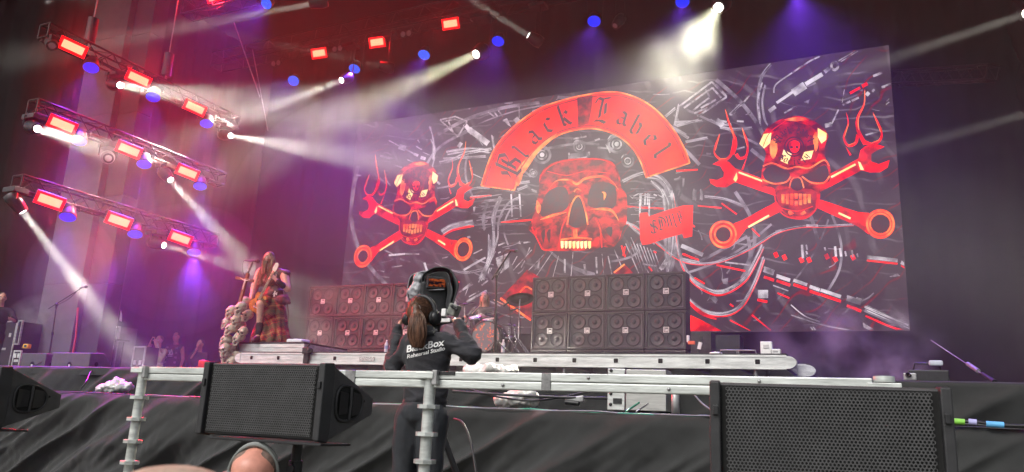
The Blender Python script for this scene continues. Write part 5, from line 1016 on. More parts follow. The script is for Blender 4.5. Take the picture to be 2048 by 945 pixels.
# ---- railing at the front of the pit
LY = 3.8
ra, rb = at(292, 757, LY), at(1745, 764, LY); rz = (ra.z+rb.z)/2
rl = thing('railing', 'long silver scaffold railing on ringed posts across the front of the pit', 'railing', (at(860, 800, LY).x, LY, 0), world=True)
M_GALV = mat('galvanised_rail', (0.56, 0.59, 0.565), 0.40, metal=0.4, var=0.22, scale=9, bump=0.15, bscale=45, stretch=(.3, 1, 2))
for (dz, hh, dy) in ((0.0235, 0.044, 0.0), (-0.0235, 0.044, 0.004)):
    MB().box(((ra.x+rb.x)/2, LY+dy, rz+dz), (rb.x-ra.x, 0.05, hh), bev=0.006).build('rail_bar', M_GALV, rl)
MB().box(((ra.x+rb.x)/2, LY+0.005, rz), (rb.x-ra.x, 0.03, 0.08)).build('rail_core', M_ALU_DARK, rl)
e = at(1768, 762, LY); MB().box((e.x, LY-.03, rz+.002), (e.x-rb.x+.09, .05, .045), bev=.004).build('end_bracket', M_GALV, rl); MB().tube([(e.x+.0, LY, rz+.03), (e.x+.0, LY, rz+.055)], .045, 12).build('end_cap', M_GALV, rl)
def octa(c, r, h, hole=0): return MB().lathe([(r*0.3, -h/2), (r, -h/2), (r, h/2), (r*0.3, h/2)], TR(c, rotz(pi/8)), 8, smooth=False)
for (px, rings, pr) in ((280, (795.5, 839, 884, 927), 0.031), (861, (814, 869, 924), 0.032)):
    c = at(px+ (3 if px < 500 else 0), 790, LY); c.y = LY-.012
    MB().tube([(c.x, c.y, 0.0), (c.x, c.y, rz+.045)], pr, 18).build('post', M_GALV, rl)
    for ry in rings: octa((c.x, c.y, at(px, ry, LY).z), 0.062, 0.022).build('ring', M_GALV, rl)
    for zz in (1.15, .75, .35): octa((c.x, c.y, zz), 0.062, 0.022).build('ring', M_GALV, rl)
    MB().box((c.x-.01, LY-.045, rz+.02), (.11, .04, .035), bev=.004).build('clamp', M_GALV, rl)
    MB().box((c.x+.05, LY-.04, rz+.01), (.03, .035, .08), bev=.004).build('wedge', M_ALU_DARK, rl)
c = at(899, 751, LY); MB().box((c.x, LY-.028, rz+.035), (.10, .008, .018)).build('type_plate', M_BLACKMET, rl)

for k, px in enumerate((470, 640, 1010, 1180, 1340, 1520, 1650)):
    c = at(px, 760, LY)
    MB().lathe([(0, .006), (.008, .005), (.009, 0)], axis_m((c.x, LY-.0255, rz+(.024 if k % 2 else -.022)), (0, -1, 0)), 8).build('bolt', M_ALU_DARK, rl)
for px, w_ in ((1096, .05), (705, .07)):
    c = at(px, 760, LY); MB().box((c.x, LY-.0265, rz+.0), (w_, .003, .088)).build('tape_band', mat('worn_tape', (.20, .20, .20), .7, var=.3, scale=30), rl)
# ================================================================ front-fill loudspeakers on poles
FW, FH, FD = 0.66, 0.305, 0.36
def hexgrille(w, h, p):
    """perforated plate: every hole a real opening"""
    mb = MB(); vs, fs = [], []; rows = int(h/(p*0.866)); cols = int(w/p); R = p/sqrt(3); r = p*0.40
    for j in range(rows):
        for i in range(cols):
            cx_ = -w/2+p*(i+.5)+(p/2 if j % 2 else 0); cz_ = -h/2+p*0.866*(j+.5)
            if cx_ > w/2-p*0.4: continue
            o = len(vs)
            for k in range(6):
                a = pi/6+k*pi/3; vs.append(Vector((cx_+R*cos(a), 0, cz_+R*sin(a))))
            for k in range(6):
                a = pi/6+k*pi/3; vs.append(Vector((cx_+r*cos(a), 0.0, cz_+r*sin(a))))
            for k in range(6):
                a = pi/6+k*pi/3; vs.append(Vector((cx_+r*cos(a), 0.0025, cz_+r*sin(a))))
            for k in range(6):
                k2 = (k+1) % 6; fs.append((o+k, o+k2, o+6+k2, o+6+k)); fs.append((o+6+k, o+6+k2, o+12+k2, o+12+k))
    mb.add(vs, fs); return mb
M_GRILLE = mat('grille_steel', (0.078, 0.078, 0.080), 0.5, metal=0.2, var=0.15, scale=12)
M_FILLBOX = mat('fill_box_paint', (0.055, 0.053, 0.055), 0.6, var=0.15, scale=16, bump=0.35, bscale=320)
GR = hexgrille(FW-0.075, FH-0.022, 0.0112).mesh('grille')
def fill_speaker(loc, yaw, label, tilt=0.0, pole=True):
    t = thing('pit_speaker', label, 'speaker', (loc[0], loc[1], 0), yaw, group='front-fill speakers on poles along the pit')
    z0 = loc[2]; H = FH; T = Matrix.Translation((0, 0, z0)) @ Matrix.Rotation(tilt, 4, 'X')
    prof = [(0.012, 0.0), (0.05, -0.006), (FD, H*0.36), (FD, H*0.60), (0.05, H+0.004), (0.012, H)]
    mb = MB(); n = len(prof)
    xs_ = [(-FW/2+0.012), (FW/2-0.012)]
    mb.add([T @ Vector((x, y, z)) for x in xs_ for y, z in prof], [list(range(n)), list(range(2*n-1, n-1, -1))]+[(i, n+i, n+(i+1) % n, (i+1) % n) for i in range(n)])
    body = mb.build('cabinet', M_FILLBOX, t, loc=(0, 0, 0)); bv = body.modifiers.new('b', 'BEVEL'); bv.width = 0.006; bv.segments = 2
    MB().box(T @ Vector((0, 0.0105, H/2)), (FW-0.06, 0.002, H-0.014), T.to_3x3().to_4x4()).build('grille_foam', M_HOLE, t, loc=(0, 0, 0))
    go = link('grille', GR, M_GRILLE, t, loc=T @ Vector((0, 0.0, H/2)), rot=(tilt, 0, 0)); go['kind'] = 'stuff'
    for sx in (-1, 1):                       # side cheeks that frame the grille
        ck = MB(); pr = [(-0.012, -0.004), (0.05, -0.012), (0.062, H*0.1), (0.062, H*0.9), (0.05, H+0.010), (-0.012, H+0.004)]; x0_, x1_ = sx*(FW/2-0.034), sx*(FW/2-0.002)
        ck.add([T @ Vector((x, y, z)) for x in (x0_, x1_) for y, z in pr], [list(range(6)), list(range(11, 5, -1))]+[(i, 6+i, 6+(i+1) % 6, (i+1) % 6) for i in range(6)])
        c = ck.build('side_cheek', M_BLACKPL, t, loc=(0, 0, 0)); bv = c.modifiers.new('b', 'BEVEL'); bv.width = 0.005; bv.segments = 2
        MB().box(T @ Vector((sx*(FW/2-0.02), -0.016, H*0.72)), (0.016, 0.012, 0.03), bev=.003).build('catch', M_BLACKMET, t, loc=(0, 0, 0))
        # handle: rim, recess and grip
        S = T @ Matrix.Translation((sx*(FW/2-0.011), FD*0.50, H*0.5))
        rim = []
        for k in range(28):
            a = 2*pi*k/28; rim.append(S @ Vector((sx*0.004, 0.092*(abs(cos(a))**0.7)*(1 if cos(a) > 0 else -1), 0.072*(abs(sin(a))**0.8)*(1 if sin(a) > 0 else -1)*(1-0.22*cos(a)))))
        hd = MB().tube(rim+[rim[0]], 0.0065, 6, caps=False).build('handle', M_BLACKPL, t, loc=(0, 0, 0))
        mid = S @ Vector((sx*0.001, 0, 0)); MB().add([mid]+[S @ (S.inverted() @ r_)*1.0 for r_ in rim], [(0, 1+k, 1+(k+1) % 28) if sx > 0 else (0, 1+(k+1) % 28, 1+k) for k in range(28)]).build('recess', M_HOLE, hd, loc=(0, 0, 0))
        for ky in (-0.045, 0.045):
            pan = MB().prism([(-0.034, -0.05), (0.034, -0.042), (0.034, 0.042), (-0.034, 0.05)], 0.002)
            P = MB(); P.add([S @ Vector((sx*(0.0045 if abs(v.x) < 1 else 0)+sx*(0.002 if v.x > 0 else 0.009)*1.0, ky+v.x*(1 if ky < 0 else 1), v.z)) for v in pan.v], pan.f); P.build('cup', M_FILLBOX, hd, loc=(0, 0, 0))
        MB().tube([S @ Vector((sx*0.008, 0, -0.07)), S @ Vector((sx*0.012, 0, 0)), S @ Vector((sx*0.008, 0, 0.07))], 0.007, 8).build('grip', M_BLACKPL, hd, loc=(0, 0, 0))
        for (sy, sz) in ((0.12, 0.3), (0.12, 0.7), (0.75, 0.42), (0.8, 0.55), (0.6, 0.36)):
            MB().lathe([(0.006, 0.0), (0.005, 0.003), (0, 0.003)], S @ Matrix.Translation((0, FD*(sy-.5), H*(sz-.5))) @ Matrix.Rotation(sx*pi/2, 4, 'Y'), 8).build('bolt', M_HOLE, t, loc=(0, 0, 0))
    MB().box(T @ Vector((0.05, 0.085, -0.018)), (FW*0.9, 0.20, 0.010), T.to_3x3().to_4x4(), bev=.003).build('mount_plate', M_BLACKMET, t, loc=(0, 0, 0))
    if pole:
        MB().tube([(0.07, 0.19, 0), (0.07, 0.19, z0-0.02)], 0.022, 14).build('pole', M_BLACKMET, t, loc=(0, 0, 0)); MB().tube([(0.07, 0.19, z0-0.16), (0.07, 0.19, z0-0.10)], 0.03, 14).build('collar', M_BLACKMET, t, loc=(0, 0, 0)); MB().tube([(0.07, 0.17, z0-0.13), (0.10, 0.12, z0-0.13)], 0.016, 10).build('knob', M_BLACKPL, t, loc=(0, 0, 0))
        for k in range(3): a = 0.5+2*pi*k/3; MB().tube([(0.07, 0.19, 0.55), (0.07+0.45*cos(a), 0.19+0.45*sin(a), 0.012)], 0.012, 8).build('leg', M_BLACKMET, t, loc=(0, 0, 0))
    return t
SYF = 2.6
r_ = at(640, 729, SYF); l_ = at(415, 728, SYF)
FW = r_.x-l_.x+0.05
fill_speaker(((r_.x+l_.x)/2+.015, SYF, r_.z-FH), 0.0, 'black perforated loudspeaker on a pole above the man with headphones')
l2, r2 = at(1440, 765, SYF), at(1890, 779, SYF); sc_ = 1.0
fill_speaker(((l2.x+r2.x)/2, SYF-.03, (l2.z+r2.z)/2-FH-.002), radians(9), 'largest-looking black perforated loudspeaker at the railing end')
p_ = at(6, 736, SYF); fill_speaker((p_.x-FW/2+.01, SYF, p_.z-FH), 0.0, 'black loudspeaker cut by the photo edge, only its handle side showing')
# ================================================================ people
def frame3(F, U=Zv):
    F = Vector(F).normalized(); R = F.cross(Vector(U)).normalized(); U = R.cross(F)
    return R, F, U, Matrix(((R.x, F.x, U.x, 0), (R.y, F.y, U.y, 0), (R.z, F.z, U.z, 0), (0, 0, 0, 1)))
def head_shapes(mb, c, F, s=1.0, U=Zv, neck=True):
    R, F, U, M = frame3(F, U); c = Vector(c)
    mb.ball(c+U*.03*s-F*.008*s, (.076*s, .096*s, .098*s), 16, 12, M); mb.ball(c+F*.028*s-U*.045*s, (.062*s, .070*s, .080*s), 14, 10, M); mb.ball(c+F*.062*s-U*.103*s, (.030*s, .028*s, .024*s), 10, 8, M)
    mb.capsule(c+F*.088*s+U*.012*s, .010*s, c+F*.112*s-U*.026*s, .017*s, 8); mb.capsule(c+F*.082*s+U*.028*s-R*.045*s, .012*s, c+F*.082*s+U*.028*s+R*.045*s, .012*s, 8)
    for k in (-1, 1): mb.ball(c+R*k*.079*s-U*.005*s, (.012*s, .024*s, .034*s), 8, 8, M); mb.ball(c+R*k*.045*s+F*.062*s-U*.03*s, .024*s, 8, 6)
    if neck: mb.capsule(c-U*.06*s-F*.012*s, .054*s, c-U*.19*s-F*.025*s, .062*s)
def face_parts(t, c, F, s=1.0, U=Zv, mouth=True):
    R, F, U, M = frame3(F, U); c = Vector(c)
    for k in (-1, 1):
        e = MB().ball(c+F*.083*s+R*k*.032*s+U*.002*s, .0125*s, 10, 8).build('eye', mat('eye_white', (.7, .68, .66), .3, var=.02), t); MB().ball(c+F*.0925*s+R*k*.032*s+U*.002*s, .006*s, 8, 6).build('iris', M_HOLE, e)
        MB().tube([c+F*.097*s+R*k*.014*s+U*.022*s, c+F*.098*s+R*k*.034*s+U*.028*s, c+F*.088*s+R*k*.056*s+U*.020*s], .0045*s, 5).build('eyebrow', M_HAIRD, t)
    if mouth: MB().tube([c+F*.090*s-R*.026*s-U*.066*s, c+F*.100*s-U*.064*s, c+F*.090*s+R*.026*s-U*.066*s], .006*s, 6).build('mouth', mat('lips', (.40, .14, .12), .5), t)
def hand(mb, w, d, n, side=1, curl=0.6, s=1.0):
    """palm and five jointed fingers; w wrist, d towards the fingers, n out of the back of the hand, side = thumb side along d x n"""
    d = Vector(d).normalized(); n = Vector(n); n = (n-d*n.dot(d)).normalized(); k = d.cross(n)*side; w = Vector(w)
    for q in (-.026, -.009, .009, .026): mb.capsule(w+k*q*.6*s, .015*s, w+d*.078*s+k*q*s, .0125*s, 8)
    for q, L in ((-.028, .062), (-.0095, .078), (.0095, .083), (.028, .072)):
        p = w+d*.082*s+k*q*s; dd = d
        for i, f in enumerate((.45, .32, .23)):
            a = curl*(0.75 if i == 0 else 0.9); dd = (dd*cos(a)-n*sin(a)).normalized() if False else (dd*cos(a)+(-n)*sin(a)).normalized(); nn = n
            p2 = p+dd*L*f*1.15*s; mb.capsule(p, (.0095-.001*i)*s, p2, (.0088-.0012*i)*s, 7); p = p2
            n2 = n
    p = w+d*.02*s+k*.026*s; q1 = p+(d*.55+k*.75-n*.25).normalized()*.042*s; q2 = q1+(d*.85+k*.2-n*.5).normalized()*.032*s; mb.capsule(p, .013*s, q1, .011*s, 7); mb.capsule(q1, .011*s, q2, .009*s, 7)
def strand_mesh(paths, r=0.004, sides=4):
    mb = MB()
    for P in paths:
        n = len(P); mb.tube(P, [r*(0.6+0.6*sin(pi*min(.95, .15+i/n))) for i in range(n)], sides, caps=False)
    return mb
M_HAIRB = mat('brown_hair', (0.10, 0.045, 0.025), 0.5, var=0.5, scale=40, stretch=(1, 1, .12)); M_HAIRD = mat('dark_hair', (0.035, 0.022, 0.016), 0.6, var=0.3, scale=40); M_HAIRL = mat('light_brown_hair', (0.20, 0.115, 0.065), 0.55, var=0.5, scale=40, stretch=(1, 1, .12))
M_DENIM = mat('dark_trousers', (0.025, 0.028, 0.036), 0.85, var=0.25, scale=8, bump=.3, bscale=120)
# ---------------------------------------------------------------- the singer
GY = 11.42
def J(px, py, dy=0.0): return at(px, py, GY+dy)
sg = thing('person', 'long-haired bearded performer in leather vest and red tartan kilt playing guitar', 'person', (J(545, 685).x, GY, pz+.02), world=True)
fdir = (-0.12, -0.98, 0.12); hc = J(537, 517, -.10)
b = MB(); head_shapes(b, hc, fdir)
b.ball(J(546, 560), (.19, .14, .22)); b.ball(J(546, 590), (.185, .15, .14)); b.ball(J(543, 606), (.16, .13, .12)); b.capsule(J(523, 543), .08, J(568, 547), .08); b.capsule(J(540, 535), .06, J(543, 552), .08)
b.capsule(J(568, 548), .090, J(575, 578, -.10), .070); b.capsule(J(575, 578, -.10), .068, J(553, 561, -.28), .036)
b.capsule(J(521, 545), .085, J(507, 580, -.08), .064); b.capsule(J(507, 580, -.08), .060, J(501, 602, -.26), .034)
hand(b, J(551, 559, -.30), J(539, 547, -.36)-J(551, 559, -.30), (0.2, -.9, .2), 1, 0.75, 1.05); hand(b, J(501, 602, -.28), J(507, 612, -.34)-J(501, 602, -.28), (-.3, -.9, .1), 1, .5, 1.05)
b.capsule(J(532, 608), .10, J(521, 609, -.42), .082); b.capsule(J(521, 609, -.42), .072, J(520, 630, -.39), .066); b.capsule(J(520, 630, -.39), .066, J(517, 668, -.36), .045); b.capsule(J(517, 672, -.36), .045, J(508, 682, -.50), .04)
b.capsule(J(555, 610), .10, J(557, 645, .03), .07); b.capsule(J(557, 645, .03), .065, J(557, 676, .08), .045); b.capsule(J(557, 680, .05), .045, J(550, 683, -.08), .04)
body = blob('body', b, M_SKIN, sg, .0125, 3)
face_parts(sg, hc, fdir)
# vest
M_LEATHER = mat('brown_leather', (0.060, 0.028, 0.024), 0.5, var=.4, scale=9, bump=.5, bscale=40)
v = MB(); v.ball(J(547, 560), (.23, .165, .23)); v.ball(J(548, 588), (.225, .175, .16)); v.capsule(J(526, 544), .095, J(568, 548), .10); v.ball(J(570, 549), (.11, .10, .10))
vest = blob('vest', v, M_LEATHER, sg, .016, 3, .018, 11)
bv_ = BVHTree.FromPolygons([v_.co.copy() for v_ in vest.data.vertices], [list(p.vertices) for p in vest.data.polygons])
def on_front(px, py, bvh, Y=GY-1.5, off=.006):
    o = at(px, py, Y); d = ray(px, py).normalized(); h = bvh.ray_cast(o, d); return (h[0]-d*off) if h[0] else None
pc = on_front(549, 588, bv_)
if pc:
    em = MB(); n_ = Vector((0.25, -1, 0)); R_, F_, U_, M_ = frame3(n_)
    cross = [(-.055, -.03), (-.055, .03), (-.012, .010), (-.02, .055), (.02, .055), (.012, .010), (.055, .03), (.055, -.03), (.012, -.010), (.02, -.055), (-.02, -.055), (-.012, -.010)]
    em.prism(cross, -.006, Matrix.Translation(pc) @ Matrix(((R_.x*-1, -F_.x, U_.x, 0), (R_.y*-1, -F_.y, U_.y, 0), (R_.z, -F_.z, U_.z, 0), (0, 0, 0, 1)))); em.build('vest_emblem', mat('patch_white', (.55, .53, .52), .7, var=.2), sg)
for (px, py, w_) in ((528, 560, .05), (532, 575, .045), (559, 563, .05)):
    pc = on_front(px, py, bv_)
    if pc: MB().box(pc, (w_, .012, w_*.6), bev=.003).build('vest_patch', mat('patch_tan', (.28, .22, .15), .8, var=.3, scale=60), sg)
# belt and kilt
def tartan():
    m, nt, bs = _base('tartan'); N, L = nt.nodes, nt.links; tc = N.new('ShaderNodeTexCoord'); mp = N.new('ShaderNodeMapping'); mp.inputs['Rotation'].default_value = (0, radians(32), 0); L.new(tc.outputs['Object'], mp.inputs[0]); sp = N.new('ShaderNodeSeparateXYZ'); L.new(mp.outputs[0], sp.inputs[0])
    def bands(sock, fr, thr, ph):
        a = N.new('ShaderNodeMath'); a.operation = 'MULTIPLY_ADD'; a.inputs[1].default_value = fr; a.inputs[2].default_value = ph; L.new(sock, a.inputs[0]); s_ = N.new('ShaderNodeMath'); s_.operation = 'SINE'; L.new(a.outputs[0], s_.inputs[0]); g_ = N.new('ShaderNodeMath'); g_.operation = 'GREATER_THAN'; g_.inputs[1].default_value = thr; L.new(s_.outputs[0], g_.inputs[0]); return g_.outputs[0]
    col = None
    def over(prev, fac, c, k=.7):
        mx = N.new('ShaderNodeMix'); mx.data_type = 'RGBA'; mu = N.new('ShaderNodeMath'); mu.operation = 'MULTIPLY'; mu.inputs[1].default_value = k; L.new(fac, mu.inputs[0]); L.new(mu.outputs[0], mx.inputs['Factor'])
        if prev is None: mx.inputs['A'].default_value = (.40, .03, .03, 1)
        else: L.new(prev, mx.inputs['A'])
        mx.inputs['B'].default_value = (*c, 1); return mx.outputs['Result']
    for s_ in ('X', 'Z'):
        col = over(col, bands(sp.outputs[s_], 26, .55, 0), (.045, .085, .035), .62); col = over(col, bands(sp.outputs[s_], 26, .93, 3.14), (.6, .40, .12), .30); col = over(col, bands(sp.outputs[s_], 52, .9, 1.2), (.03, .02, .02), .6)
    L.new(col, bs.inputs['Base Color']); bs.inputs['Roughness'].default_value = .9; return m
M_TARTAN = tartan()
kl = MB(); rows = 14; seg = 72; vs = []
wc, hc2 = J(548, 600, .0), J(541, 688, -.02)
for j in range(rows+1):
    f = j/rows; c = wc.lerp(hc2, f); rx_ = .185+.155*f**.8; ry_ = .16+.18*f**.9
    for i in range(seg):
        a_ = 2*pi*i/seg; k = 1+.10*f*sin(a_*13+2*noise.noise(Vector((a_*2, f*2, 0))))+.08*f*noise.noise(Vector((cos(a_)*2, sin(a_)*2, f*3)))
        vs.append(Vector((c.x+rx_*k*cos(a_), c.y+ry_*k*sin(a_), c.z-.02*f*sin(a_*5))))
kl.add(vs, [(j*seg+i, j*seg+(i+1) % seg, (j+1)*seg+(i+1) % seg, (j+1)*seg+i) for j in range(rows) for i in range(seg)], True)
ko = kl.build('kilt', M_TARTAN, sg); md = ko.modifiers.new('s', 'SOLIDIFY'); md.thickness = .01
# cloth drawn up over the raised thigh
blob('kilt_flap', MB().capsule(J(538, 603, -.05), .13, J(527, 606, -.36), .098).capsule(J(545, 606, -.05), .13, J(538, 628, -.25), .10), M_TARTAN, sg, .016, 3, .012, 12)
blob('waist_wrap', MB().capsule(J(527, 600, -.03), .10, J(570, 600, -.03), .10).capsule(J(566, 596, -.1), .05, J(578, 606, -.05), .04), mat('maroon_cloth', (.12, .035, .05), .8, var=.3), sg, .016, 2, .015, 14)
MB().tube([J(574, 606, -.05), J(577, 630, -.02), J(576, 655)], [.014, .01, .006], 6).build('hanging_strap', M_LEATHER, sg)
blob('wristband', MB().capsule(J(566, 572, -.19), .062, J(557, 564, -.26), .055), mat('black_leather', (.015, .013, .015), .4, bump=.5, bscale=80), sg, .012, 2, .006, 30)
blob('sock', MB().capsule(J(519, 650, -.375), .068, J(517, 670, -.36), .055), mat('dark_sock', (.025, .022, .025), .9), sg, .014, 2, .006, 20)
sh = MB().capsule(J(518, 676, -.34), .06, J(507, 681, -.52), .055)
bo = blob('boot', sh, mat('maroon_boot', (.10, .02, .04), .5), sg, .014, 2); blob('boot', MB().capsule(J(558, 678, .1), .06, J(551, 682, -.08), .055), M_LEATHER, sg, .014, 2)
# hair and beard
R3, F3, U3, M3 = frame3(fdir); paths = []
for k in range(800):
    a_ = random.uniform(0, 2*pi); up_ = random.uniform(-.2, 1); r0 = hc+(R3*cos(a_)*.078+F3*(sin(a_)*.085-.02))*sqrt(max(.05, 1-max(0, up_)**2))+U3*(.03+.09*max(0, up_))
    loc_ = (r0-hc); 
    if loc_.dot(F3) > .02 and up_ < .8: continue
    side = 1 if loc_.dot(R3) > 0 else -1
    e = hc+R3*side*random.uniform(.05, .21)-F3*random.uniform(-.03, .08)-Zv*random.uniform(.28, .56)+Vector((random.uniform(-.04, .04), -.05 if random.random() < .6 else .05, 0))
    m1 = hc+R3*side*random.uniform(.088, .135)-F3*random.uniform(.0, .07)-U3*random.uniform(.02, .08)
    paths.append(curve_pts([r0, m1, m1.lerp(e, .5)+Vector((random.uniform(-.02, .02),)*3), e], 4))
hb = MB(); hb.ball(hc+U3*.045-F3*.025, (.088, .098, .098), 16, 12, M3); hb.ball(hc-F3*.07-U3*.07, (.10, .05, .14), 12, 8, M3); hb.ball(hc-F3*.10-U3*.24, (.15, .05, .16), 12, 8, M3)
strand_mesh(paths, .0042).build('hair', M_HAIRL, sg); blob('hair_cap', hb, M_HAIRL, sg, .014, 1, .006, 60)
bp = []
for k in range(260):
    q = random.uniform(-1, 1); r0 = hc+F3*(.085-.05*abs(q))+R3*q*.058-U3*random.uniform(.07, .11); e = hc+F3*random.uniform(.05, .09)+R3*q*.05-Zv*random.uniform(.20, .34); bp.append(curve_pts([r0, r0+F3*.03-U3*.04, e], 4))
strand_mesh(bp, .0065).build('beard', M_HAIRL, sg); MB().ball(hc+F3*.06-U3*.10, (.056, .036, .045), 10, 8, M3).build('beard_base', M_HAIRL, sg)
MB().tube([hc+F3*.108-R3*.032-U3*.058, hc+F3*.118-U3*.048, hc+F3*.108+R3*.032-U3*.058], .011, 6).build('moustache', M_HAIRL, sg)
# ---------------------------------------------------------------- electric guitar in his hands
ga, gb = J(518, 604, -.40), J(563, 515, -.42); gd = (gb-ga).normalized(); gn = Vector((.25, -1, .05)); gn = (gn-gd*gn.dot(gd)).normalized(); gk = gd.cross(gn)
MG = Matrix(((gk.x, gn.x, gd.x, ga.x), (gk.y, gn.y, gd.y, ga.y), (gk.z, gn.z, gd.z, ga.z), (0, 0, 0, 1)))
gt = thing('electric_guitar', 'orange-bodied electric guitar with its neck held upright by the performer', 'guitar', ga, world=True)
gpts = curve_pts([(x, 0, z) for x, z in ((0, -.21), (.10, -.20), (.165, -.11), (.14, -.02), (.10, .03), (.115, .09), (.13, .13), (.06, .16), (.03, .12), (-.03, .13), (-.09, .16), (-.125, .10), (-.10, .03), (-.14, -.03), (-.165, -.11), (-.10, -.20))], 4, True)
bodyG = MB().prism([(p.x, p.z) for p in gpts], .05, MG @ Matrix.Translation((0, -.025, 0))).build('body', mat('sunburst_wood', (.55, .17, .03), .3, var=.5, scale=7, coat=.6), gt)
MB().box(MG @ Vector((0, .03, .34)), (.052, .02, .62), MG.to_3x3().to_4x4(), bev=.004).build('neck', mat('pale_fretboard', (.55, .40, .24), .5, var=.2), gt)
fr_ = MB()
for k in range(16): fr_.box(MG @ Vector((0, .042, .64-.56*(1-2**(-k/12))*1.6)), (.05, .004, .004), MG.to_3x3().to_4x4())
fr_.build('frets', M_CHROME, gt)['kind'] = 'stuff'
hs_ = MB().prism([(-.03, .64), (.03, .64), (.045, .70), (.04, .80), (.0, .825), (-.04, .80), (-.045, .70)], .018, MG @ Matrix.Translation((0, .015, 0))).build('headstock', mat('cream_head', (.7, .6, .5), .4), gt)
for k in range(3):
    for s_ in (-1, 1): MB().ball(MG @ Vector((s_*.058, .02, .69+.04*k)), .013, 8, 6).build('tuning_peg', mat('red_peg', (.35, .03, .05), .4), hs_)
for zz in (.03, -.06): MB().box(MG @ Vector((0, .03, zz)), (.08, .02, .04), MG.to_3x3().to_4x4(), bev=.005).build('pickup', M_BLACKPL, gt)
MB().box(MG @ Vector((0, .03, -.12)), (.09, .02, .02), MG.to_3x3().to_4x4(), bev=.004).build('bridge', M_CHROME, gt)
st_ = MB()
for k in range(6): st_.tube([MG @ Vector((-.018+.0072*k, .045, -.12)), MG @ Vector((-.018+.0072*k, .046, .65))], .0012, 4)
st_.build('strings', M_CHROME, gt)['kind'] = 'stuff'
# ---------------------------------------------------------------- skull-piled microphone stand
M_BONE = mat('bone', (0.44, 0.40, 0.31), .65, var=.35, scale=14, bump=.4, bscale=40)
KY = 10.85
def make_skull():
    s = MB(); s.ball((0, .015, .045), (.078, .098, .082), 18, 14); s.ball((0, -.045, .0), (.058, .045, .06), 14, 10)
    for k in (-1, 1): s.ball((k*.052, -.045, -.008), (.026, .036, .016), 10, 8); s.ball((k*.030, -.078, .042), (.032, .016, .014), 10, 8); s.capsule((k*.052, -.01, -.03), .016, (k*.045, -.045, -.085), .016, 8)
    s.ball((0, -.070, -.035), (.038, .030, .028), 12, 8); s.ball((0, -.062, -.088), (.040, .032, .020), 12, 8); s.capsule((0, -.088, .03), .012, (0, -.092, .01), .010, 8)
    o = blob('skull', s, M_BONE, None, .0065, 2); c = MB()
    for k in (-1, 1): c.ball((k*.032, -.092, .010), (.022, .034, .020), 14, 10)
    c.ball((0, -.100, -.018), (.011, .024, .015), 10, 8); c.box((0, -.09, -.062), (.05, .05, .007))
    co = bpy.data.objects.new('cut', c.mesh('cut')); COL.objects.link(co)
    bm_ = o.modifiers.new('b', 'BOOLEAN'); bm_.object = co; bm_.operation = 'DIFFERENCE'; bm_.solver = 'FAST'
    me = bpy.data.meshes.new_from_object(o.evaluated_get(bpy.context.evaluated_depsgraph_get())); me.polygons.foreach_set('use_smooth', [True]*len(me.polygons)); me.materials.clear(); me.materials.append(M_BONE)
    bpy.data.objects.remove(o); bpy.data.objects.remove(co); me.name = 'skull'; return me
SK = make_skull(); M_SOCK = mat('socket_shade', (.025, .02, .016), .9)
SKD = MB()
for k in (-1, 1): SKD.ball((k*.032, -.075, .010), (.017, .012, .016), 10, 8)  # dark balls put shade into the eye and nose sockets
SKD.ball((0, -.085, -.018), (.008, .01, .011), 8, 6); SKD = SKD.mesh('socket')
TEE = MB()
for r_ in (0, 1):
    for i in range(7): x = -.027+.009*i; TEE.box((x, -.093+abs(x)*.35, -.054-.014*r_), (.0078, .008, .012), bev=.001)
TEE = TEE.mesh('teeth')
kb = at(468, 722, KY); ms = thing('skull_microphone_stand', 'pile of bone-coloured skulls carrying a crucifix and microphone', 'microphone stand', (kb.x, KY, FLOOR_Z), world=True)
SKP = [(481, 619, .15, -.1), (463, 626, .3, 0), (488, 608, .8, .15), (473, 643, .1, .02), (494, 634, -.2, .12), (455, 648, .9, .06), (461, 662, .25, -.04), (484, 668, -.5, -.02), (477, 680, .4, .05), (452, 684, .35, -.06), (450, 702, -.2, -.1), (453, 716, .1, -.02), (466, 700, .9, .12), (464, 728, .4, 0), (478, 655, .3, .14), (470, 716, 1.2, .1), (452, 738, .5, 0), (468, 750, -.2, .05), (455, 766, .3, 0)]
for i, (px, py, yw, dy) in enumerate(SKP):
    c = at(px, py, KY+dy); o = link('skull', SK, M_BONE, ms, loc=c-ms.location, rot=(random.uniform(-.2, .25), random.uniform(-.25, .25), -yw-.15)); o.scale = (1.12,)*3
    link('socket', SKD, M_SOCK, o, loc=(0, 0, 0), rot=(0, 0, 0)); te = link('teeth', TEE, M_BONE, o, loc=(0, 0, 0), rot=(0, 0, 0)); te['kind'] = 'stuff'
MB().tube([(kb.x, KY+.1, FLOOR_Z), at(478, 640, KY+.1), at(479, 606, KY+.02)], .03, 10).build('core_pole', M_BLACKMET, ms)
ca, cb = at(479, 608, KY-.02), at(496, 547, KY-.02); cdv = (cb-ca).normalized()
def plank(a, b, w, dth, name, m, par): 
    d = (b-a); R_, F_, U_, M_ = frame3((0, -1, 0), d.normalized()); 
    k = d.normalized(); s_ = k.cross(Vector((0, -1, 0))).normalized(); Mx = Matrix(((s_.x, 0, k.x, 0), (s_.y, -1, k.y, 0), (s_.z, 0, k.z, 0), (0, 0, 0, 1)))
    return MB().box((a+b)/2, (w, dth, d.length), Mx, bev=.006).build(name, m, par)
plank(ca, cb, .062, .04, 'cross_upright', M_BEIGEWOOD, ms); plank(at(472, 556, KY-.03), at(507, 562.5, KY-.03), .055, .036, 'cross_arm', M_BEIGEWOOD, ms)
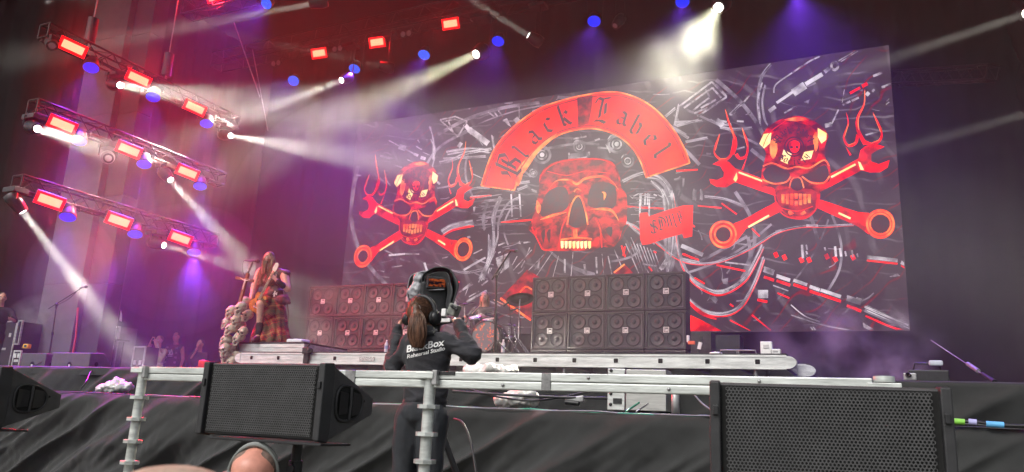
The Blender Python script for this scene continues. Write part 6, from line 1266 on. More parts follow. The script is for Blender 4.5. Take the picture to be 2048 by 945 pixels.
cp = at(490, 562, KY-.075); fg = MB().capsule(cp+Vector((0, 0, -.02)), .016, cp-cdv*.16+Vector((0, 0, 0)), .010).ball(cp+Zv*.02, .018).capsule(cp, .009, at(480, 556, KY-.07), .006).capsule(cp, .009, at(500, 560, KY-.07), .006); blob('corpus', fg, mat('ivory', (.68, .62, .52), .5), ms, .007, 1)
ch2 = MB(); c2, d2 = at(496, 547, KY), at(505, 526, KY)
for k in range(6):
    p_ = c2.lerp(d2, (k+.5)/6); ring = [p_+(cdv*.03*cos(a_)+(Vector((1, 0, 0)) if k % 2 else Vector((0, 1, 0)))*.016*sin(a_)) for a_ in [2*pi*i/10 for i in range(11)]]; MB().tube(ring, .007, 6, caps=False).build('chain_link', M_BLACKMET, ms)
MB().tube([c2, d2], .012, 8).build('mast', M_BLACKMET, ms)
m0, m1 = at(490, 521.5, KY), at(511, 523, KY); MB().tube([d2, at(505, 523, KY), m0.lerp(m1, .5)], .010, 8).build('clip', M_BLACKMET, ms)
mm = MB().tube([m0, m1], [.012, .020], 12).build('microphone', M_BLACKMET, ms); MB().ball(at(516, 523, KY), (.042, .036, .036), 14, 10).build('grille_ball', M_BLACKPL, mm)
MB().tube(curve_pts([m0, at(486, 525, KY), at(485, 540, KY), at(489, 552, KY)], 6), .006, 6).build('cable', M_BLACKC, ms)
# ---------------------------------------------------------------- camera operator
OY = 4.8
def O(px, py, dy=0.0): return at(px, py, OY+dy)
otop = O(843, 596).z; ofoot = otop-1.70
op = thing('person', 'camera operator seen from behind with brown ponytail, headphones and printed black jacket', 'person', (O(848, 800).x, OY, ofoot), world=True)
ohc = O(843, 634, .02); of = (.05, 1, .12)
b = MB(); head_shapes(b, ohc, of); hx = O(847, 800).x
sh_l, sh_r = O(818, 686), O(889, 682); el_l, el_r = O(783, 738, -.03), O(946, 712, .02); wr_l, wr_r = O(794, 662, .22), O(918, 650, .24)
b.ball(O(850, 720), (.15, .10, .20)); b.ball(O(848, 790), (.14, .10, .18)); b.ball(O(846, 832), (.13, .09, .09)); b.capsule(sh_l, .05, sh_r, .05)
for s_, e_, w_ in ((sh_l, el_l, wr_l), (sh_r, el_r, wr_r)): b.capsule(s_, .040, e_, .032); b.capsule(e_, .030, w_, .022)
for sx in (-1, 1): b.capsule((hx+sx*.09, OY, O(846, 850).z), .065, (hx+sx*.10, OY-.02, ofoot+.48), .05); b.capsule((hx+sx*.10, OY-.02, ofoot+.48), .05, (hx+sx*.10, OY+.02, ofoot+.1), .04); b.capsule((hx+sx*.10, OY, ofoot+.05), .04, (hx+sx*.11, OY+.17, ofoot+.04), .035)
hand(b, wr_l, O(801, 640, .30)-wr_l, (-.75, -.6, .2), -1, .5, 1.0); hand(b, wr_r, O(912, 636, .30)-wr_r, (.5, -.8, .3), 1, .6, 1.0)
blob('body', b, M_SKIN, op, .0095, 3)
M_JACKET = mat('black_jacket', (0.014, 0.014, 0.019), .75, var=.25, scale=10, bump=.25, bscale=160, sheen=.1)
j = MB()
j.lathe([(.0, 0), (.150, .002), (.168, .02), (.170, .14), (.166, .26), (.178, .36), (.172, .42), (.12, .47), (0, .48)], TR((O(853, 760).x, OY, O(853, 816).z), Matrix.Diagonal((1, .74, 1, 1))), 28); j.ball(O(850, 712), (.185, .13, .13)); j.capsule(sh_l+Zv*.0, .066, sh_r, .066); j.capsule(O(836, 668, .01), .062, O(856, 667, .01), .062); j.capsule(O(835, 690), .10, O(868, 690), .10)
for s_, e_, w_, k_ in ((sh_l, el_l, wr_l, 0), (sh_r, el_r, wr_r, 1)): j.capsule(s_, .070, e_, .058); j.capsule(e_, .062, w_, .050)
jk = blob('jacket', j, M_JACKET, op, .0105, 5)
nn = [v_.normal.copy() for v_ in jk.data.vertices]
for v_, n_ in zip(jk.data.vertices, nn):       # soft creases, stronger on sleeves and at the waist
    q = v_.co; arm = min(1, max(0, abs(q.x-hx)-.17)/.08); low = min(1, max(0, (O(850, 770).z-q.z)/.15))
    g_ = noise.noise(Vector((q.x*7, q.y*7, q.z*17+q.x*4))); f = noise.fractal(Vector((q.x*5, q.y*5, q.z*13)), 1, 2, 3)+1.3*(.35-min(.7, abs(g_)*2.2)); v_.co += n_*f*(.005+.011*arm+.007*low)
jk.data.update()
blob('collar', MB().tube([O(820+3, 664, -.0)+Vector((.0, .02, 0)), O(834, 669, -.075), O(848, 670, -.085), O(864, 668, -.07), O(872, 662, .0)], [.02, .024, .025, .024, .02], 8), M_JACKET, op, .01, 2)
t_ = MB()
for sx in (-1, 1):
    t_.capsule((hx+sx*.090, OY-.01, O(846, 838).z), .118, (hx+sx*.105, OY-.02, ofoot+.48), .092); t_.capsule((hx+sx*.105, OY-.02, ofoot+.48), .082, (hx+sx*.105, OY+.02, ofoot+.08), .07)
t_.ball((hx, OY-.01, O(846, 826).z), (.19, .14, .12)); tr = blob('trousers', t_, mat('slate_trousers', (.022, .025, .030), .85, var=.2, scale=9, bump=.3, bscale=140), op, .014, 3, .012, 9, stretch=(1, 1, .6))
for sx in (-1, 1): blob('shoe', MB().capsule((hx+sx*.105, OY-.03, ofoot+.045), .045, (hx+sx*.115, OY+.20, ofoot+.04), .04), M_BLACKPL, op, .014, 2)
# lettering on the back, laid on the cloth
bj = BVHTree.FromPolygons([v_.co.copy() for v_ in jk.data.vertices], [list(p.vertices) for p in jk.data.polygons])
def cloth_text(txt, pa, pb, size, name):
    cu = bpy.data.curves.new('lettering', 'FONT'); cu.body = txt; cu.size = 1.0; cu.offset = .022; cu.resolution_u = 3; o = bpy.data.objects.new('lettering', cu); COL.objects.link(o)
    me = bpy.data.meshes.new_from_object(o.evaluated_get(bpy.context.evaluated_depsgraph_get())); bpy.data.objects.remove(o)
    bm = bmesh.new(); bm.from_mesh(me); bmesh.ops.triangulate(bm, faces=bm.faces[:])
    for _ in range(2): bmesh.ops.subdivide_edges(bm, edges=[e for e in bm.edges if e.calc_length() > .18], cuts=1); bmesh.ops.triangulate(bm, faces=bm.faces[:])
    w_ = max(v_.co.x for v_ in bm.verts); up_ = 1.0
    for v_ in bm.verts:
        f = v_.co.x/w_; px = pa[0]+(pb[0]-pa[0])*f; py = pa[1]+(pb[1]-pa[1])*f-v_.co.y*size
        px += v_.co.y*size*.10; o_ = at(px, py, OY-1.0); d_ = ray(px, py).normalized(); h = bj.ray_cast(o_, d_); v_.co = (h[0]-d_*.0045) if h[0] else at(px, py, OY-.1)
    bm.to_mesh(me); bm.free(); me.materials.clear(); me.materials.append(mat('white_print', (.75, .75, .74), .7, var=.05)); return link(name, me, None, op)
cloth_text('BlackBox', (812, 705.5), (888, 691), 19.5, 'lettering'); cloth_text('Rehearsal Studio', (813.5, 717.5), (889.5, 700.5), 11.0, 'lettering')
# hair
R4, F4, U4, M4 = frame3(of)
blob('hair_cap', MB().ball(ohc+U4*.035-F4*.018, (.090, .105, .108), 18, 14, M4).ball(ohc-F4*.05-U4*.03, (.075, .055, .09), 14, 10, M4), M_HAIRB, op, .008, 1, .006, 70, stretch=(1, 1, .25))
tie = O(835, 616, -.10); MB().lathe([(.020, -.012), (.028, 0), (.020, .012), (.014, 0), (.020, -.012)], axis_m(tie, (0, -.6, -.5)), 14).build('hair_tie', mat('pale_tie', (.55, .42, .38), .7), op)
paths = []
for k in range(520):                         # combed back to the tie
    a_ = random.uniform(-1.9, 1.9); r0 = ohc+R4*sin(a_)*.094+U4*(.035+cos(a_)*.108)-F4*random.uniform(-.03, .07)*1.0; m_ = r0.lerp(tie, .55)-F4*.045*(1-abs(a_)/2.6); paths.append(curve_pts([r0, m_, tie], 4))
strand_mesh(paths, .0023).build('combed_hair', M_HAIRB, op); paths = []
for k in range(800):
    a_ = random.uniform(0, 2*pi); rr = sqrt(random.random()); q1 = O(835, 640, -.16)+Vector((cos(a_)*.062*rr, sin(a_)*.04*rr, random.uniform(-.01, .01))); q2 = O(834+random.uniform(-3, 3), 668, -.17)+Vector((cos(a_)*.068*rr, sin(a_)*.04*rr, 0)); ln = random.uniform(.6, 1.05)
    q3 = O(835, 695, -.16)+Vector((cos(a_)*.045*rr+random.uniform(-.012, .012), sin(a_)*.03*rr, 0)); q3 = q2.lerp(q3, ln)
    paths.append(curve_pts([tie+Vector((cos(a_)*.015, sin(a_)*.012-.015, 0)), q1, q2+Vector((random.uniform(-.006, .006), 0, 0)), q3], 4))
strand_mesh(paths, .0027).build('ponytail', M_HAIRB, op); blob('ponytail_core', MB().capsule(tie-F4*.02, .03, O(835, 645, -.15), .05).capsule(O(835, 645, -.15), .048, O(834, 682, -.15), .026), M_HAIRB, op, .01, 1, .006, 50, stretch=(1, 1, .2))
# headphones on her head
hp = thing('headphones', 'black over-ear headphones worn by the camera operator', 'headphones', ohc, world=True)
band = [ohc+R4*.125*sin(a_)+U4*(.015+.135*cos(a_)) for a_ in [radians(x) for x in range(-100, 101, 10)]]; MB().tube(band, .016, 8).build('headband', M_BLACKPL, hp)
for k in (-1, 1):
    c = ohc+R4*k*.112-U4*.012; M = axis_m(c, R4*k); MB().lathe([(0, .0), (.048, 0), (.052, .012), (.046, .034), (.03, .042), (0, .042)], M, 20).build('ear_cup', M_BLACKMET, hp); MB().lathe([(.030, -.022), (.05, -.018), (.052, 0), (.03, .002)], M, 18).build('ear_pad', M_BLACKPL, hp); MB().tube([c+R4*k*.02+U4*.06, c+R4*k*.025, c+R4*k*.02-U4*.04], .008, 6).build('bracket', M_ALU_DARK, hp)
MB().tube(curve_pts([ohc-R4*.13-U4*.03, ohc-R4*.14-U4*.08+F4*.08, ohc-R4*.08-U4*.09+F4*.13], 5), .006, 6).build('microphone_arm', M_BLACKPL, hp)
# platform she stands on
pf = thing('camera_platform', 'low black platform under the camera operator behind the railing', 'platform', (hx, OY+.4, 0), world=True)
for k in range(5): MB().box((hx-.8+.4*k, OY+.5, ofoot-.02), (.394, 1.6, .04), bev=.004).build('plank', M_BLACKPL, pf)
for sx in (-.95, .95):
    for sy in (-.2, 1.2): MB().box((hx+sx, OY+sy, (ofoot-.04)/2), (.06, .06, ofoot-.042)).build('leg', M_ALU_DARK, pf)
# ---------------------------------------------------------------- broadcast camera under its rain hood
CYc = OY+.55
CD_ = Vector((-.58, .81, .06)).normalized()          # the camera looks at the singer
def B(px, py, dy=0.0): return at(px, py, CYc)+CD_*dy
MCD = Matrix(((-CD_.y*-1, CD_.x, 0, 0), (-CD_.x, CD_.y, 0, 0), (0, 0, 1, 0), (0, 0, 0, 1)))
bc = thing('broadcast_camera', 'broadcast camera with lit viewfinder under a black rain hood', 'camera', (B(866, 650).x, CYc, ofoot), world=True)
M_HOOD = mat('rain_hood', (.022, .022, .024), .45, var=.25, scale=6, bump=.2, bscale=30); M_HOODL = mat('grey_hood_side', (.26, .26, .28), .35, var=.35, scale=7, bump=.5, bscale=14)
def hood(ctrl, dy0, dy1, name, m, nv=8, seed=0):
    mb = MB(); C_ = [(x, y) for x, y in [(p.x, p.y) for p in curve_pts([(a, b_, 0) for a, b_ in ctrl], 6)]]; vs = []; W_ = len(C_)
    for jv in range(nv+1):
        f = jv/nv
        for (x, y) in C_:
            p = B(866+(x-866)*1.12, 592+(y-592)*1.10, dy0); sh = 1-.22*f; c_ = B(866, 590, dy0); p = c_+(p-c_)*sh+CD_*((dy1-dy0)*f); w = noise.noise(Vector((p.x*9, p.z*9, f*2+seed)))*.018; p += Vector((w, 0, w*.8)); vs.append(p)
    mb.add(vs, [(jv*W_+i, jv*W_+i+1, (jv+1)*W_+i+1, (jv+1)*W_+i) for jv in range(nv) for i in range(W_-1)], True); o = mb.build(name, m, bc); md = o.modifiers.new('s', 'SOLIDIFY'); md.thickness = .010; return o
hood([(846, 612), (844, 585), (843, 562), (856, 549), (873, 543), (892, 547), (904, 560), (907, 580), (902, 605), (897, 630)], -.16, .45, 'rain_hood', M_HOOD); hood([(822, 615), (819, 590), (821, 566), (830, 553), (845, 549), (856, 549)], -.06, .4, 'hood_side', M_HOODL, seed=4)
hood([(846, 612), (847, 585), (849, 565), (857, 556), (873, 552), (888, 555), (896, 566), (898, 590), (893, 625)], -.13, -.10, 'hood_lining', M_HOOD)
MB().box(B(866, 606, .12), (.22, .42, .30), MCD, bev=.02).build('camera_body', M_BLACKMET, bc)
MB().lathe([(.09, 0), (.10, .02), (.10, .30), (.12, .32), (.12, .42), (.10, .42)], axis_m(B(866, 606, .32), CD_), 20).build('lens', M_BLACKPL, bc)
def vf_mat():
    m = emit('viewfinder_picture', (.008, .004, .006), 1.0, col2=(.30, .06, .015), scale=26, rampat=(.45, .75), detail=6, stretch=(1, 1, 1.6)); return m
vf = MB().box(B(870, 570, -.13), (.155, .05, .10), MCD, bev=.008).build('viewfinder', M_BLACKPL, bc); MB().box(B(871, 570, -.157), (.135, .004, .062), MCD).build('viewfinder_screen', vf_mat(), vf); MB().box(B(870, 583.5, -.155), (.14, .008, .008)).build('button_strip', M_GREYC, vf)
MB().box(B(866, 640, .10), (.16, .26, .10), MCD, bev=.02).build('pan_head', M_BLACKMET, bc)
for (pa, pb) in (((862, 648), (812, 646)), ((876, 648), (913, 644))): MB().tube([B(*pa, .05), B(*pb, -.22)], .013, 10).build('pan_bar', M_BLACKMET, bc)
MB().tube([B(806, 646, -.22), B(818, 646.5, -.2)], .02, 10).build('grip', M_BLACKPL, bc); MB().tube([B(908, 645, -.24), B(920, 643, -.24)], .02, 10).build('grip', M_BLACKPL, bc)
zc = MB().box(B(903, 624, -.2), (.075, .08, .09), Matrix.Rotation(.35, 4, 'Y'), bev=.012).build('zoom_control', mat('control_grey', (.16, .17, .15), .5, var=.3, scale=20), bc); MB().lathe([(.012, 0), (.022, .005), (.024, .02), (.012, .022)], axis_m(B(905, 645, -.25), (0, -1, 0)), 14).build('zoom_ring', M_CHROME, bc); MB().box(B(888, 643, -.12), (.10, .03, .03), bev=.004).build('bright_bracket', M_WHITEPL, bc); MB().box(B(886, 628, -.14), (.04, .04, .06), bev=.008).build('bracket_block', M_WHITEPL, bc)
blob('hood_flap', MB().ball(B(832, 584, -.06), (.060, .05, .112), 14, 10).ball(B(838, 560, -.05), (.05, .05, .05), 12, 8).ball(B(830, 604, -.04), (.035, .04, .06), 12, 8), M_HOODL, bc, .008, 2, .022, 16)
for k in range(3): MB().lathe([(.008, 0), (.014, .003), (.013, .014), (0, .015)], axis_m(B(899+k*4, 618+k*3, -.25), (0, -1, .2)), 10).build('control_knob', M_BLACKPL, bc)
MB().tube([B(868, 650, .1), (B(868, 650).x, CYc+.1, ofoot+.5)], .06, 14).build('column', M_BLACKMET, bc)
for k in range(3): a_ = .6+2*pi*k/3; MB().tube([(B(868, 650).x, CYc+.1, ofoot+.9), (B(868, 650).x+.4*cos(a_), CYc+.1+.35*sin(a_), ofoot+.01)], .025, 8).build('tripod_leg', M_BLACKMET, bc)
# ---------------------------------------------------------------- man with headphones at the bottom edge
HYm = 2.58
mtop = at(512, 894, HYm); mh = Vector((mtop.x, HYm, mtop.z-.135)); mf = (.5, -.85, -.14)
mn = thing('person', 'balding man in grey headphones whose forehead shows at the bottom edge', 'person', (mh.x, HYm, 0), world=True)
b = MB(); head_shapes(b, mh, mf, 1.04); _R, _F, _U, _M = frame3(mf); b.ball(mh+_U*.048+_F*.004, (.088, .094, .074), 16, 12, _M); z_ = mh.z
b.capsule((mh.x-.17, HYm+.02, z_-.27), .065, (mh.x+.17, HYm+.02, z_-.27), .065); b.ball((mh.x, HYm+.02, z_-.42), (.20, .13, .22)); b.ball((mh.x, HYm+.02, z_-.70), (.18, .13, .2))
for sx in (-1, 1): b.capsule((mh.x+sx*.2, HYm+.02, z_-.28), .055, (mh.x+sx*.25, HYm, z_-.56), .045); b.capsule((mh.x+sx*.25, HYm, z_-.56), .042, (mh.x+sx*.22, HYm-.16, z_-.74), .032); b.capsule((mh.x+sx*.09, HYm+.02, z_-.8), .09, (mh.x+sx*.1, HYm+.02, .5), .06); b.capsule((mh.x+sx*.1, HYm+.02, .5), .055, (mh.x+sx*.1, HYm+.04, .08), .045); b.capsule((mh.x+sx*.1, HYm+.06, .045), .045, (mh.x+sx*.11, HYm-.14, .04), .04); hand(b, (mh.x+sx*.22, HYm-.16, z_-.74), (0, -.5, -.8), (sx, -.3, .2), sx, .4)
blob('body', b, mat('flushed_skin', (.60, .26, .19), .45, var=.12, scale=10, bump=.05, bscale=150), mn, .011, 4); face_parts(mn, mh, mf, 1.02)
blob('shirt', MB().ball((mh.x, HYm+.02, z_-.42), (.225, .155, .23)).ball((mh.x, HYm+.02, z_-.68), (.205, .155, .22)).capsule((mh.x-.18, HYm+.02, z_-.285), .085, (mh.x+.18, HYm+.02, z_-.285), .085), M_DENIM, mn, .016, 3, .008, 8)
blob('trousers', MB().ball((mh.x, HYm+.02, z_-.82), (.19, .15, .12)).capsule((mh.x-.09, HYm+.02, z_-.85), .11, (mh.x-.1, HYm+.02, .1), .075).capsule((mh.x+.09, HYm+.02, z_-.85), .11, (mh.x+.1, HYm+.02, .1), .075), M_DENIM, mn, .018, 3)
R5, F5, U5, M5 = frame3(mf); blob('cropped_hair', MB().ball(mh+U5*.064-F5*.016, (.0905, .092, .064), 20, 14, M5), mat('cropped_grey_hair', (.18, .12, .095), .8, var=.3, scale=60), mn, .01, 2)
hp = thing('headphones', 'grey headset with padded band worn by the balding man', 'headphones', mh, world=True)
MB().tube([mh+R5*.100*sin(a_)+U5*(.018+.124*cos(a_))-F5*.010 for a_ in [radians(x) for x in range(-98, 99, 9)]], .008, 8).build('headband', mat('grey_rubber', (.17, .18, .17), .6), hp); MB().tube([mh+R5*.100*sin(a_)+U5*(.018+.126*cos(a_))-F5*.030 for a_ in [radians(x) for x in range(-60, 61, 9)]], .009, 8).build('headband_pad', mat('pale_grey_rubber', (.25, .26, .25), .6), hp)
for k in (-1, 1):
    M = axis_m(mh+R5*k*.092-U5*.012, R5*k); MB().lathe([(.03, -.01), (.045, -.006), (.048, .014), (.04, .032), (0, .036)], M, 18).build('ear_cup', mat('grey_rubber', (.17, .18, .17), .6), hp)
# ---------------------------------------------------------------- spectator with beige cap, very close
ZY = .52
ct = at(368, 926, ZY); kh = Vector((ct.x, ZY, ct.z-.150)); kf = (-.25, 1, .05)
sp_ = thing('person', 'spectator right before the lens, only the top of a beige cap showing', 'person', (kh.x, ZY, 0), world=True)
b = MB(); head_shapes(b, kh, kf, 1.02); z_ = kh.z
b.capsule((kh.x-.17, ZY, z_-.27), .065, (kh.x+.17, ZY, z_-.27), .065); b.ball((kh.x, ZY, z_-.42), (.20, .13, .22)); b.ball((kh.x, ZY, z_-.70), (.18, .13, .2))
for sx in (-1, 1): b.capsule((kh.x+sx*.2, ZY, z_-.28), .055, (kh.x+sx*.25, ZY, z_-.56), .045); b.capsule((kh.x+sx*.25, ZY, z_-.56), .042, (kh.x+sx*.24, ZY+.1, z_-.8), .032); b.capsule((kh.x+sx*.09, ZY, z_-.8), .09, (kh.x+sx*.1, ZY, .5), .06); b.capsule((kh.x+sx*.1, ZY, .5), .055, (kh.x+sx*.1, ZY-.02, .08), .045); b.capsule((kh.x+sx*.1, ZY-.04, .045), .045, (kh.x+sx*.11, ZY+.14, .04), .04); hand(b, (kh.x+sx*.24, ZY+.1, z_-.8), (0, .3, -.9), (sx, 0, .2), sx, .4)
blob('body', b, M_SKIN, sp_, .012, 4); face_parts(sp_, kh, kf, 1.02)
R6, F6, U6, M6 = frame3(kf); M_CAP = mat('beige_cap', (.46, .35, .27), .95, var=.2, scale=30, bump=.6, bscale=420)
blob('cap', MB().ball(kh+U6*.045-F6*.01, (.094, .114, .105), 20, 14, M6).box(kh+F6*.13+U6*.035, (.16, .13, .012), M6, bev=.005), M_CAP, sp_, .008, 3)
blob('coat', MB().ball((kh.x, ZY, z_-.42), (.23, .16, .23)).ball((kh.x, ZY, z_-.70), (.21, .16, .24)).capsule((kh.x-.18, ZY, z_-.285), .09, (kh.x+.18, ZY, z_-.285), .09).capsule((kh.x-.2, ZY, z_-.3), .08, (kh.x-.25, ZY, z_-.58), .065).capsule((kh.x+.2, ZY, z_-.3), .08, (kh.x+.25, ZY, z_-.58), .065), M_DENIM, sp_, .018, 3, .008, 8)
blob('trousers', MB().ball((kh.x, ZY, z_-.84), (.19, .15, .12)).capsule((kh.x-.09, ZY, z_-.85), .11, (kh.x-.1, ZY, .1), .075).capsule((kh.x+.09, ZY, z_-.85), .11, (kh.x+.1, ZY, .1), .075), M_DENIM, sp_, .018, 3)
# ---------------------------------------------------------------- crew and drummer
def crew(px, py, h, label, top, legs, F=(.25, -1, .05), skin=M_SKIN, hair=M_HAIRD, pose='down', cat='person', sleeves=True, longhair=False, Y=None, base=None, extra=None, sit=False):
    base = LOW_Z if base is None else base; Y = Y or yfor(px, py, base+h); x = at(px, py, Y).x
    t = thing('person', label, 'person', (x, Y, base), world=True); zt_ = at(px, py, Y).z if sit else base+h; hc_ = Vector((x, Y, zt_-.13)); s = .98; z_ = hc_.z; b = MB(); head_shapes(b, hc_, F, s); c = MB()
    R_, F_, U_, M_ = frame3(Vector((F[0], F[1], 0))); sl = Vector((x, Y, z_-.26)); 
    b.capsule(sl-R_*.17, .06, sl+R_*.17, .06); b.ball(sl-Zv*.16, (.17, .11, .22), M=M_); b.ball(sl-Zv*.42, (.16, .11, .18), M=M_)
    c.capsule(sl-R_*.17, .078, sl+R_*.17, .078); c.ball(sl-Zv*.16, (.20, .135, .23), M=M_); c.ball(sl-Zv*.40, (.19, .135, .21), M=M_)
    for sx in (-1, 1):
        A = sl+R_*sx*.20
        if pose == 'down': E = A+R_*sx*.07-Zv*.29+F_*.0; W_ = E+R_*sx*.02-Zv*.23+F_*.10; hd = (R_*0-Zv+F_*.2)
        elif pose == 'phone': E = A+R_*sx*.03-Zv*.22+F_*.16; W_ = hc_+F_*.22+R_*sx*.06-Zv*.06; hd = (Zv*.8-R_*sx*.3)
        elif pose == 'mouth': E = A+R_*sx*.04-Zv*.25+F_*.05; W_ = (hc_+F_*.13-Zv*.1-R_*sx*.02) if sx > 0 else E-Zv*.2+F_*.12; hd = (Zv*.8-R_*sx*.4) if sx > 0 else -Zv
        else: E = A+R_*sx*.12-Zv*.22+F_*.12; W_ = E+F_*.25-R_*sx*.08+Zv*.02; hd = F_-R_*sx*.2
        b.capsule(A, .05, E, .042); b.capsule(E, .04, W_, .03); hand(b, W_, hd, R_*sx, sx, .4)
        if sleeves: c.capsule(A, .068, E, .055); c.capsule(E, .052, A.lerp(W_, .5).lerp(W_, .6), .042)
    hz_ = sl.z-.52; lg = MB(); lg.ball((x, Y, hz_), (.18, .13, .13), M=M_)
    for sx in (-1, 1):
        H_ = Vector((x, Y, hz_-.04))+R_*sx*.09
        if sit: K_ = H_+F_*.38; N_2 = K_-Zv*.40
        else: K_ = Vector((H_.x, H_.y, base+(hz_-base)*.52))+F_*.02; N_2 = Vector((H_.x, H_.y, base+.08))
        b.capsule(H_, .08, K_, .055); b.capsule(K_, .05, N_2, .04); b.capsule(N_2-Zv*.03, .04, N_2-Zv*.035+F_*.16, .035); lg.capsule(H_, .105, K_, .078); lg.capsule(K_, .075, N_2, .06)
        MB().capsule(N_2-Zv*.03, .048, N_2-Zv*.033+F_*.16, .042).build('shoe', M_BLACKPL, t)
    blob('body', b, skin, t, .016, 3); blob('shirt', c, top, t, .018, 3, .010, 9); blob('trousers', lg, legs, t, .018, 3, .008, 8); face_parts(t, hc_, F, s)
    Rh, Fh, Uh, Mh = frame3(F)
    if hair is not None:
        hm = MB().ball(hc_+Uh*.045-Fh*.025, (.082, .096, .088), 14, 10, Mh)
        if longhair: hm.ball(hc_-Fh*.055-Uh*.08, (.095, .05, .17), 12, 10, Mh); hm.capsule(hc_+Rh*.075, .03, hc_+Rh*.08-Uh*.24, .03); hm.capsule(hc_-Rh*.075, .03, hc_-Rh*.08-Uh*.24, .03)
        blob('hair', hm, hair, t, .014, 2, .006, 50)
    return t, hc_, sl, R_, F_, Y
M_CARDI = mat('olive_cardigan', (.42, .38, .28), .9, var=.25); M_VESTD = mat('dark_vest', (.045, .045, .05), .8, var=.3, scale=20); M_BLKSHIRT = mat('black_shirt', (.028, .026, .03), .85, var=.2); M_REDJ = mat('red_jacket', (.42, .04, .04), .8, var=.2)
t, hc_, sl, R_, F_, Y = crew(320, 671, 1.66, 'crew member in olive cardigan holding a phone up to the face', M_CARDI, M_DENIM, pose='phone', hair=M_HAIRL)
ph = tag(MB().box(hc_+F_*.24-Zv*.03, (.075, .01, .14), bev=.004).build('phone', M_BLACKMET), 'phone held up by the crew member in olive cardigan', 'phone')
t, hc_, sl, R_, F_, Y = crew(354.5, 664, 1.84, 'bare-armed crew man in patched dark vest and white-printed shirt', M_VESTD, M_DENIM, pose='down', sleeves=False, hair=M_HAIRD)
pr = MB(); o_ = sl+F_*.142-Zv*.13
for (xa, za, xb, zb2) in ((-.06, -.06, -.01, .07), (-.01, .07, .02, -.06), (.02, -.06, .06, .05), (-.06, -.06, .06, -.06)): pr.tube([o_+R_*xa+Zv*za, o_+R_*xb+Zv*zb2], .013, 5)
pr.tube([o_-R_*.06-Zv*.10, o_+R_*.06-Zv*.10], .009, 5); pr.build('shirt_print', M_WHITEPL, t)
for sx in (-1, 1):
    for (zz, w_) in ((-.02, .06), (-.14, .05), (-.26, .06), (-.38, .05)): MB().box(sl+F_*.118+R_*sx*.135+Zv*zz, (w_, .03, .045), M_ if False else None, bev=.004).build('vest_patch', mat('patch_grey', (.33, .30, .30), .8, var=.4, scale=50), t)
t, hc_, sl, R_, F_, Y = crew(402, 679, 1.66, 'crew member in black shirt with one hand raised to the mouth', M_BLKSHIRT, M_DENIM, pose='mouth', hair=M_HAIRD)
t, hc_, sl, R_, F_, Y = crew(296, 694, 1.50, 'person in red jacket half hidden behind the crew', M_REDJ, mat('tan_trousers', (.25, .18, .14), .8), pose='down', hair=M_HAIRD, F=(.6, -.7, 0))
q = at(409, 730, 10.6); lump(409, 729, .20, .14, .15, 10.7, M_REDJ, 'red_bag', 'small red bag on the stage at the feet of the crew', 'bag')
t, hc_, sl, R_, F_, Y = crew(-4, 640, 1.7, 'dark-clothed stagehand at the photo edge with one forearm showing', M_BLKSHIRT, M_DENIM, pose='front', F=(.8, -.5, 0), sleeves=True, Y=10.4, base=FLOOR_Z)
drm, hc_, sl, R_, F_, Y = crew(970, 583, 1.2, 'long-haired drummer in printed black shirt seated behind the kit', M_BLKSHIRT, M_DENIM, pose='front', F=(.1, -1, -.05), longhair=True, hair=M_HAIRL, Y=13.75, base=dzr, sit=True)
o_ = sl+F_*.142-Zv*.10
pr = MB()
for k in range(7): pr.box(o_+R_*(-.075+.025*k)+Zv*.01*(-abs(k-3)), (.016, .012, .05 if k % 2 else .04))
pr.build('shirt_print', mat('patch_white', (.55, .53, .52), .7, var=.2), drm)
th = thing('drum_stool', 'round black stool under the drummer', 'stool', (sl.x, Y, dzr), world=True); MB().lathe([(0, 0), (.17, 0), (.18, .03), (.17, .07), (0, .08)], Matrix.Translation((sl.x, Y, sl.z-.72)), 20).build('seat', M_BLACKPL, th); MB().tube([(sl.x, Y, dzr), (sl.x, Y, sl.z-.72)], .025, 8).build('post', M_CHROME, th)
for k, (px, py, px2, py2) in enumerate(((960, 611, 944, 628), (988, 600, 1006, 609))): tag(MB().tube([at(px, py, 13.5), at(px2, py2, 13.2)], .008, 6).build('drumstick', mat('pale_wood', (.55, .38, .2), .5)), ('drumstick lowered over the nearer small drum', 'drumstick raised towards the dark cymbal')[k], 'drumstick')
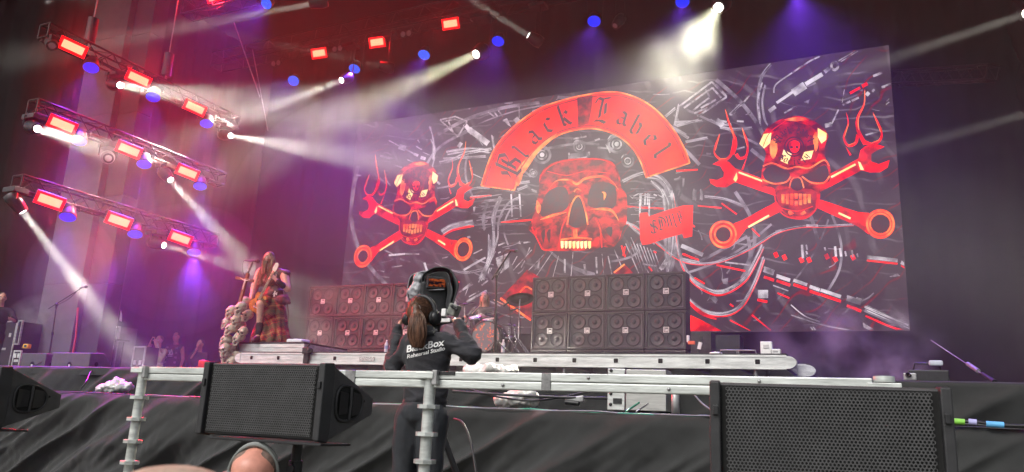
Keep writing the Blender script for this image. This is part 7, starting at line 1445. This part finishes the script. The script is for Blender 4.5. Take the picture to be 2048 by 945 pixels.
# ================================================================ smoke puffs
def puff(px, py, r, Y, dens, label, seed):
    m, N, L, P = volume_mat('smoke_puff', (.95, .95, .95), 1.0, .1); tc = N.new('ShaderNodeTexCoord'); n1 = N.new('ShaderNodeTexNoise'); n1.inputs['Scale'].default_value = 2.2/r[0]; n1.inputs['Detail'].default_value = 5; n1.noise_dimensions = '4D'; n1.inputs['W'].default_value = seed
    L.new(tc.outputs['Object'], n1.inputs['Vector']); g_ = N.new('ShaderNodeTexGradient'); g_.gradient_type = 'SPHERICAL'; mp = N.new('ShaderNodeMapping'); mp.inputs['Scale'].default_value = (1/r[0], 1/r[1], 1/r[2]); L.new(tc.outputs['Object'], mp.inputs[0]); L.new(mp.outputs[0], g_.inputs[0])
    s_ = N.new('ShaderNodeMapRange'); s_.inputs['From Min'].default_value = .45; s_.inputs['From Max'].default_value = .75; L.new(n1.outputs['Fac'], s_.inputs[0]); mu = N.new('ShaderNodeMath'); mu.operation = 'MULTIPLY'; L.new(s_.outputs[0], mu.inputs[0]); L.new(g_.outputs['Fac'], mu.inputs[1]); m2 = N.new('ShaderNodeMath'); m2.operation = 'MULTIPLY'; m2.inputs[1].default_value = dens; L.new(mu.outputs[0], m2.inputs[0]); L.new(m2.outputs[0], P.inputs['Density'])
    c = at(px, py, Y); o = MB().ball((0, 0, 0), r, 16, 12).build('smoke', m); o.location = c; kind(o, 'stuff'); o['label'] = label
puff(1335, 140, (1.8, 1.6, 1.8), 15.4, .15, 'drifting smoke lit by the widest beam', 2.0); puff(1690, 700, (1.3, .6, .7), 11.2, 2.6, 'pale puff of smoke drifting under the screen corner', 3.0); puff(1795, 745, (.45, .3, .22), 10.3, 5.0, 'small dense smoke jet at the fog machine', 8.0); puff(75, 650, (1.1, .6, .75), 11.6, 3.0, 'pale cloud of smoke behind the floor monitors', 5.0)

bm_, _N, _L, _P = volume_mat('smoke_bank', (.95, .93, .95), .044, .1)
for (px, py, Y, r, lb) in ((680, 410, 16.0, (3.5, 1.3, 2.8), 'soft bank of smoke drifting across the near half of the screen'), (350, 540, 13.4, (2.4, 1.0, 1.5), 'soft bank of smoke hanging behind the singer and the crew'), (140, 550, 10.3, (.9, .7, 1.1), 'drift of smoke in the lowest side beam')):
    for f in (1.12, .86, .60):                # denser towards its heart
        o = MB().ball((0, 0, 0), [v*f for v in r], 32, 22).build('smoke', bm_); o.location = at(px, py, Y); kind(o, 'stuff'); o['label'] = lb; o['group'] = lb
